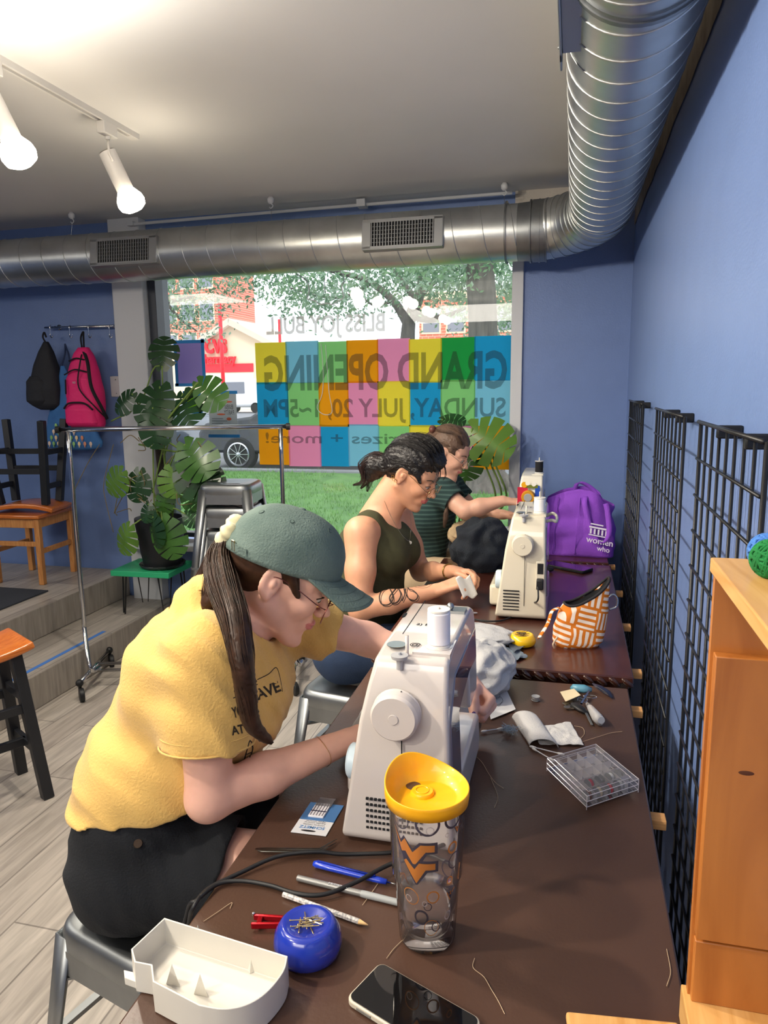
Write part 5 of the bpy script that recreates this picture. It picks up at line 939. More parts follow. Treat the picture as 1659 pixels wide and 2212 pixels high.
cloth('cloth_scrap', 'grey linen scrap lying flat between the keys and the bobbin box', [dz(x, y) for x, y in ((1150, 1573), (1232, 1562), (1262, 1612), (1165, 1610))], 0, .006, mat('grey linen', (204, 202, 200), .95, bump=.35, bscale=260), 3)
b = MB(); a_, c_ = dz(1140, 1600), dz(1108, 1556)
t = tag(MB().grid(lambda u, v: tuple((dz(1106, 1552)*(1-u)+dz(1144, 1612)*u)+(dz(1163, 1556)-dz(1106, 1552))*(.5-.5*math.cos(v*PI))*1.0+Vector((0, 0, .0015+.022*math.sin(v*PI)*(1-.15*u)+.001*math.sin(u*9)))), 14, 16).build('rolled_scrap', MATS['grey linen'], smooth=True, solid=.0012), 'rolled over grey linen scrap in front of the thread tangle', 'fabric')
JK = mat('dark faded denim', (48, 54, 62), .95, c2=(36, 40, 48), nscale=10, bump=.5, bscale=160)
def lump(name, label, c, r, m, seed, amp=.25, cat='clothing', n=48, fr=1.0):
    b = MB(); 
    def f(u, v):
        t, a = PI*v, 2*PI*u; d = Vector((math.sin(t)*math.cos(a), math.sin(t)*math.sin(a), -math.cos(t))); q = d*1.6*fr
        w_ = Vector((noise.noise(q+Vector((seed, 0, 0))), noise.noise(q+Vector((0, seed, 0))), 0)); h = 1+amp*(1-2.2*abs(noise.noise(q*1.3+w_*1.2+Vector((seed, 1, 2)))))+amp*.35*(1-2*abs(noise.noise(q*3+w_*2)))
        return (c[0]+d.x*r[0]*h, c[1]+d.y*r[1]*h, max(c[2]-r[2]*.97, c[2]+d.z*r[2]*h))
    b.grid(f, n, n//2); o = b.build(name, m, smooth=True); o.modifiers.new('u', 'SUBSURF').render_levels = 1; return tag(o, label, cat)
p = d2(1030, 1225); lump('denim_jacket', 'crumpled dark denim jacket heaped on the middle desk beside the cream machine', (p.x+.015, p.y+.02, D2+.095), (.12, .13, .115), JK, 4, .24, fr=.85)
p = d2(1040, 1395); lump('grey_cloth', 'crumpled light grey cloth between the machines at the front of the middle desk', (p.x-.05, p.y+.03, D2+.022), (.13, .085, .026), GC, 8, .25, 'fabric')
for i, (cs, lab) in enumerate(([((1085, 1380), (1115, 1372), (1140, 1395), (1110, 1412)), 'dark blue denim scrap in front of the yellow pincushion'], [((1088, 1400), (1120, 1402), (1140, 1420), (1105, 1430)), 'blue-grey denim scrap hanging over the front edge of the middle desk'])):
    cloth('denim_scrap', lab, [d2(x, y, .002+.004*(1-i)) for x, y in cs], 0, .008, mat('denim scrap %s' % 'ab'[i], ((84, 92, 102), (106, 118, 130))[i], .9, bump=.3, bscale=200), 5+i, n=12)
# draping cloth being sewn
cs = [Vector((-.24, 1.50, .858)), Vector((-.13, 1.44, .80)), Vector((-.13, 1.80, .80)), Vector((-.24, 1.84, .858))]
sc = MB(); sc.grid(lambda u, v: (-.50+u*.292+.012*noise.noise(Vector((v*5, 1, 2))), 1.50+v*.44+.02*noise.noise(Vector((u*6, 3, 1))), max(.758, .85-.095*max(0, (u-.62)/.38)**1.1-.075*max(0, (.22-u)/.22)+.016*noise.noise(Vector((u*7, v*6, 3)))+.007*noise.noise(Vector((u*15, v*12, 7))))), 44, 44)
tag(sc.build('sewn_cloth', GC, smooth=True, solid=.0018), 'light grey cloth under the needle held by the person in yellow', 'fabric')
lump('gathered_cloth', 'bunched pale grey cloth trailing behind the nearest machine to the middle desk', (-.235, 1.99, .80), (.085, .13, .055), GC, 12, .3, 'fabric')
# drawings
PAP = mat('drawing paper', (226, 224, 222), .8)
def sheetp(label, pts, z, curl, marks):
    P_ = [onz(x, y, z) for x, y in pts]; t = thing('paper_sheet', label, 'paper', P_[0]); b = MB(); b.grid(lambda u, v: tuple((P_[0]*(1-u)+P_[1]*u)*(1-v)+(P_[3]*(1-u)+P_[2]*u)*v+Vector((0, 0, .0008+curl*(u*u*.5+v*v)))), 10, 10); b.build('sheet', PAP, t, smooth=True, world=True)
    b = MB(); [b.tube(smooth_path([onz(x, y, z+.0042) for x, y in m_]), .0005, 4) for m_ in marks]; b.build('pencil_drawing', mat('pencil line '+label[:6], (70, 68, 72), .8), t, world=True)
sheetp('white paper with a small pencil drawing beside the hand', ((1045, 1480), (1078, 1456), (1114, 1535), (1060, 1556)), D1, .002, [((1072, 1480), (1068, 1487), (1074, 1495), (1080, 1503), (1073, 1510), (1068, 1500), (1078, 1492)), ((1064, 1520), (1072, 1508), (1082, 1506), (1086, 1515), (1076, 1522), (1064, 1520)), ((1066, 1524), (1078, 1524), (1084, 1516))])
sheetp('white paper with pencil curves under the blue pen on the middle desk', ((1005, 1356), (1098, 1362), (1082, 1396), (1000, 1385)), D2, .001, [((1050, 1372), (1065, 1376), (1080, 1372), (1075, 1368))])
def pen(label, p, q, z, c, tipc):
    a, c_ = onz(*p, z+.005), onz(*q, z+.005); t = thing('pen', label, 'pen', a-Vector((0, 0, .005))); MB().tube([a, a+(c_-a)*.7], .0045, 10).build('barrel', mat('barrel '+label[:9], c, .3, coat=.3), t, auto=40, world=True)
    MB().tube([a+(c_-a)*.7, c_-(c_-a)*.05, c_], [.0048, .0035, .0012], 10).build('cap', thin('cap '+label[:9], tipc, .45), t, auto=40, world=True)
pen('bright blue pen lying on the paper on the middle desk', (1003, 1372), (1098, 1360), D2+.002, (30, 60, 190), (196, 200, 220)); pen('dark blue pen near the foot of the cream machine', (975, 1326), (1032, 1324), D2, (36, 40, 110), (190, 190, 200))
# keys
kk = dz(1258, 1520); t = thing('key_bunch', 'bunch of keys with charm and tiny bottles on the near desk', 'keys', (kk.x, kk.y, D1))
b = MB(); k1 = dz(1240, 1522, .008); k2 = dz(1268, 1540, .005); d = (k2-k1).normalized(); b.tube([k1-d*.006, k1, k1+d*.03, k1+d*.05], [.006, .013, .012, .006], 14, flat=.5); b.build('car_key_fob', BLKP, t, smooth=True, world=True)
MB().bar(dz(1266, 1540, .006), dz(1279, 1566, .003), .006, .002).build('key_blade', STEEL, t, bevel=.0005, world=True)
for (x, y, a_) in ((1222, 1520, 2.6), (1225, 1528, 3.1), (1230, 1516, 2.2)):
    b = MB(); p_ = dz(x, y, .004); d = Vector((math.cos(a_), math.sin(a_), 0)); b.lathe([(.003, 0), (.009, 0), (.009, .002), (.003, .002)], 16, p_); b.bar(p_, p_-d*.03, .005, .002); b.build('house_key', mat('brass nickel %d' % x, (190, 184, 168), .3, 1), t, auto=40, world=True)
b = MB(); p_ = dz(1258, 1512, .008); b.tube([p_+Vector((.013*math.cos(k*PI/10), .013*math.sin(k*PI/10), .002*math.sin(k))) for k in range(21)], .001, 6); p_ = dz(1275, 1505, .01); b.tube([p_+Vector((.017*math.cos(k*PI/10), .010*math.sin(k*PI/10), 0)) for k in range(21)], .0015, 6); b.bar(dz(1256, 1520, .01), dz(1272, 1494, .012), .005, .004); b.build('key_ring', CHR, t, world=True)
MB().tube([dz(1232, 1487, .008), dz(1238, 1486, .01), dz(1262, 1488, .012), dz(1278, 1490, .01)], [.004, .011, .012, .006], 14).build('blue_bottle', thin('blue bottle', (110, 190, 220), .5), t, smooth=True, world=True)
MB().tube([dz(1268, 1520, .008), dz(1276, 1530, .01), dz(1290, 1550, .013), dz(1297, 1558, .013)], [.004, .009, .014, .012], 14).build('clear_bottle', thin('frosted bottle', (222, 220, 220), .55), t, smooth=True, world=True)
MB().cyl(dz(1292, 1549, .014), dz(1299, 1556, .016), .009, 14).build('bottle_cap', WHITE, t, world=True)
q = [dz(x, y, .012) for x, y in ((1210, 1495), (1240, 1488), (1254, 1502), (1222, 1516))]; b = MB(); b.prism([(v.x, v.y) for v in q], D1+.012, D1+.013); b.build('paper_tag', mat('cream tag', (226, 208, 170), .7), t, world=True)
b = MB(); b.tube([dz(1280, 1476, .012), dz(1294, 1484, .010), dz(1310, 1494, .006), dz(1322, 1507, .004)], [.003, .012, .012, .003], 12, flat=.25); b.build('leather_charm', mat('navy leather', (34, 40, 62), .4), t, smooth=True, world=True)
b = MB(); b.tube([dz(1286, 1482, .016), dz(1306, 1494, .013), dz(1314, 1502, .012)], .0015, 6); b.build('charm_stitching', CHR, t, world=True)
# cotton swabs
def swab(label, p, q, z=D1, z2=0, g=None):
    a, c_ = onz(*p, z+.004), onz(*q, z+.004+z2); t = thing('cotton_swab', label, 'swab', a-Vector((0, 0, .004)), 0, g); MB().cyl(a, c_, .0013, 8).build('stick', WHITE, t, world=True); d = (c_-a).normalized()
    for e, s in ((a, 1), (c_, -1)): MB().tube([e-d*s*.002, e+d*s*.001, e+d*s*.005, e+d*s*.013, e+d*s*.016], [.0005, .0025, .003, .0022, .0012], 10).build('cotton_tip', WC, t, smooth=True, world=True)
swab('cotton swab lying between the blue bobbin and the thread tangle', (1040, 1580), (1086, 1573)); swab('cotton swab sticking out of the rolled scrap, upper one', (1145, 1612), (1218, 1630), D1, .0); swab('cotton swab reaching down to the bobbin box, lower one', (1150, 1616), (1195, 1643), D1, 0)
for k, (x, y) in enumerate(((1090, 1362), (1096, 1366), (1084, 1372))): swab(('cotton swab topmost of the three beside the yellow pincushion', 'cotton swab in the middle of the three beside the yellow pincushion', 'cotton swab lowest of the three beside the yellow pincushion')[k], (x, y+28), (x-2+4*k, y), D2, .012, 'cotton swabs beside the yellow pincushion')
b = MB(); rr = random.Random(8); c_ = dz(1100, 1573, .012)
for k in range(14): b.tube(smooth_path([c_+Vector((rr.gauss(0, .011), rr.gauss(0, .011), rr.uniform(-.011, .008))) for _ in range(7)], 5), .0004, 4)
tag(b.build('thread_tangle', mat('blue grey thread', (150, 168, 184), .9), smooth=True), 'tangle of pale blue-grey thread beside the rolled scrap', 'thread')
THR = mat('loose thread', (196, 172, 140), .8); n_ = 0
for lab, pts in (('long loose thread trailing from the machine across the desk', ((1003, 1605), (1018, 1625), (1040, 1645), (1055, 1670), (1070, 1690), (1088, 1703))), ('curly cream thread right of the phone', ((1025, 2070), (1022, 2090), (1045, 2110), (1060, 2135), (1075, 2160), (1090, 2190))), ('long tan thread between the grey scrap and the desk edge', ((1258, 1602), (1290, 1592), (1320, 1583), (1344, 1580))), ('loose loop of cream thread right of the grey scrap', ((1240, 1568), (1258, 1572), (1262, 1585), (1252, 1597))), ('pale thread on the desk left of the black lead', ((440, 1990), (470, 1970), (500, 1950), (497, 1962))), ('pale thread under the grey pen', ((783, 1955), (805, 1925), (822, 1900))), ('thread between the tumbler and the phone', ((835, 2070), (850, 2050), (870, 2030))), ('thread by the right edge of the near desk', ((1440, 2050), (1447, 2085), (1448, 2105), (1440, 2130))), ('pale thread crossing the desk in front of the tumbler\'s emblem side', ((1060, 1680), (1075, 1720), (1068, 1745)))):
    tag(MB().tube(smooth_path([dz(x, y, .0008) for x, y in pts], 6), .0005, 5).build('loose_thread', THR), lab, 'thread', 'loose threads on the near desk')
# ================================================================== THINGS ON THE FAR DESKS
def nodemat_pouch():
    m = bpy.data.materials.new('patterned pouch cloth'); m.use_nodes = True; N = m.node_tree.nodes; L = m.node_tree.links; b = N['Principled BSDF']; b.inputs['Roughness'].default_value = .85
    uv = N.new('ShaderNodeTexCoord'); sp = N.new('ShaderNodeSeparateXYZ'); mp = N.new('ShaderNodeMapping'); mp.inputs['Rotation'].default_value = (0, R(-14), 0); L.new(uv.outputs['Object'], mp.inputs[0]); L.new(mp.outputs[0], sp.inputs[0])
    def mt(op, a, b_=None, c=None):
        n = N.new('ShaderNodeMath'); n.operation = op
        for i, v in enumerate((a, b_, c)):
            if v is None: continue
            if isinstance(v, (int, float)): n.inputs[i].default_value = v
            else: L.new(v, n.inputs[i])
        return n.outputs[0]
    xy = mt('ADD', sp.outputs[0], mt('MULTIPLY', sp.outputs[1], .8)); S_ = 15.0; U, V = mt('MULTIPLY', xy, S_), mt('MULTIPLY', sp.outputs[2], S_)
    fu, fv = mt('FRACT', U), mt('FRACT', V); par = mt('MODULO', mt('ABSOLUTE', mt('ADD', mt('FLOOR', U), mt('FLOOR', V))), 2)
    a, c_ = mt('ADD', mt('MULTIPLY', fu, par), mt('MULTIPLY', fv, mt('SUBTRACT', 1, par))), mt('ADD', mt('MULTIPLY', fv, par), mt('MULTIPLY', fu, mt('SUBTRACT', 1, par)))
    bar = mt('LESS_THAN', mt('FRACT', mt('ADD', mt('MULTIPLY', a, 3.5), .15)), .52); ins = mt('MULTIPLY', mt('GREATER_THAN', c_, .1), mt('LESS_THAN', c_, .9)); f = mt('MULTIPLY', bar, ins)
    x = N.new('ShaderNodeMix'); x.data_type = 'RGBA'; x.inputs[6].default_value = (*srgb((204, 112, 16)), 1); x.inputs[7].default_value = (*srgb((230, 216, 204)), 1); L.new(f, x.inputs[0]); L.new(x.outputs[2], b.inputs['Base Color']); return m
p = d2(1245, 1400); po = thing('zip_pouch', 'orange and white patterned zip pouch gaping open on the middle desk', 'pouch', (p.x, p.y+.04, D2), R(12))
PM_ = nodemat_pouch(); b = MB(); n = 40; nz = 22; vs = []
for i in range(nz+1):
    t = i/nz; z = t*.165
    for j in range(n):
        a = 2*PI*j/n; w = .078*(1-.10*t+.08*math.sin(t*PI)); d_ = .05*(1-.35*t)*(.6+.4*min(1, t*4+.6)); x = abs(math.cos(a))**.7*math.copysign(w, math.cos(a)); y = abs(math.sin(a))**.8*math.copysign(d_, math.sin(a)); nn = .004*noise.noise(Vector((x*40, y*40, z*30)))
        zz = z*(1+.28*(x/w if w else 0)*t*.9)+.012*t*math.cos(a*2); vs.append((x*(1-.12*(t < .06))+z*.16+nn, y+nn, max(zz, .0) if i else 0))
b.add(vs, [(i*n+j, i*n+(j+1) % n, (i+1)*n+(j+1) % n, (i+1)*n+j) for i in range(nz) for j in range(n)]+[tuple(range(n-1, -1, -1))]); b.build('pouch_body', PM_, po, smooth=True, solid=.003); rim = vs[-n:]
b = MB(); b.add([(x, y, z+.001) for x, y, z in rim]+[((x-.02)*.82+.022, y*.6, z-.045) for x, y, z in rim], [(j, (j+1) % n, n+(j+1) % n, n+j) for j in range(n)]+[tuple(n+j for j in range(n))]); b.build('lining', mat('black lining', (16, 18, 22), .9), po, smooth=True)
b = MB(); b.tube([(x, y, z+.002) for x, y, z in rim+rim[:1]], .0045, 6, cap=False); b.build('zip', BZ, po, smooth=True)
b = MB(); b.tube(smooth_path([(-.06, -.01, .125), (-.085, -.02, .115), (-.10, -.035, .08), (-.125, -.05, .045), (-.128, -.055, .04)]), .008, 6, flat=.3); b.build('wrist_strap', PM_, po, smooth=True)
b = MB(); b.tube(smooth_path([(.088, 0, .15), (.11, 0, .165), (.125, .0, .15), (.122, 0, .125), (.1, .0, .115)]), .0035, 8); b.build('ring_handle', CHR, po, smooth=True)
b = MB(); b.tube(smooth_path([(-.07, -.045, .04), (-.085, -.055, .02), (-.08, -.05, .004)]), .003, 6); b.build('pull_cord', mat('cream cord', (214, 190, 160), .8), po, smooth=True)
# purple tote bag
PUR = mat('purple nonwoven bag', (138, 72, 196), .8, noise=.06, nscale=12, bump=.35, bscale=300); gx = onz(1248, 1195, .766)
tb = thing('tote_bag', 'bright purple shopping bag standing on the window desk', 'bag', (gx.x, 3.70, .766), R(-3)); vs = []; n = 56; nz = 26
for i in range(nz+1):
    t = i/nz
    for j in range(n):
        a = 2*PI*j/n; w = .178*(1-.12*t**1.3); d_ = .10*(1-.45*t); sq = .42; x = abs(math.cos(a))**sq*math.copysign(w, math.cos(a)); y = abs(math.sin(a))**sq*math.copysign(d_, math.sin(a))
        pl_ = .014*math.sin(x*46+1)*(t*.8+.2)*(1 if y < 0 else .5); nn = .016*noise.noise(Vector((x*9, y*9, t*4)))+.007*noise.noise(Vector((x*22, y*22, t*9)))
        top = .27+.055*math.cos((x-.01)*9)-.02*(x > .1)-.25*max(0, x-.06)-.05*max(0, -x-.08); vs.append((x*(1+.02*math.sin(t*5))+nn, y+pl_+nn, t*top))
b = MB(); b.add(vs, [(i*n+j, i*n+(j+1) % n, (i+1)*n+(j+1) % n, (i+1)*n+j) for i in range(nz) for j in range(n)]+[tuple(range(n-1, -1, -1))]); b.build('bag_body', PUR, tb, smooth=True, solid=.002)
for y, dx in ((-.065, .03), (.05, .0)):
    pts = smooth_path([(-.0+dx, y, .29), (.0+dx, y-.03, .25), (.035+dx, y-.05, .13), (.08+dx, y-.06, .075), (.115+dx, y-.05, .12), (.105+dx, y-.02, .22), (.095+dx, y, .26)], 6) if y < 0 else smooth_path([(-.03, y, .29), (-.01, y-.01, .345), (.05, y, .32), (.10, y, .26)], 6)
    b = MB(); b.add([p_+Vector((s_*.012, 0, s_*.004)) for p_ in pts for s_ in (-1, 1)], [(2*i, 2*i+1, 2*i+3, 2*i+2) for i in range(len(pts)-1)]); b.build('bag_handle', PUR, tb, smooth=True, solid=.003)
for x in (-.115, -.01):
    b = MB(); b.tube(smooth_path([(x, -.108, .01), (x+.006, -.095, .12), (x+.012, -.075, .22), (x+.016, -.062, .285)]), .003, 6, flat=.5); b.build('piped_seam', PUR, tb, smooth=True)
WP = mat('white bag print', (226, 218, 236), .7); Mt = frame((.105, -.125, .085), (1, .12, -.18), (0.05, .25, 1)); b = MB()
text_mb('women', .042, Mt, .0008, b, font_off=.01); text_mb('who', .034, Mt @ Matrix.Translation((.02, -.034, 0)), .0008, b, font_off=.01)
for k in range(5): b.box((-.05+.018*k, .03, 0), (-.042+.018*k, .055, .001), Mt)
b.box((-.055, .058, 0), (.04, .066, .001), Mt); b.box((-.05, .074, 0), (.01, .08, .001), Mt); b.box((-.055, .022, 0), (.045, .027, .001), Mt); b.build('printed_lettering', WP, tb)
# phone and dark charger
a, c_ = d2(1188, 1218), d2(1275, 1235); t = thing('smartphone', 'dark phone with purple reflection lying on the far end of the middle desk', 'phone', ((a.x+c_.x)/2, (a.y+c_.y)/2, D2)); d = (c_-a).normalized(); M = frame((a.x, a.y, D2), d, Vector((-d.y, d.x, 0)), (0, 0, 1)); w = (c_-a).length
MB().prism(rrect(0, -.06, w, .03, .01), 0, .012, M=M).build('phone_case', BLKP, t, bevel=.002, world=True); MB().prism(rrect(.003, -.057, w-.003, .027, .008), .0121, .0128, M=M).build('phone_screen', MATS['black glass screen'], t, world=True)
p = d2(1182, 1235); tag(MB().ball((p.x, p.y, D2+.012), (.03, .02, .012), 16).build('computer_mouse', BLKP, smooth=True), 'small black mouse beside the dark phone on the middle desk', 'mouse')
p = ony(1094, 1112, 3.53); t = thing('digital_timer', 'small black screened device left of the colourful machine', 'device', (p.x, 3.53, .766))
MB().box((-.024, -.006, 0), (.024, .01, .12)).build('device_body', WHITE, t, bevel=.004); MB().box((-.019, -.0075, .045), (.019, -.006, .11)).build('device_screen', BLKP, t)
p = onz(1010, 1165, .80); lump('canvas_bag', 'beige canvas bag slumped at the left end of the window desk', (p.x+.04, 3.72, .83), (.12, .10, .07), mat('beige canvas', (196, 170, 134), .9, bump=.3, bscale=200), 21, .22, 'bag')
# ================================================================== SIGNED DISTANCE BODIES
def _rc(P, a, b, ra, rb):
    ab = b-a; L2 = float(ab@ab)+1e-12; t = np.clip(((P-a)@ab)/L2, 0, 1); return np.linalg.norm(P-a-t[:, None]*ab, axis=1)-(ra+(rb-ra)*t)
def _el(P, c, r, Q):
    q = (P-c)@Q; k0 = np.linalg.norm(q/r, axis=1); k1 = np.linalg.norm(q/(r*r), axis=1)+1e-9; return k0*(k0-1)/k1
class SDF:
    def __init__(s): s.ops = []; s.disp = None; s.M = Matrix.Identity(4); s.s = 1.0
    def at(s, M, sc=1.0): s.M = M; s.s = sc; return s
    def _p(s, p): v = s.M @ Vector([c*s.s for c in p]); return np.array(v)
    def rc(s, a, b, ra, rb=None, k=.01, sub=False):
        rb = ra if rb is None else rb; a, b = s._p(a), s._p(b); ra, rb = ra*s.s, rb*s.s
        s.ops.append((sub, k*s.s, lambda P: _rc(P, a, b, ra, rb), (a+b)/2, float(np.linalg.norm(b-a))/2+max(ra, rb))); return s
    def ch(s, pts, rs, k=.01):
        for i in range(len(pts)-1): s.rc(pts[i], pts[i+1], rs[i], rs[i+1], k)
        return s
    def el(s, c, r, k=.01, sub=False, rot=None):
        Q = np.array(s.M.to_3x3() @ (rot.to_matrix() if rot is not None else Matrix.Identity(3))); c = s._p(c); r = np.array(r, float)*s.s
        s.ops.append((sub, k*s.s, lambda P: _el(P, c, r, Q), c, float(max(r)))); return s
    def plane(s, p, n, R_=.2, k=.001):   # removes what lies beyond the plane near p
        p, n = s._p(p), np.array(s.M.to_3x3() @ Vector(n).normalized()); R_ *= s.s
        s.ops.append((True, k, lambda P: np.maximum(-(P-p)@n, np.linalg.norm(P-p, axis=1)-R_), p, R_)); return s
    def mesh(s, h, n=22):
        lo = np.min([c-r for sb, k, f, c, r in s.ops if not sb], 0)-.02; hi = np.max([c+r for sb, k, f, c, r in s.ops if not sb], 0)+.02
        nb = np.ceil((hi-lo)/(h*n)).astype(int); ax = np.arange(-1, n+1); G = np.stack(np.meshgrid(ax, ax, ax, indexing='ij'), -1).reshape(-1, 3); m = n+2; diag = h*(n+3)*.87
        BIG = 4096; keys = []; pos = []; quads = []
        for bi in np.ndindex(*nb):
            org = np.array(bi)*n; cen = lo+(org+n/2)*h; act = []; far = True
            for o in s.ops:
                d = np.linalg.norm(o[3]-cen)-o[4]
                if d < diag+o[1]+.03: act.append(o); far = far and o[0]
            if far: continue
            c1 = cen[None]; v = s._ev(c1, act)
            if abs(v[0]) > diag+.03: continue
            V = s._ev(lo+(org+G)*h, act).reshape(m, m, m); I = V < 0
            if I.all() or not I.any(): continue
            acc = np.zeros((m-1, m-1, m-1, 3)); cnt = np.zeros((m-1, m-1, m-1)); sl = lambda o: slice(o, m-1+o)
            for axis in range(3):
                o1, o2 = [a for a in range(3) if a != axis]
                for u in (0, 1):
                    for w in (0, 1):
                        s0 = [0, 0, 0]; s0[o1] = u; s0[o2] = w; s1 = list(s0); s1[axis] = 1
                        a = V[sl(s0[0]), sl(s0[1]), sl(s0[2])]; b = V[sl(s1[0]), sl(s1[1]), sl(s1[2])]; x = (a < 0) != (b < 0); t = np.where(x, a/np.where(x, a-b, 1), 0)
                        cnt += x
                        for q in range(3): acc[..., q] += x*(t if q == axis else s0[q])
            C = np.argwhere(cnt > 0); 
            if not len(C): continue
            pv = acc[tuple(C.T)]/cnt[tuple(C.T)][:, None]+C-1+org; gc = C-1+org+2; keys.append((gc[:, 0]*BIG+gc[:, 1])*BIG+gc[:, 2]); pos.append(lo+pv*h)
            for axis in range(3):
                o1, o2 = [(1, 2), (2, 0), (0, 1)][axis]; A = I; Bq = np.roll(I, -1, axis); X = (A != Bq); msk = np.zeros_like(X); msk[1:n+1, 1:n+1, 1:n+1] = True; E_ = np.argwhere(X & msk)
                if not len(E_): continue
                fl = A[tuple(E_.T)]; g = E_-1+org+2; q = []
                for du, dv in ((-1, -1), (0, -1), (0, 0), (-1, 0)): c = g.copy(); c[:, o1] += du; c[:, o2] += dv; q.append((c[:, 0]*BIG+c[:, 1])*BIG+c[:, 2])
                q = np.stack(q, 1); q = np.where(fl[:, None], q, q[:, ::-1]); quads.append(q)
        keys = np.concatenate(keys); pos = np.concatenate(pos); quads = np.concatenate(quads); uk, ui = np.unique(keys, return_index=True); pos = pos[ui]; ix = np.searchsorted(uk, quads); ix = np.clip(ix, 0, len(uk)-1); ok = (uk[ix] == quads).all(1)
        return pos, ix[ok]
    def _ev(s, P, act):
        d = np.full(len(P), 1e3)
        for sb, k, f, c, r in act:
            e = f(P)
            if sb: e = -e; h = np.clip(.5-.5*(e-d)/k*-1, 0, 1) if 0 else np.clip(.5+.5*(e-d)/k, 0, 1); d = d+(e-d)*h+k*h*(1-h)
            else: h = np.clip(.5+.5*(d-e)/k, 0, 1); d = d+(e-d)*h-k*h*(1-h)
        if s.disp is not None: d = d+s.disp(P)
        return d
    def build(s, name, m, parent, h=.004, regions=(), smooth_it=1):
        pos, q = s.mesh(h); me = bpy.data.meshes.new(name)
        if smooth_it:
            e = np.concatenate([q[:, [0, 1]], q[:, [1, 2]], q[:, [2, 3]], q[:, [3, 0]]])
            for _ in range(smooth_it):
                a = np.zeros_like(pos); c = np.zeros(len(pos)); np.add.at(a, e[:, 0], pos[e[:, 1]]); np.add.at(a, e[:, 1], pos[e[:, 0]]); np.add.at(c, e.ravel(), 1); pos = pos*.5+.5*a/np.maximum(c, 1)[:, None]
        I = np.array(PM(parent).inverted()) if parent is not None else np.eye(4); loc = pos@I[:3, :3].T+I[:3, 3]
        me.vertices.add(len(loc)); me.vertices.foreach_set('co', loc.ravel()); nq = len(q); me.loops.add(nq*4); me.loops.foreach_set('vertex_index', q.ravel().astype(np.int32)); me.polygons.add(nq); me.polygons.foreach_set('loop_start', np.arange(nq, dtype=np.int32)*4)
        me.update(calc_edges=True); me.validate(); ms = m if isinstance(m, (list, tuple)) else [m]
        for x in ms: me.materials.append(x)
        if regions and len(me.polygons) == nq:
            fc = pos[q].mean(1); mi = np.zeros(nq, np.int32)
            for k, fn in regions: mi[fn(fc)] = k
            me.polygons.foreach_set('material_index', mi)
        me.polygons.foreach_set('use_smooth', [True]*len(me.polygons)); o = bpy.data.objects.new(name, me); COL.objects.link(o); o.parent = parent; return o
def folds(amp, f=18, dirv=(1, .3, 0), seed=0):
    d1 = np.array(dirv)*f
    def g(P):
        w = 1.3*np.sin(P@np.array([7, 5, 9.])+seed)+.9*np.sin(P@np.array([-11, 13, 6.])+2*seed); a = np.sin(P@d1+w*1.6); b = np.sin(P@(d1[[1, 2, 0]]*1.7)+w+seed)*.5; c = np.sin(P@(d1[[2, 0, 1]]*2.9+4)+2*w)*.25
        return amp*(np.abs(a)**.8+b+c-.6)
    return g
from mathutils.bvhtree import BVHTree
def bvh(objs):
    vs, fs = [], []
    for o in objs: o_ = len(vs); M = PM(o); vs += [M @ v.co for v in o.data.vertices]; fs += [tuple(i+o_ for i in p.vertices) for p in o.data.polygons]
    return BVHTree.FromPolygons(vs, fs)
def cast(T, x, y, off=.0008):
    d = ray(x, y).normalized(); h = T.ray_cast(CO, d)
    return (h[0]-d*off) if h[0] is not None else None
def inkline(b, T, pts, r=.0008, off=.0003, n=5):
    P_ = [(Vector((x, y, 0))) for x, y in pts]; run = []
    for v in smooth_path(P_, n):
        q = cast(T, v.x, v.y, off)
        if q is not None and (not run or (q-run[-1]).length < .05): run.append(q)
        else:
            if len(run) > 1: b.tube(run, r, 5)
            run = [q] if q is not None else []
    if len(run) > 1: b.tube(run, r, 5)
def ptext(b, T, s, cx, cy, w, h, ang=0, wt=.02, shear=0, off=.0012):
    t = MB(); text_mb(s, 1, None, .0001, t, font_off=wt); X = [v[0] for v in t.v]; Y = [v[1] for v in t.v]; xa, xb, ya, yb = min(X), max(X), min(Y), max(Y); ca, sa = math.cos(R(ang)), math.sin(R(ang)); vs = []
    for v in t.v:
        u, k = ((v[0]-xa)/(xb-xa)-.5)*w, -((v[1]-ya)/(yb-ya)-.5)*h; u += k*shear; vs.append(cast(T, cx+u*ca-k*sa, cy+u*sa+k*ca, off))
    for f in t.f:
        if all(vs[i] is not None for i in f):
            pp = [vs[i] for i in f]
            if max((pp[i]-pp[0]).length for i in range(len(pp))) < .06: b.add(pp, [tuple(range(len(pp)))])
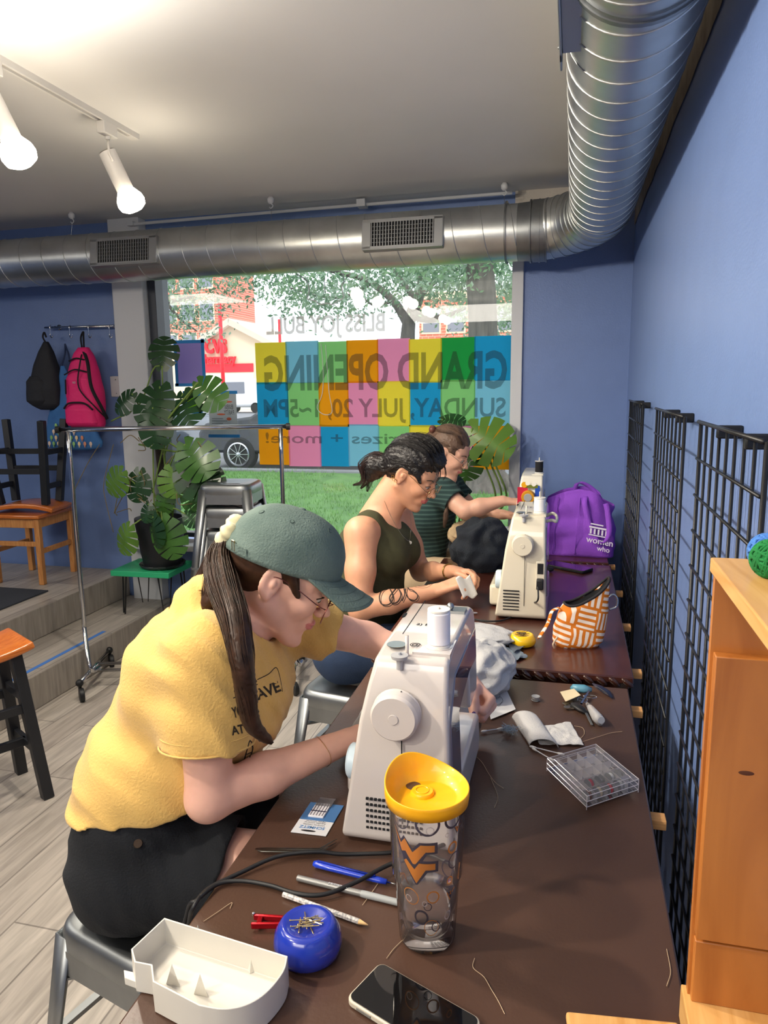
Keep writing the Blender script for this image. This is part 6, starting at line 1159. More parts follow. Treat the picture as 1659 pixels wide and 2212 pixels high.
# ------------------------------------------------------------------ anatomy in a head frame (x forward, y left, z up)
def head_frame(c, az, pitch, roll=0): return Matrix.Translation(c) @ Matrix.Rotation(R(az), 4, 'Z') @ Matrix.Rotation(R(pitch), 4, 'Y') @ Matrix.Rotation(R(roll), 4, 'X')
def head(S_, M, sc=1.1):
    S_.at(M, sc); S_.el((-.012, 0, .035), (.093, .074, .082), .02); S_.el((.032, 0, -.01), (.055, .060, .075), .03); S_.el((.035, 0, -.055), (.042, .048, .05), .02)
    for y in (-1, 1):
        S_.rc((-.008, y*.055, -.05), (.060, y*.014, -.102), .021, .018, .02); S_.el((.062, y*.034, -.028), (.022, .020, .022), .02); S_.rc((.072, y*.008, .022), (.060, y*.048, .016), .014, .010, .012)
    S_.el((.076, 0, -.108), (.015, .018, .014), .014); S_.el((.074, 0, -.068), (.020, .026, .024), .014)
    for y in (-1, 1): S_.el((.093, y*.031, -.003), (.014, .018, .011), .010, True)
    for y in (-1, 1): S_.el((.073, y*.031, -.004), (.0155, .015, .0125), .004)
    S_.rc((.082, 0, .010), (.104, 0, -.030), .0075, .0098, .008); S_.el((.108, 0, -.034), (.0105, .0095, .0085), .006)
    for y in (-1, 1): S_.el((.097, y*.011, -.038), (.010, .0075, .0075), .004)
    for y in (-1, 1): S_.el((.103, y*.006, -.0445), (.005, .003, .0035), .002, True)
    S_.el((.0935, 0, -.0615), (.0075, .020, .0052), .004); S_.el((.0915, 0, -.0705), (.0080, .017, .0056), .004); S_.el((.103, 0, -.0660), (.010, .022, .0012), .002, True); S_.el((.093, 0, -.081), (.008, .014, .004), .006, True)
    for y in (-1, 1):
        q = Quaternion((0, 0, 1), y*R(-18)); S_.el((-.010, y*.076, -.008), (.020, .0065, .032), .005, False, q); S_.el((-.006, y*.082, -.003), (.012, .005, .020), .004, True, q); S_.el((-.004, y*.078, -.008), (.006, .005, .009), .003, False, q); S_.el((-.006, y*.077, -.034), (.008, .005, .009), .004)
def lips(M, sc=1.1):
    Mi = np.array(M.inverted())
    def fn(P): q = (P@Mi[:3, :3].T+Mi[:3, 3])/sc; return (np.abs((q[:, 1])/.0235)**2+((q[:, 2]+.0662)/.0105)**2 < 1) & (q[:, 0] > .078)
    return fn
def face_parts(t, M, sc, brow_c, iris=(70, 60, 50)):
    EW = mat('eye white '+t['label'][7:20], (214, 206, 200), .2); EI = mat('iris '+t['label'][7:20], iris, .2); BC = mat('brow hair '+t['label'][7:20], brow_c, .8)
    K = lambda p: M @ (Vector(p)*sc)
    for y in (-1, 1):
        b = MB(); b.ball((0, 0, 0), 1, 14, Matrix.Translation(K((.0755, y*.031, -.006))) @ M.to_3x3().to_4x4() @ Matrix.Diagonal((.0135*sc, .0135*sc, .0105*sc, 1))); e = b.build('eye', EW, t, smooth=True, world=True)
        b = MB(); b.ball((0, 0, 0), 1, 12, Matrix.Translation(K((.0865, y*.031, -.009))) @ M.to_3x3().to_4x4() @ Matrix.Diagonal((.003*sc, .0055*sc, .0055*sc, 1))); b.build('iris', EI, e, smooth=True, world=True)
        b = MB(); b.tube(smooth_path([K((.0855, y*.017, -.006)), K((.0915, y*.031, -.001)), K((.080, y*.046, -.006))]), .0012*sc, 6); b.build('eyelashes', BC, t, smooth=True, world=True)
        b = MB(); b.tube(smooth_path([K((.0885, y*.014, .014)), K((.0865, y*.032, .0215)), K((.068, y*.051, .014))]), [.0018*sc]+[.0026*sc]*15+[.001*sc], 6, flat=.6); b.build('eyebrow', BC, t, smooth=True, world=True)
def glasses(t, M, sc, c, drop=0, rr=.0235, metal=1, square=1.0):
    K = lambda p: M @ (Vector(p)*sc); GM = mat('spectacle frame '+t['label'][7:20], c, .25, metal); g = None
    b = MB(); L_ = []
    for y in (-1, 1):
        cx = (.107-.0, y*.033, -.014-drop); ring = [K((cx[0]-abs(math.cos(a))**1*rr*.12*(1 if math.cos(a)*y > 0 else 0), cx[1]+rr*1.08*math.cos(a), cx[2]+rr*square*math.sin(a))) for a in [2*PI*k/28 for k in range(29)]]; b.tube(ring, .0012, 6, cap=False); L_.append(ring[:-1])
        b.tube(smooth_path([K((.104, y*.058, -.008-drop)), K((.085, y*.069, -.004-drop)), K((.03, y*.0745, .004)), K((-.006, y*.0775, .006)), K((-.026, y*.078, -.012))]), .0011, 6)
    b.tube(smooth_path([K((.108, -.011, -.010-drop)), K((.115, 0, -.006-drop)), K((.108, .011, -.010-drop))]), .0012, 6)
    g = b.build('spectacle_frame', GM, t, smooth=True, world=True)
    for r_ in L_: b = MB(); b.add(r_, [tuple(range(len(r_)))]); b.build('lens', thin('lens', (210, 200, 196), .06, 0, 1.35) if 'lens' not in MATS else MATS['lens'], g, world=True)
def hand(S_, W_, xd, zd, side=1, sc=1.0, curl=(30, 40, 25), spread=4, thumb=(25, 20), tz=.25):
    """W_ wrist, xd finger direction, zd back of the hand, side=+1: thumb on the left of xd seen from the back"""
    x = Vector(xd).normalized(); z = Vector(zd); z = (z-x*z.dot(x)).normalized(); y = z.cross(x)*side; M = Matrix(((x.x, y.x, z.x, W_[0]), (x.y, y.y, z.y, W_[1]), (x.z, y.z, z.z, W_[2]), (0, 0, 0, 1)))
    S_.at(M, sc); cr = curl if isinstance(curl[0], (tuple, list)) else [curl]*4
    for k, yy in enumerate((.026, .009, -.009, -.025)): S_.rc((.012, yy*.65, 0), (.082-.004*abs(k-1), yy, .002), .0135, .0108, .008)
    S_.rc((.0, 0, 0), (.03, 0, 0), .019, .02, .012); tips = []
    for k, (yy, L_) in enumerate(((.027, .072), (.009, .080), (-.009, .075), (-.026, .060))):
        p = Vector((.084-.004*abs(k-1), yy, .003)); a = 0; sp = R(spread*(1.5-k)); r_ = .0093 if k < 3 else .0082
        for j, f in enumerate((.46, .30, .24)):
            a += R(cr[k][j]); q = p+Vector((math.cos(a)*math.cos(sp), math.sin(sp)*(1 if j == 0 else .5), -math.sin(a)))*(L_*f); S_.rc(p, q, r_*(1-.08*j), r_*(1-.08*(j+1)), .0035); p = q
        tips.append(M @ (p*sc))
    p = Vector((.014, .020, -.006)); S_.rc((.01, .01, -.004), (.04, .034, -.010), .015, .0125, .008); p = Vector((.04, .034, -.010)); a = R(thumb[0])
    for j, (L_, r_) in enumerate(((.034, .0108), (.028, .0098))):
        q = p+Vector((math.cos(a), math.sin(a)*.75, -tz-.1*j)).normalized()*L_; S_.rc(p, q, r_, r_*.9, .005); p = q; a -= R(thumb[1])
    tips.append(M @ (p*sc)); return M, tips
def strands(t, name, m, paths, count, spread, r, seed, taper=.25):
    """hair lock: many fine tapering strands following guide paths"""
    b = MB(); rr = random.Random(seed)
    for k in range(count):
        g = paths[k % len(paths)]; a, ra = rr.uniform(0, 2*PI), rr.random()**.5; pts = []; n = len(g); ph = rr.uniform(0, 6)
        for i, p in enumerate(g):
            p = Vector(p[:3]); w = g[i][3] if len(g[i]) > 3 else spread; d = (Vector(g[min(i+1, n-1)][:3])-Vector(g[max(i-1, 0)][:3])).normalized(); u = d.orthogonal().normalized(); v = d.cross(u); u = Vector((0, 0, 1)).cross(d); u = u.normalized() if u.length > .1 else d.orthogonal().normalized(); v = d.cross(u)
            pts.append(p+(u*math.cos(a+.15*i)+v*math.sin(a+.15*i))*w*ra+Vector((rr.gauss(0, .1), rr.gauss(0, .1), rr.gauss(0, .1)))*w*.5)
        sp = smooth_path(pts, 4); N_ = len(sp); b.tube(sp, [r*(1-(1-taper)*i/(N_-1)) for i in range(N_)], 4)
    return b.build(name, m, t, smooth=True, world=True)
SKIN1 = mat('fair skin', (226, 176, 156), .5, sss=.12, noise=.05, nscale=30, bump=.03, bscale=300); LIP1 = mat('fair lips', (196, 116, 112), .4)
SKIN2 = mat('tan skin', (214, 158, 126), .45, sss=.12, noise=.05, nscale=30, bump=.03, bscale=300); LIP2 = mat('tan lips', (184, 100, 98), .4)
SKIN3 = mat('pale skin', (222, 172, 148), .5, sss=.12, noise=.05, nscale=30)
# ================================================================== PERSON IN YELLOW
p1 = thing('person', 'person in yellow T-shirt, green cap and black shorts leaning over the nearest sewing machine', 'person', (-.88, 1.31, .46))
HM1 = head_frame((-.608, 1.462, 1.194), 14, 27, -4); sc1 = 1.15
SR, SL = Vector((-.685, 1.245, 1.075)), Vector((-.72, 1.56, 1.07)); ER, WR = Vector((-.672, 1.20, .80)), Vector((-.455, 1.43, .832)); EL, WL = Vector((-.50, 1.765, .945)), ony(1008, 1468, 1.73)
HC, WC_, CC = Vector((-.895, 1.335, .585)), Vector((-.87, 1.36, .76)), Vector((-.765, 1.40, .98)); lt = Vector((-.2, .98, 0)).normalized()
KR, KL = Vector((-.47, 1.30, .60)), Vector((-.46, 1.55, .58))
B1 = SDF(); head(B1, HM1, sc1); B1.at(Matrix.Identity(4))
nb_ = HM1 @ (Vector((-.035, 0, -.06))*sc1); nf = HM1 @ (Vector((-.005, 0, -.075))*sc1); B1.rc(nb_, (-.745, 1.405, 1.08), .055, .068, .03); B1.rc(nf, (-.715, 1.41, 1.06), .048, .06, .03)
B1.rc(SR, SL, .058, .058, .04); B1.rc(CC-lt*.08, CC+lt*.08, .115, .115, .05); B1.rc(WC_-lt*.07, WC_+lt*.07, .12, .12, .06); B1.rc(HC-lt*.08, HC+lt*.08, .125, .125, .05)
B1.rc(CC, WC_, .12, .12, .05)
B1.ch([SR, SR*.5+ER*.5, ER], [.056, .052, .043], .025); B1.ch([ER, ER*.62+WR*.38, WR], [.042, .043, .026], .02); B1.ch([SL, SL*.5+EL*.5, EL], [.056, .05, .042], .025); B1.ch([EL, EL*.6+WL*.4, WL], [.042, .040, .026], .02)
hR = hand(B1, WR, (.5, .85, .10), (-.5, .1, .85), -1, 1.05, (25, 30, 20))
hL = hand(B1, WL, (.72, -.50, -.50), (.65, .59, .425), -1, 1.12, ((72, 82, 40), (74, 84, 42), (76, 86, 42), (78, 84, 40)), 2, (10, 4), .85); B1.at(Matrix.Identity(4))
for H_, K_ in ((HC-lt*.09, KR), (HC+lt*.09, KL)): B1.rc(H_, K_, .098, .068, .04)
for K_, A_ in ((KR, Vector((-.56, 1.30, .22))), (KL, Vector((-.54, 1.56, .20)))): B1.ch([K_, K_*.6+A_*.4, A_], [.064, .055, .034], .02); B1.rc(A_+Vector((-.02, 0, -.05)), A_+Vector((.15, 0, -.08)), .034, .028, .02)
body1 = B1.build('body', [SKIN1, LIP1], p1, .0034, [(1, lips(HM1, sc1))])
face_parts(p1, HM1, sc1, (74, 54, 42)); glasses(p1, HM1, sc1, (150, 92, 84), .006, .027)
NP_ = mat('purple nail varnish', (74, 40, 110), .2, coat=.6); Tb = bvh([body1]); b = MB()
for tp in hL[1]: b.ball((0, 0, 0), 1, 8, Matrix.Translation(tp+(CO-tp).normalized()*.0078) @ (CO-tp).to_track_quat('Z', 'Y').to_matrix().to_4x4() @ Matrix.Diagonal((.0055, .0065, .0022, 1)))
b.build('fingernails', NP_, p1, smooth=True, world=True)
# T-shirt
YC = mat('mustard yellow cotton', (214, 174, 98), .9, noise=.06, nscale=14, bump=.25, bscale=190, sheen=.2)
T1 = SDF(); o_ = .014
sleeveR = SR+(ER-SR)*.62; sleeveL = SL+(EL-SL)*.60; dR, dL = (ER-SR).normalized(), (EL-SL).normalized()
T1.rc(SR, SR+(ER-SR)*.75, .086, .095, .03); T1.rc(SL, SL+(EL-SL)*.75, .080, .086, .03)
T1.rc(sleeveR-dR*.03, sleeveR+dR*.1, .070, .077, .002, True); T1.plane(sleeveR, dR, .18); T1.rc(sleeveL-dL*.03, sleeveL+dL*.1, .064, .070, .002, True); T1.plane(sleeveL, dL, .18)
T1.rc(SR-Vector((.0, 0, .0)), SL, .070, .070, .04); T1.rc(CC-lt*.095+Vector((-.03, 0, .02)), CC+lt*.095+Vector((-.03, 0, .02)), .125, .125, .05); T1.rc(CC-lt*.07+Vector((.065, .02, -.06)), CC+lt*.08+Vector((.065, .02, -.06)), .105, .105, .05)
T1.rc(CC+Vector((0, 0, -.03)), WC_, .165, .165, .06); T1.rc(WC_-lt*.08, WC_+lt*.08, .15, .15, .05); T1.rc(WC_-lt*.05+Vector((.07, .0, .02)), WC_+lt*.08+Vector((.09, 0, .02)), .125, .125, .05); T1.rc(HC-lt*.08+Vector((-.01, 0, .08)), HC+lt*.08+Vector((-.01, 0, .08)), .14, .14, .04); T1.rc((-.76, 1.405, 1.12), (-.70, 1.42, 1.09), .078, .078, .03)
T1.rc((-.74, 1.41, 1.115), nf+Vector((.045, .0, .03)), .072, .10, .004, True)
T1.plane((-.86, 1.34, .738), (.10, -.03, -1), .5)
T1.disp = folds(.0042, 40, (.9, .4, .6), 1.0); shirt1 = T1.build('t_shirt', YC, p1, .0042, smooth_it=2)
Ts = bvh([shirt1, body1]); INK1 = mat('dark brown shirt print', (52, 44, 34), .9); b = MB()
ptext(b, Ts, 'LEAVE', 566, 1497, 82, 24, -22, .03); ptext(b, Ts, 'YOU', 518, 1536, 34, 24, -14, .03); ptext(b, Ts, 'ME', 544, 1541, 30, 22, -16, .03); ptext(b, Ts, 'AT A', 524, 1574, 50, 20, -12, .03); b.build('shirt_lettering', INK1, shirt1, world=True)
b = MB(); inkline(b, Ts, ((504, 1508), (530, 1496), (556, 1478)), .001); inkline(b, Ts, ((556, 1468), (580, 1456), (596, 1442), (604, 1460), (610, 1494)), .001); inkline(b, Ts, ((528, 1640), (534, 1618), (540, 1600), (546, 1616), (540, 1636)), .0016); inkline(b, Ts, ((530, 1630), (545, 1624)), .0014); b.build('shirt_drawing', INK1, shirt1, smooth=True, world=True)
b = MB(); sq = Vector((0, 0, 0)); n1 = dR.orthogonal().normalized(); n2 = dR.cross(n1)
for k in (0, 1): b.tube([sleeveR-dR*(.004+.022*k)+(n1*math.cos(a)+n2*math.sin(a))*(.0925 if k == 0 else .0915) for a in [2*PI*i/36 for i in range(37)]], .0022 if k == 0 else .0011, 6, cap=False)
b.build('sleeve_hem', YC, shirt1, smooth=True, world=True)
# shorts
BC_ = mat('black cotton twill', (24, 27, 32), .9, bump=.3, bscale=240, noise=.08, nscale=12); Sh = SDF(); Sh.rc(HC-lt*.08+Vector((-.012, 0, .0)), HC+lt*.09+Vector((-.012, 0, 0)), .140, .140, .04); Sh.rc(HC-lt*.07+Vector((.01, 0, .12)), HC+lt*.07+Vector((.01, 0, .12)), .138, .138, .04)
opR = (HC-lt*.09)*.50+KR*.50; opL = (HC+lt*.09)*.45+KL*.55
for H_, K_, op in ((HC-lt*.09, KR, opR), (HC+lt*.09, KL, opL)):
    dd = (K_-H_).normalized(); Sh.rc(H_, K_, .118, .100, .03); Sh.rc(op-dd*.04, op+dd*.1, .092, .092, .002, True); Sh.plane(op, dd+Vector((0, 0, -.25)), .16); Sh.plane(K_, dd, .2)
Sh.plane((-.88, 1.33, .785), (-.15, 0, 1), .3); Sh.plane((-.88, 1.33, .462), (0, 0, -1), .5); Sh.disp = folds(.0028, 48, (.8, .3, .9), 4); sh1 = Sh.build('shorts', BC_, p1, .0045, smooth_it=2)
b = MB(); q = cast(bvh([sh1]), 298, 1822, .001)
if q: b.lathe([(0, .002), (.008, .002), (.009, 0)], 16, M=Matrix.Translation(q) @ (CO-q).to_track_quat('Z', 'Y').to_matrix().to_4x4(), cap=False); b.build('button', mat('bronze button', (70, 56, 44), .5, .6), sh1, world=True)
# hair under and behind the cap
HR1 = mat('dark brown hair', (64, 42, 30), .42, c2=(40, 26, 18), nscale=40, spec=.25)
Hh = SDF(); Hh.at(HM1, sc1); Hh.el((-.018, 0, .030), (.094, .079, .084), .02); Hh.el((-.05, 0, -.01), (.052, .060, .055), .03); Hh.rc((.02, -.072, .02), (.045, -.068, -.012), .012, .006, .01); Hh.rc((.02, .072, .02), (.045, .068, -.012), .012, .006, .01)
Hh.plane((.055, 0, 0), (1, 0, 0), .2, .004); Hh.plane((0, 0, .07), (0, 0, 1), .2, .003); Hh.el((.02, -.09, -.055), (.05, .05, .045), .01, True); Hh.el((.02, .09, -.055), (.05, .05, .045), .01, True)
Hh.disp = folds(.0012, 150, (.3, .2, 1), 2); Hh.at(Matrix.Identity(4)); Hh.build('scalp_hair', HR1, p1, .0036)
sk = HM1 @ (Vector((-.118, 0, .028))*sc1)
g1 = [(*sk, .014), (*ony(474, 1205, 1.40), .026), (*ony(482, 1265, 1.30), .030), (*ony(508, 1340, 1.20), .025), (*ony(522, 1420, 1.155), .02), (*ony(532, 1500, 1.15), .018), (*ony(545, 1565, 1.155), .013), (*ony(588, 1606, 1.165), .003)]
g2 = [(*sk, .014), (*ony(470, 1205, 1.44), .024), (*ony(448, 1250, 1.43), .028), (*ony(420, 1288, 1.40), .024), (*ony(370, 1322, 1.37), .010)]
g3 = [(*sk, .012), (*ony(476, 1215, 1.40), .024), (*ony(466, 1275, 1.34), .026), (*ony(448, 1310, 1.32), .014)]
pn = SDF(); pn.at(Matrix.Identity(4))
for g, n_ in ((g1, 1), (g2, .8), (g3, .85)):
    gp = smooth_path([q[:3] for q in g], 5); pn.ch(gp, list(np.interp(np.linspace(0, len(g)-1, len(gp)), range(len(g)), [q[3]*n_*.84 for q in g])), .014)
pn.disp = folds(.0015, 420, (.9, .5, .05), 3); pn.build('ponytail', HR1, p1, .004)
strands(p1, 'ponytail_strands', HR1, [[(*q[:3], q[3]*1.12) for q in g_] for g_ in (g1, g1, g1, g2, g3)], 620, .02, .0010, 5, .2)
# scrunchie
b = MB(); ax = (HM1.to_3x3() @ Vector((-1, 0, .15))).normalized(); u = ax.orthogonal().normalized(); v = ax.cross(u); q = HM1 @ (Vector((-.122, 0, .03))*sc1)
b.grid(lambda s_, r_: tuple(q+(u*math.cos(2*PI*s_)+v*math.sin(2*PI*s_))*(.024+(.015+.004*math.sin(2*PI*s_*9)+.003*math.sin(2*PI*s_*5+1))*math.cos(2*PI*r_))+ax*(.019*math.sin(2*PI*r_)*(1+.15*math.sin(2*PI*s_*7)))), 72, 14); b.build('scrunchie', mat('cream satin', (206, 198, 158), .45, sheen=.3), p1, smooth=True, world=True)
# cap
CP = mat('washed green cap cloth', (100, 117, 110), .9, c2=(80, 98, 93), nscale=14, bump=.35, bscale=220); CK = HM1 @ Matrix.Translation(Vector((-.008, 0, .020))*sc1) @ Matrix.Rotation(R(-7), 4, 'Y')
cap = thing('cap', 'washed green baseball cap', 'cap', CK.translation); del cap['label'], cap['category']; cap.parent = None
bpy.data.objects.remove(cap)
rx, ry, rz_ = .113*sc1, .093*sc1, .108*sc1
def capf(u, v):
    a = 2*PI*u; t = v*PI/2; e = math.cos(t)**.82; x = rx*math.cos(a)*e*(1.0 if math.cos(a) < 0 else 1.0); y = ry*math.sin(a)*e; z = rz_*math.sin(t)**.92
    n_ = .0018*noise.noise(Vector((x*40, y*40, z*40))); x += .012*math.sin(t*2)*(math.cos(a) > .2)*.6; return tuple(CK @ Vector((x*(1+n_*8), y*(1+n_*8), z)))
b = MB(); b.grid(capf, 72, 26); crown = b.build('cap_crown', CP, p1, smooth=True, solid=.003, world=True)
b = MB()
for k in range(6):
    for d_ in (-.008, .008): b.tube([Vector(capf(k/6+1/12*0+d_*(1-v/26*.9)+1e-6, v/26)) for v in range(0, 26)], .0011, 5)
for z_ in (.02, .30): b.tube([Vector(capf(u_/72, z_*.3)) for u_ in range(73)], .0009, 5, cap=False)
b.build('cap_seam', mat('cap stitching', (62, 78, 74), .9), crown, smooth=True, world=True)
b = MB(); q = Vector(capf(0, 1)); b.ball((0, 0, 0), 1, 12, CK @ Matrix.Translation((0.004, 0, rz_)) @ Matrix.Diagonal((.009, .009, .005, 1))); b.build('cap_button', CP, crown, smooth=True, world=True)
b = MB()
for (u_, v_) in ((.08+.83/1, .62), (.74, .60), (.60, .55)): q = Vector(capf(u_ % 1, v_)); n_ = (q-CK.translation).normalized(); b.tube([q+n_*.001+(n_.orthogonal()*math.cos(a)+n_.cross(n_.orthogonal())*math.sin(a))*.004 for a in [2*PI*i/12 for i in range(13)]], .0012, 5)
b.build('eyelet', MATS['cap stitching'], crown, smooth=True, world=True)
def brimf(u, v):
    a = (u-.5)*R(124); x0, y0 = rx*math.cos(a)*.99, ry*math.sin(a)*.99; x1, y1 = rx*.60+.088*sc1*1.25*math.cos(a*.95)+.012, ry*1.0*math.sin(a*1.12); t = v; x, y = x0+(x1-x0)*t, y0+(y1-y0)*t; return tuple(CK @ Vector((x, y, (.004-.42*abs(y)**1.6*t*2.0-.020*t))))
b = MB(); b.grid(brimf, 40, 12); brim = b.build('cap_brim', CP, p1, smooth=True, solid=.004, world=True)
b = MB(); [b.tube([Vector(brimf(u_/40, v_))+Vector((0, 0, .0025)) for u_ in range(2, 39)], .0006, 4) for v_ in (.25, .5, .75, .95)]; b.build('brim_stitching', MATS['cap stitching'], brim, smooth=True, world=True)
b = MB(); pts = [Vector(capf(u_, .05))+(Vector(capf(u_, .05))-CK.translation).normalized()*.003 for u_ in (.60, .63, .66)]; b.add([p_+Vector((0, 0, s_*.009)) for p_ in pts for s_ in (-1, 1)], [(2*i, 2*i+1, 2*i+3, 2*i+2) for i in range(2)]); b.build('cap_strap', CP, crown, solid=.002, world=True)
b = MB(); b.tube([pts[0]*.6+pts[1]*.4+v_ for v_ in (Vector((0, 0, -.012)), Vector((0, 0, .012)))], .002, 6); b.tube([pts[0]+v_ for v_ in (Vector((0, 0, -.012)), Vector((0, 0, .012)))], .002, 6)
for s_ in (-1, 1): b.tube([pts[0]+Vector((0, 0, s_*.012)), pts[0]*.6+pts[1]*.4+Vector((0, 0, s_*.012))], .002, 6)
b.build('cap_buckle', mat('brass buckle', (186, 170, 130), .3, 1), crown, world=True)
Tc = bvh([crown]); b = MB(); ptext(b, Tc, 'FRIDAY', 741, 1197, 38, 10, -4, .03); ptext(b, Tc, 'SWIM', 748, 1209, 24, 9, -2, .02); b.build('cap_lettering', mat('white embroidery', (226, 226, 220), .8), crown, world=True)
b = MB(); d_ = (WR-ER).normalized(); q = ER+(WR-ER)*.80; u = d_.orthogonal().normalized(); v = d_.cross(u); b.tube([q+(u*math.cos(a)+v*math.sin(a))*.0335+d_*.004*math.sin(a*2) for a in [2*PI*i/30 for i in range(31)]], .0006, 4); b.build('bracelet', mat('fine gold chain', (206, 160, 100), .3, 1), p1, world=True)
# ================================================================== PERSON IN OLIVE
p2 = thing('person', 'person in olive tank top with tied black hair and a snake tattoo on the forearm', 'person', (-.80, 2.62, .46))
HM2 = head_frame((-.598, 2.80, 1.262), -10, 30, 0); sc2 = 1.1
SR, SL = Vector((-.765, 2.63, 1.045)), Vector((-.70, 2.98, 1.04)); ER, WR = Vector((-.745, 2.53, .775)), Vector((-.475, 2.62, .838)); EL, WL = Vector((-.60, 2.96, .82)), Vector((-.44, 2.80, .868))
HC, WC_, CC = Vector((-.81, 2.70, .585)), Vector((-.80, 2.76, .76)), Vector((-.755, 2.80, .94)); lt = Vector((.18, .98, 0)).normalized()
B2 = SDF(); head(B2, HM2, sc2); B2.at(Matrix.Identity(4)); nb_ = HM2 @ (Vector((-.04, 0, -.06))*sc2); nf = HM2 @ (Vector((-.01, 0, -.075))*sc2)
B2.rc(nb_, (-.765, 2.80, 1.07), .050, .058, .03); B2.rc(nf, (-.72, 2.80, 1.05), .046, .055, .03); B2.rc(SR, SL, .055, .055, .04); B2.rc(CC-lt*.075, CC+lt*.075, .112, .112, .05); B2.rc(CC, WC_, .118, .118, .05); B2.rc(WC_-lt*.06, WC_+lt*.06, .115, .12, .05); B2.rc(HC-lt*.08, HC+lt*.08, .125, .125, .05)
for s_ in (-1, 1): B2.el(CC+Vector((.085, 0, -.01))+lt*s_*.07, (.06, .06, .06), .04)
B2.ch([SR, SR*.5+ER*.5, ER], [.062, .054, .042], .03); B2.ch([ER, ER*.6+WR*.4, WR], [.042, .043, .026], .02); B2.ch([SL, SL*.5+EL*.5, EL], [.06, .05, .040], .03); B2.ch([EL, EL*.6+WL*.4, WL], [.040, .038, .025], .02)
hand(B2, WR, (.86, .25, .30), (-.25, -.25, .9), 1, 1.08, ((30, 40, 20), (38, 48, 25), (45, 52, 30), (50, 55, 30)), 5, (18, 22)); hand(B2, WL, (.90, -.30, .05), (.2, .3, .9), -1, 1.05, ((30, 45, 25), (38, 50, 25), (45, 52, 30), (50, 55, 30)), 5, (18, 22)); B2.at(Matrix.Identity(4))
KR, KL = Vector((-.42, 2.62, .60)), Vector((-.42, 2.90, .60))
for H_, K_ in ((HC-lt*.09, KR), (HC+lt*.09, KL)): B2.rc(H_, K_, .10, .07, .04); A_ = K_+Vector((-.02, 0, -.46)); B2.ch([K_, K_*.6+A_*.4, A_], [.064, .055, .036], .02); B2.rc(A_+Vector((-.02, 0, -.06)), A_+Vector((.14, 0, -.09)), .034, .028, .02)
body2 = B2.build('body', [SKIN2, LIP2], p2, .004, [(1, lips(HM2, sc2))]); face_parts(p2, HM2, sc2, (28, 22, 22), (40, 30, 24)); glasses(p2, HM2, sc2, (190, 158, 110), .006, .025)
OC = mat('olive knit', (66, 66, 42), .9, bump=.25, bscale=260, noise=.05, nscale=10); T2 = SDF()
T2.rc(CC-lt*.085+Vector((0, 0, .01)), CC+lt*.085+Vector((0, 0, .01)), .124, .124, .05); T2.rc((-.755, 2.715, 1.06), (-.755, 2.885, 1.06), .060, .060, .04); T2.rc(CC, WC_, .135, .14, .05); T2.rc(WC_-lt*.065, WC_+lt*.065, .138, .14, .05); T2.rc(WC_-lt*.065+Vector((-.0, -.02, -.12)), WC_+lt*.065+Vector((0, -.02, -.12)), .15, .15, .05)
for s_ in (-1, 1): T2.el(CC+Vector((.088, 0, -.01))+lt*s_*.07, (.072, .072, .072), .04)
T2.rc(SR+Vector((-.0, -.048, .02)), SR+Vector((.03, -.10, -.12)), .075, .085, .006, True); T2.rc(SL+Vector((0, .045, .02)), SL+Vector((.03, .10, -.12)), .07, .08, .006, True)
T2.rc((-.745, 2.80, 1.135), (-.66, 2.80, 1.09), .070, .058, .006, True); T2.plane((-.8, 2.74, .60), (0, 0, -1), .3); T2.disp = folds(.0018, 48, (.2, .3, 1), 2); tank = T2.build('tank_top', OC, p2, .0042, smooth_it=2)
J = SDF(); J.rc(HC-lt*.085, HC+lt*.085, .142, .142, .04)
for H_, K_ in ((HC-lt*.09, KR), (HC+lt*.09, KL)): J.rc(H_, K_, .115, .085, .03); J.ch([K_, K_+Vector((-.02, 0, -.44))], [.082, .065], .03)
J.plane((-.8, 2.7, .462), (0, 0, -1), .22); J.disp = folds(.0025, 55, (.7, .5, .3), 3); J.build('jeans', mat('blue denim', (48, 66, 96), .9, bump=.3, bscale=260, noise=.1, nscale=20), p2, .006, smooth_it=2)
# snake tattoo
Tb = bvh([body2]); b = MB()
for pts, r_ in ((((846, 1262), (838, 1268), (826, 1275), (820, 1290), (824, 1304), (838, 1306), (848, 1296), (846, 1280), (838, 1266), (836, 1255)), .0022), (((836, 1255), (848, 1258), (858, 1268), (866, 1284), (858, 1300), (846, 1302), (842, 1290), (852, 1276), (862, 1264)), .0024), (((862, 1264), (872, 1270), (874, 1284), (868, 1298)), .0022), (((880, 1264), (876, 1278), (882, 1292), (896, 1296), (902, 1286), (892, 1276), (882, 1272), (878, 1262)), .002), (((884, 1262), (900, 1266), (918, 1266), (932, 1258)), .0012), (((822, 1268), (818, 1262), (826, 1256), (838, 1262)), .0012), (((828, 1282), (832, 1296), (842, 1294)), .0008), (((856, 1278), (860, 1290)), .0008), (((800, 1284), (812, 1272), (820, 1262)), .0008)): inkline(b, Tb, pts, r_*1.5, -.0018); inkline(b, Tb, [(x+3, y+3.5) for x, y in pts], r_*.8, -.0006)
b.build('snake_tattoo', mat('tattoo ink', (62, 50, 44), .7), p2, smooth=True, world=True)
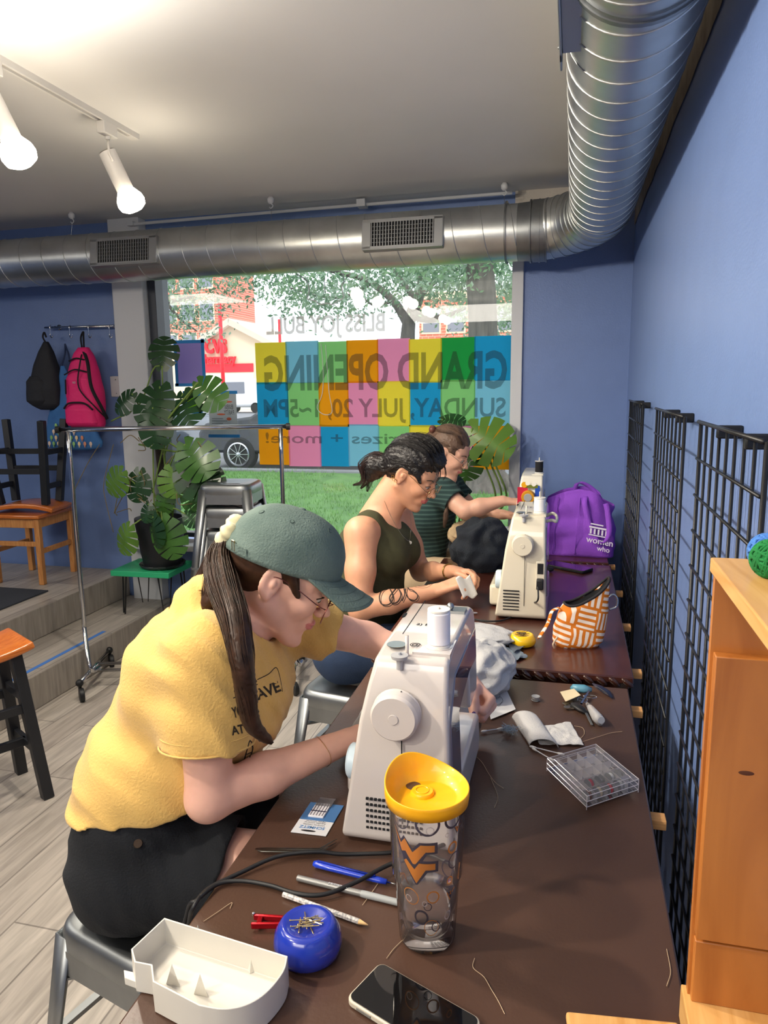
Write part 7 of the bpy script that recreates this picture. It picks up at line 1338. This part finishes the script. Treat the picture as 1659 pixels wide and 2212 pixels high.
# black hair
HR2 = mat('black hair', (26, 22, 22), .42, c2=(16, 13, 14), nscale=30, bump=.6, bscale=80, spec=.6); Hh = SDF(); Hh.at(HM2, sc2)
Hh.el((-.020, 0, .042), (.100, .084, .092), .02); Hh.el((-.055, 0, .0), (.060, .064, .065), .03); Hh.el((.045, 0, .085), (.045, .055, .028), .03); Hh.rc((.03, -.070, .03), (.058, -.064, .0), .014, .008, .012); Hh.rc((.03, .070, .03), (.058, .064, .0), .014, .008, .012)
Hh.rc((-.095, 0, -.015), (-.132, -.0, -.058), .026, .044, .02); Hh.rc((-.132, 0, -.058), (-.130, -.01, -.105), .042, .018, .02)
Hh.el((.105, 0, -.01), (.06, .062, .055), .012, True); Hh.el((.03, -.085, -.045), (.055, .045, .052), .012, True); Hh.el((.03, .085, -.045), (.055, .045, .052), .012, True); Hh.el((0.0, -.088, .0), (.018, .02, .026), .006, True)
Hh.disp = folds(.0032, 210, (.35, .5, 1), 2); Hh.at(Matrix.Identity(4)); Hh.build('hair', HR2, p2, .0045)
K = lambda p: HM2 @ (Vector(p)*sc2)
def wv(p0, p1, n=7, w=.012, ph=0):
    p0, p1 = Vector(p0), Vector(p1); return [(*(K(p0+(p1-p0)*i/(n-1)+Vector((w*math.sin(i*1.5+ph)*.6, w*math.cos(i*1.3+ph)*.6, .02*math.sin(PI*i/(n-1))*0)))), .006) for i in range(n)]
gs = [[(*K((.07, y, .105-.4*abs(y))), .004), (*K((.03, y*1.2, .138-.4*abs(y))), .007), (*K((-.03, y*1.25, .140-.5*abs(y))), .009), (*K((-.08, y, .10-.3*abs(y))), .009), (*K((-.115, y*.4, .03)), .01), (*K((-.12, 0, -.03)), .012)] for y in (-.07, -.05, -.03, -.01, .01, .03, .05)]
gs += [[(*K((.055, -.07, .045)), .003), (*K((.02, -.086, .05)), .006), (*K((-.04, -.085, .03)), .008), (*K((-.09, -.05, .0)), .009), (*K((-.12, -.01, -.035)), .01)], [(*K((.03, -.078, .02)), .003), (*K((-.03, -.085, .02)), .005), (*K((-.07, -.07, -.03)), .006), (*K((-.11, -.03, -.05)), .008)]]
strands(p2, 'hair_strands', HR2, gs, 230, .008, .0011, 7)
tl = [[(*K((-.095, 0, -.01)), .012), (*K((-.145, .0+dx, -.03)), .026), (*K((-.170, dx*2, -.078)), .024), (*K((-.140, dx*2, -.125)), .016), (*K((-.150+dx*2, dx, -.165)), .004)] for dx in (-.012, .002, .014)]
strands(p2, 'bun_curls', mat('brown black curls', (52, 34, 32), .45), tl, 170, .022, .0011, 9)
fr_ = [[(*K((.06, y, .08)), .002), (*K((.085, y*1.1, .07)), .003), (*K((.1, y*1.3, .045)), .004), (*K((.098, y*1.7, .02)), .003)] for y in (-.045, -.03, -.015, .03)]
strands(p2, 'fringe_curls', HR2, fr_, 40, .005, .0008, 11)
q = K((-.015, -.083, -.035)); b = MB()
for k, (dx, dz_) in enumerate(((0, 0), (-.008, .006), (-.012, .016))): c = q+Vector((dx, -.002, dz_)); b.tube([c+Vector((.005*math.cos(a), 0, .006*math.sin(a))) for a in [2*PI*i/14 for i in range(15)]], .001, 5)
b.build('earrings', mat('gold earring', (220, 176, 90), .2, 1), p2, world=True)
b = MB(); inkline(b, bvh([body2, tank]), ((830, 1082), (842, 1110), (858, 1140), (872, 1160), (884, 1168), (887, 1150), (888, 1125), (886, 1105)), .0008, .001); q = cast(bvh([body2, tank]), 886, 1172, .003); b.lathe([(0, .001), (.007, .001), (.007, 0)], 14, M=Matrix.Translation(q) @ (CO-q).to_track_quat('Z', 'Y').to_matrix().to_4x4(), cap=False); b.build('necklace', mat('silver chain', (200, 190, 170), .3, 1), p2, world=True)
d_ = (WL-EL).normalized(); u = d_.orthogonal().normalized(); v = d_.cross(u); b = MB(); q = EL+(WL-EL)*.9; b.tube([q+(u*math.cos(a)+v*math.sin(a))*.030 for a in [2*PI*i/24 for i in range(25)]], .005, 6, flat=.6); b.build('wristwatch', mat('gold watch', (176, 150, 90), .3, 1), p2, smooth=True, world=True)
# fabric piece in the hands
b = MB(); c0 = ony(1008, 1262, 2.63); b.grid(lambda s_, r_: tuple(c0+Vector((.045*(s_-.5)+.03*(r_-.5), .05*(s_-.5), .075*(.35-r_)+.008*math.sin(s_*7)))), 12, 12); tag(b.build('fabric_piece', WC, smooth=True, solid=.002), 'folded white fabric piece held in the tattooed person\'s hands', 'fabric')
# ================================================================== PERSON BY THE WINDOW
p3 = thing('person', 'person in dark green striped shirt and glasses reaching to the colourful machine by the window', 'person', (-.78, 3.78, .46))
hc = ony(972, 975, 3.80); HM3 = head_frame(hc, -8, 26, 0); sc3 = 1.08
sR = ony(955, 1062, 3.66); SR, SL = Vector((sR.x, 3.68, 1.055)), Vector((sR.x-.02, 4.00, 1.05)); ER = Vector((-.50, 3.60, .975)); WR = ony(1085, 1082, 3.60); EL = Vector((-.50, 3.98, .90)); WL = Vector((-.33, 3.78, .93))
HC, CC = Vector((-.80, 3.80, .59)), Vector((-.735, 3.84, .92)); lt = Vector((0, 1, 0)); B3 = SDF(); head(B3, HM3, sc3); B3.at(Matrix.Identity(4)); nb_ = HM3 @ (Vector((-.03, 0, -.06))*sc3)
B3.rc(nb_, (-.72, 3.84, 1.07), .050, .062, .03); B3.rc(SR, SL, .055, .055, .04); B3.rc(CC-lt*.07, CC+lt*.07, .11, .11, .05); B3.rc(CC, HC, .12, .12, .05); B3.rc(HC-lt*.08, HC+lt*.08, .12, .12, .05)
B3.ch([SR, ER], [.055, .042], .03); B3.ch([ER, ER*.6+WR*.4, WR], [.042, .042, .027], .02); B3.ch([SL, EL, WL], [.055, .042, .026], .03); hand(B3, WR, (1, .25, -.1), (-.1, -.2, 1), 1, 1.02, (30, 35, 20)); hand(B3, WL, (1, -.1, .0), (0, .2, 1), -1, 1.02, (30, 35, 20)); B3.at(Matrix.Identity(4))
for s_ in (-1, 1): H_ = HC+lt*s_*.09; K_ = Vector((-.45, 3.66+.14*(s_+1), .62)); B3.rc(H_, K_, .095, .066, .04); B3.ch([K_, K_+Vector((-.05, 0, -.5))], [.062, .036], .02); B3.rc(K_+Vector((-.06, 0, -.55)), K_+Vector((.1, 0, -.58)), .034, .028, .02)
body3 = B3.build('body', [SKIN3, LIP1], p3, .0055, [(1, lips(HM3, sc3))]); face_parts(p3, HM3, sc3, (90, 66, 50)); glasses(p3, HM3, sc3, (214, 200, 180), .004, .024)
STR = bpy.data.materials.new('striped green knit'); STR.use_nodes = True; N = STR.node_tree.nodes; L = STR.node_tree.links; w = N.new('ShaderNodeTexWave'); w.bands_direction = 'Z'; w.inputs['Scale'].default_value = 14; tc = N.new('ShaderNodeTexCoord'); L.new(tc.outputs['Object'], w.inputs[0]); cr_ = N.new('ShaderNodeValToRGB'); cr_.color_ramp.elements[0].color = (*srgb((28, 52, 52)), 1); cr_.color_ramp.elements[1].color = (*srgb((58, 84, 80)), 1); cr_.color_ramp.elements[0].position = .6; cr_.color_ramp.elements[1].position = .8; L.new(w.outputs[1], cr_.inputs[0]); L.new(cr_.outputs[0], N['Principled BSDF'].inputs['Base Color']); N['Principled BSDF'].inputs['Roughness'].default_value = .9
T3 = SDF(); T3.rc(SR, SR+(ER-SR)*.75, .07, .068, .03); T3.rc(SL, SL+(EL-SL)*.8, .07, .068, .03)
for s_, e_ in ((SR, ER), (SL, EL)): q = s_+(e_-s_)*.55; d_ = (e_-s_).normalized(); T3.rc(q-d_*.03, q+d_*.1, .058, .060, .002, True); T3.plane(q, d_, .12)
T3.rc(SR, SL, .066, .066, .04); T3.rc(CC-lt*.08, CC+lt*.08, .13, .13, .05); T3.rc(CC, HC, .14, .145, .05); T3.rc(HC-lt*.07, HC+lt*.07, .14, .14, .04); T3.rc((-.70, 3.84, 1.12), nb_, .068, .07, .004, True); T3.plane((-.8, 3.8, .62), (0, 0, -1), .3); T3.disp = folds(.002, 50, (.3, .3, 1), 5); T3.build('t_shirt', STR, p3, .0055, smooth_it=2)
KH = mat('khaki cotton', (196, 172, 140), .9, bump=.2, bscale=200); J = SDF(); J.rc(HC-lt*.085, HC+lt*.085, .135, .135, .04)
for s_ in (-1, 1): H_ = HC+lt*s_*.09; K_ = Vector((-.45, 3.66+.14*(s_+1), .62)); J.rc(H_, K_, .115, .09, .03); op = H_*.3+K_*.7; d_ = (K_-H_).normalized(); J.rc(op-d_*.04, op+d_*.08, .082, .082, .002, True); J.plane(op, d_, .13); J.plane(K_, d_, .15)
J.plane((-.8, 3.8, .462), (0, 0, -1), .24); J.build('shorts', KH, p3, .006, smooth_it=2)
HR3 = mat('light brown hair', (112, 88, 72), .5, c2=(84, 64, 52), nscale=30, bump=.5, bscale=80); Hh = SDF(); Hh.at(HM3, sc3); Hh.el((-.018, 0, .040), (.098, .081, .089), .02); Hh.el((-.055, 0, -.01), (.062, .068, .068), .03); Hh.rc((.015, -.072, .03), (.04, -.068, .005), .014, .008, .012); Hh.rc((-.10, 0, .04), (-.13, 0, -.02), .034, .03, .02); Hh.rc((-.13, 0, -.02), (-.125, -.02, -.09), .03, .02, .02)
Hh.el((.105, 0, -.005), (.062, .07, .075), .01, True); Hh.el((.03, -.085, -.045), (.055, .045, .055), .012, True); Hh.el((.03, .085, -.045), (.055, .045, .055), .012, True); Hh.el((0.0, -.086, .0), (.018, .02, .026), .006, True); Hh.disp = folds(.0015, 90, (.2, .9, .9), 2); Hh.at(Matrix.Identity(4)); Hh.build('hair', HR3, p3, .005)
K3 = lambda p: HM3 @ (Vector(p)*sc3); tl = [[(*K3((-.12, -.02, .0)), .012), (*K3((-.13, -.05, -.08)), .014), (*(SR+Vector((.02, -.06, .0))), .014), (*(SR+Vector((.03, -.08, -.10))), .012), (*(SR+Vector((.02, -.07, -.17))), .006)]]
strands(p3, 'hair_strands', HR3, [[(*K3((.055, y, .095-.5*abs(y))), .004), (*K3((0, y*1.5, .13-.5*abs(y))), .007), (*K3((-.07, y*1.3, .105-.4*abs(y))), .008), (*K3((-.125, 0, .05)), .01)] for y in (-.055, -.03, -.01, .01, .04)]+[[(*K3((.045, -.07, .04)), .003), (*K3((-.02, -.085, .035)), .006), (*K3((-.08, -.06, .02)), .007), (*K3((-.125, -.01, .01)), .01)]], 120, .008, .0011, 8)
strands(p3, 'ponytail', HR3, tl, 90, .014, .0016, 4)
b = MB(); b.ball((0, 0, 0), 1, 12, Matrix.Translation(K3((-.118, -.03, .062))) @ Matrix.Diagonal((.02, .03, .022, 1))); b.build('hair_clip', mat('tortoise clip', (110, 70, 60), .3), p3, smooth=True, world=True)
tolix((-.80, 3.80, 0), R(0), 'grey metal stool under the person by the window')
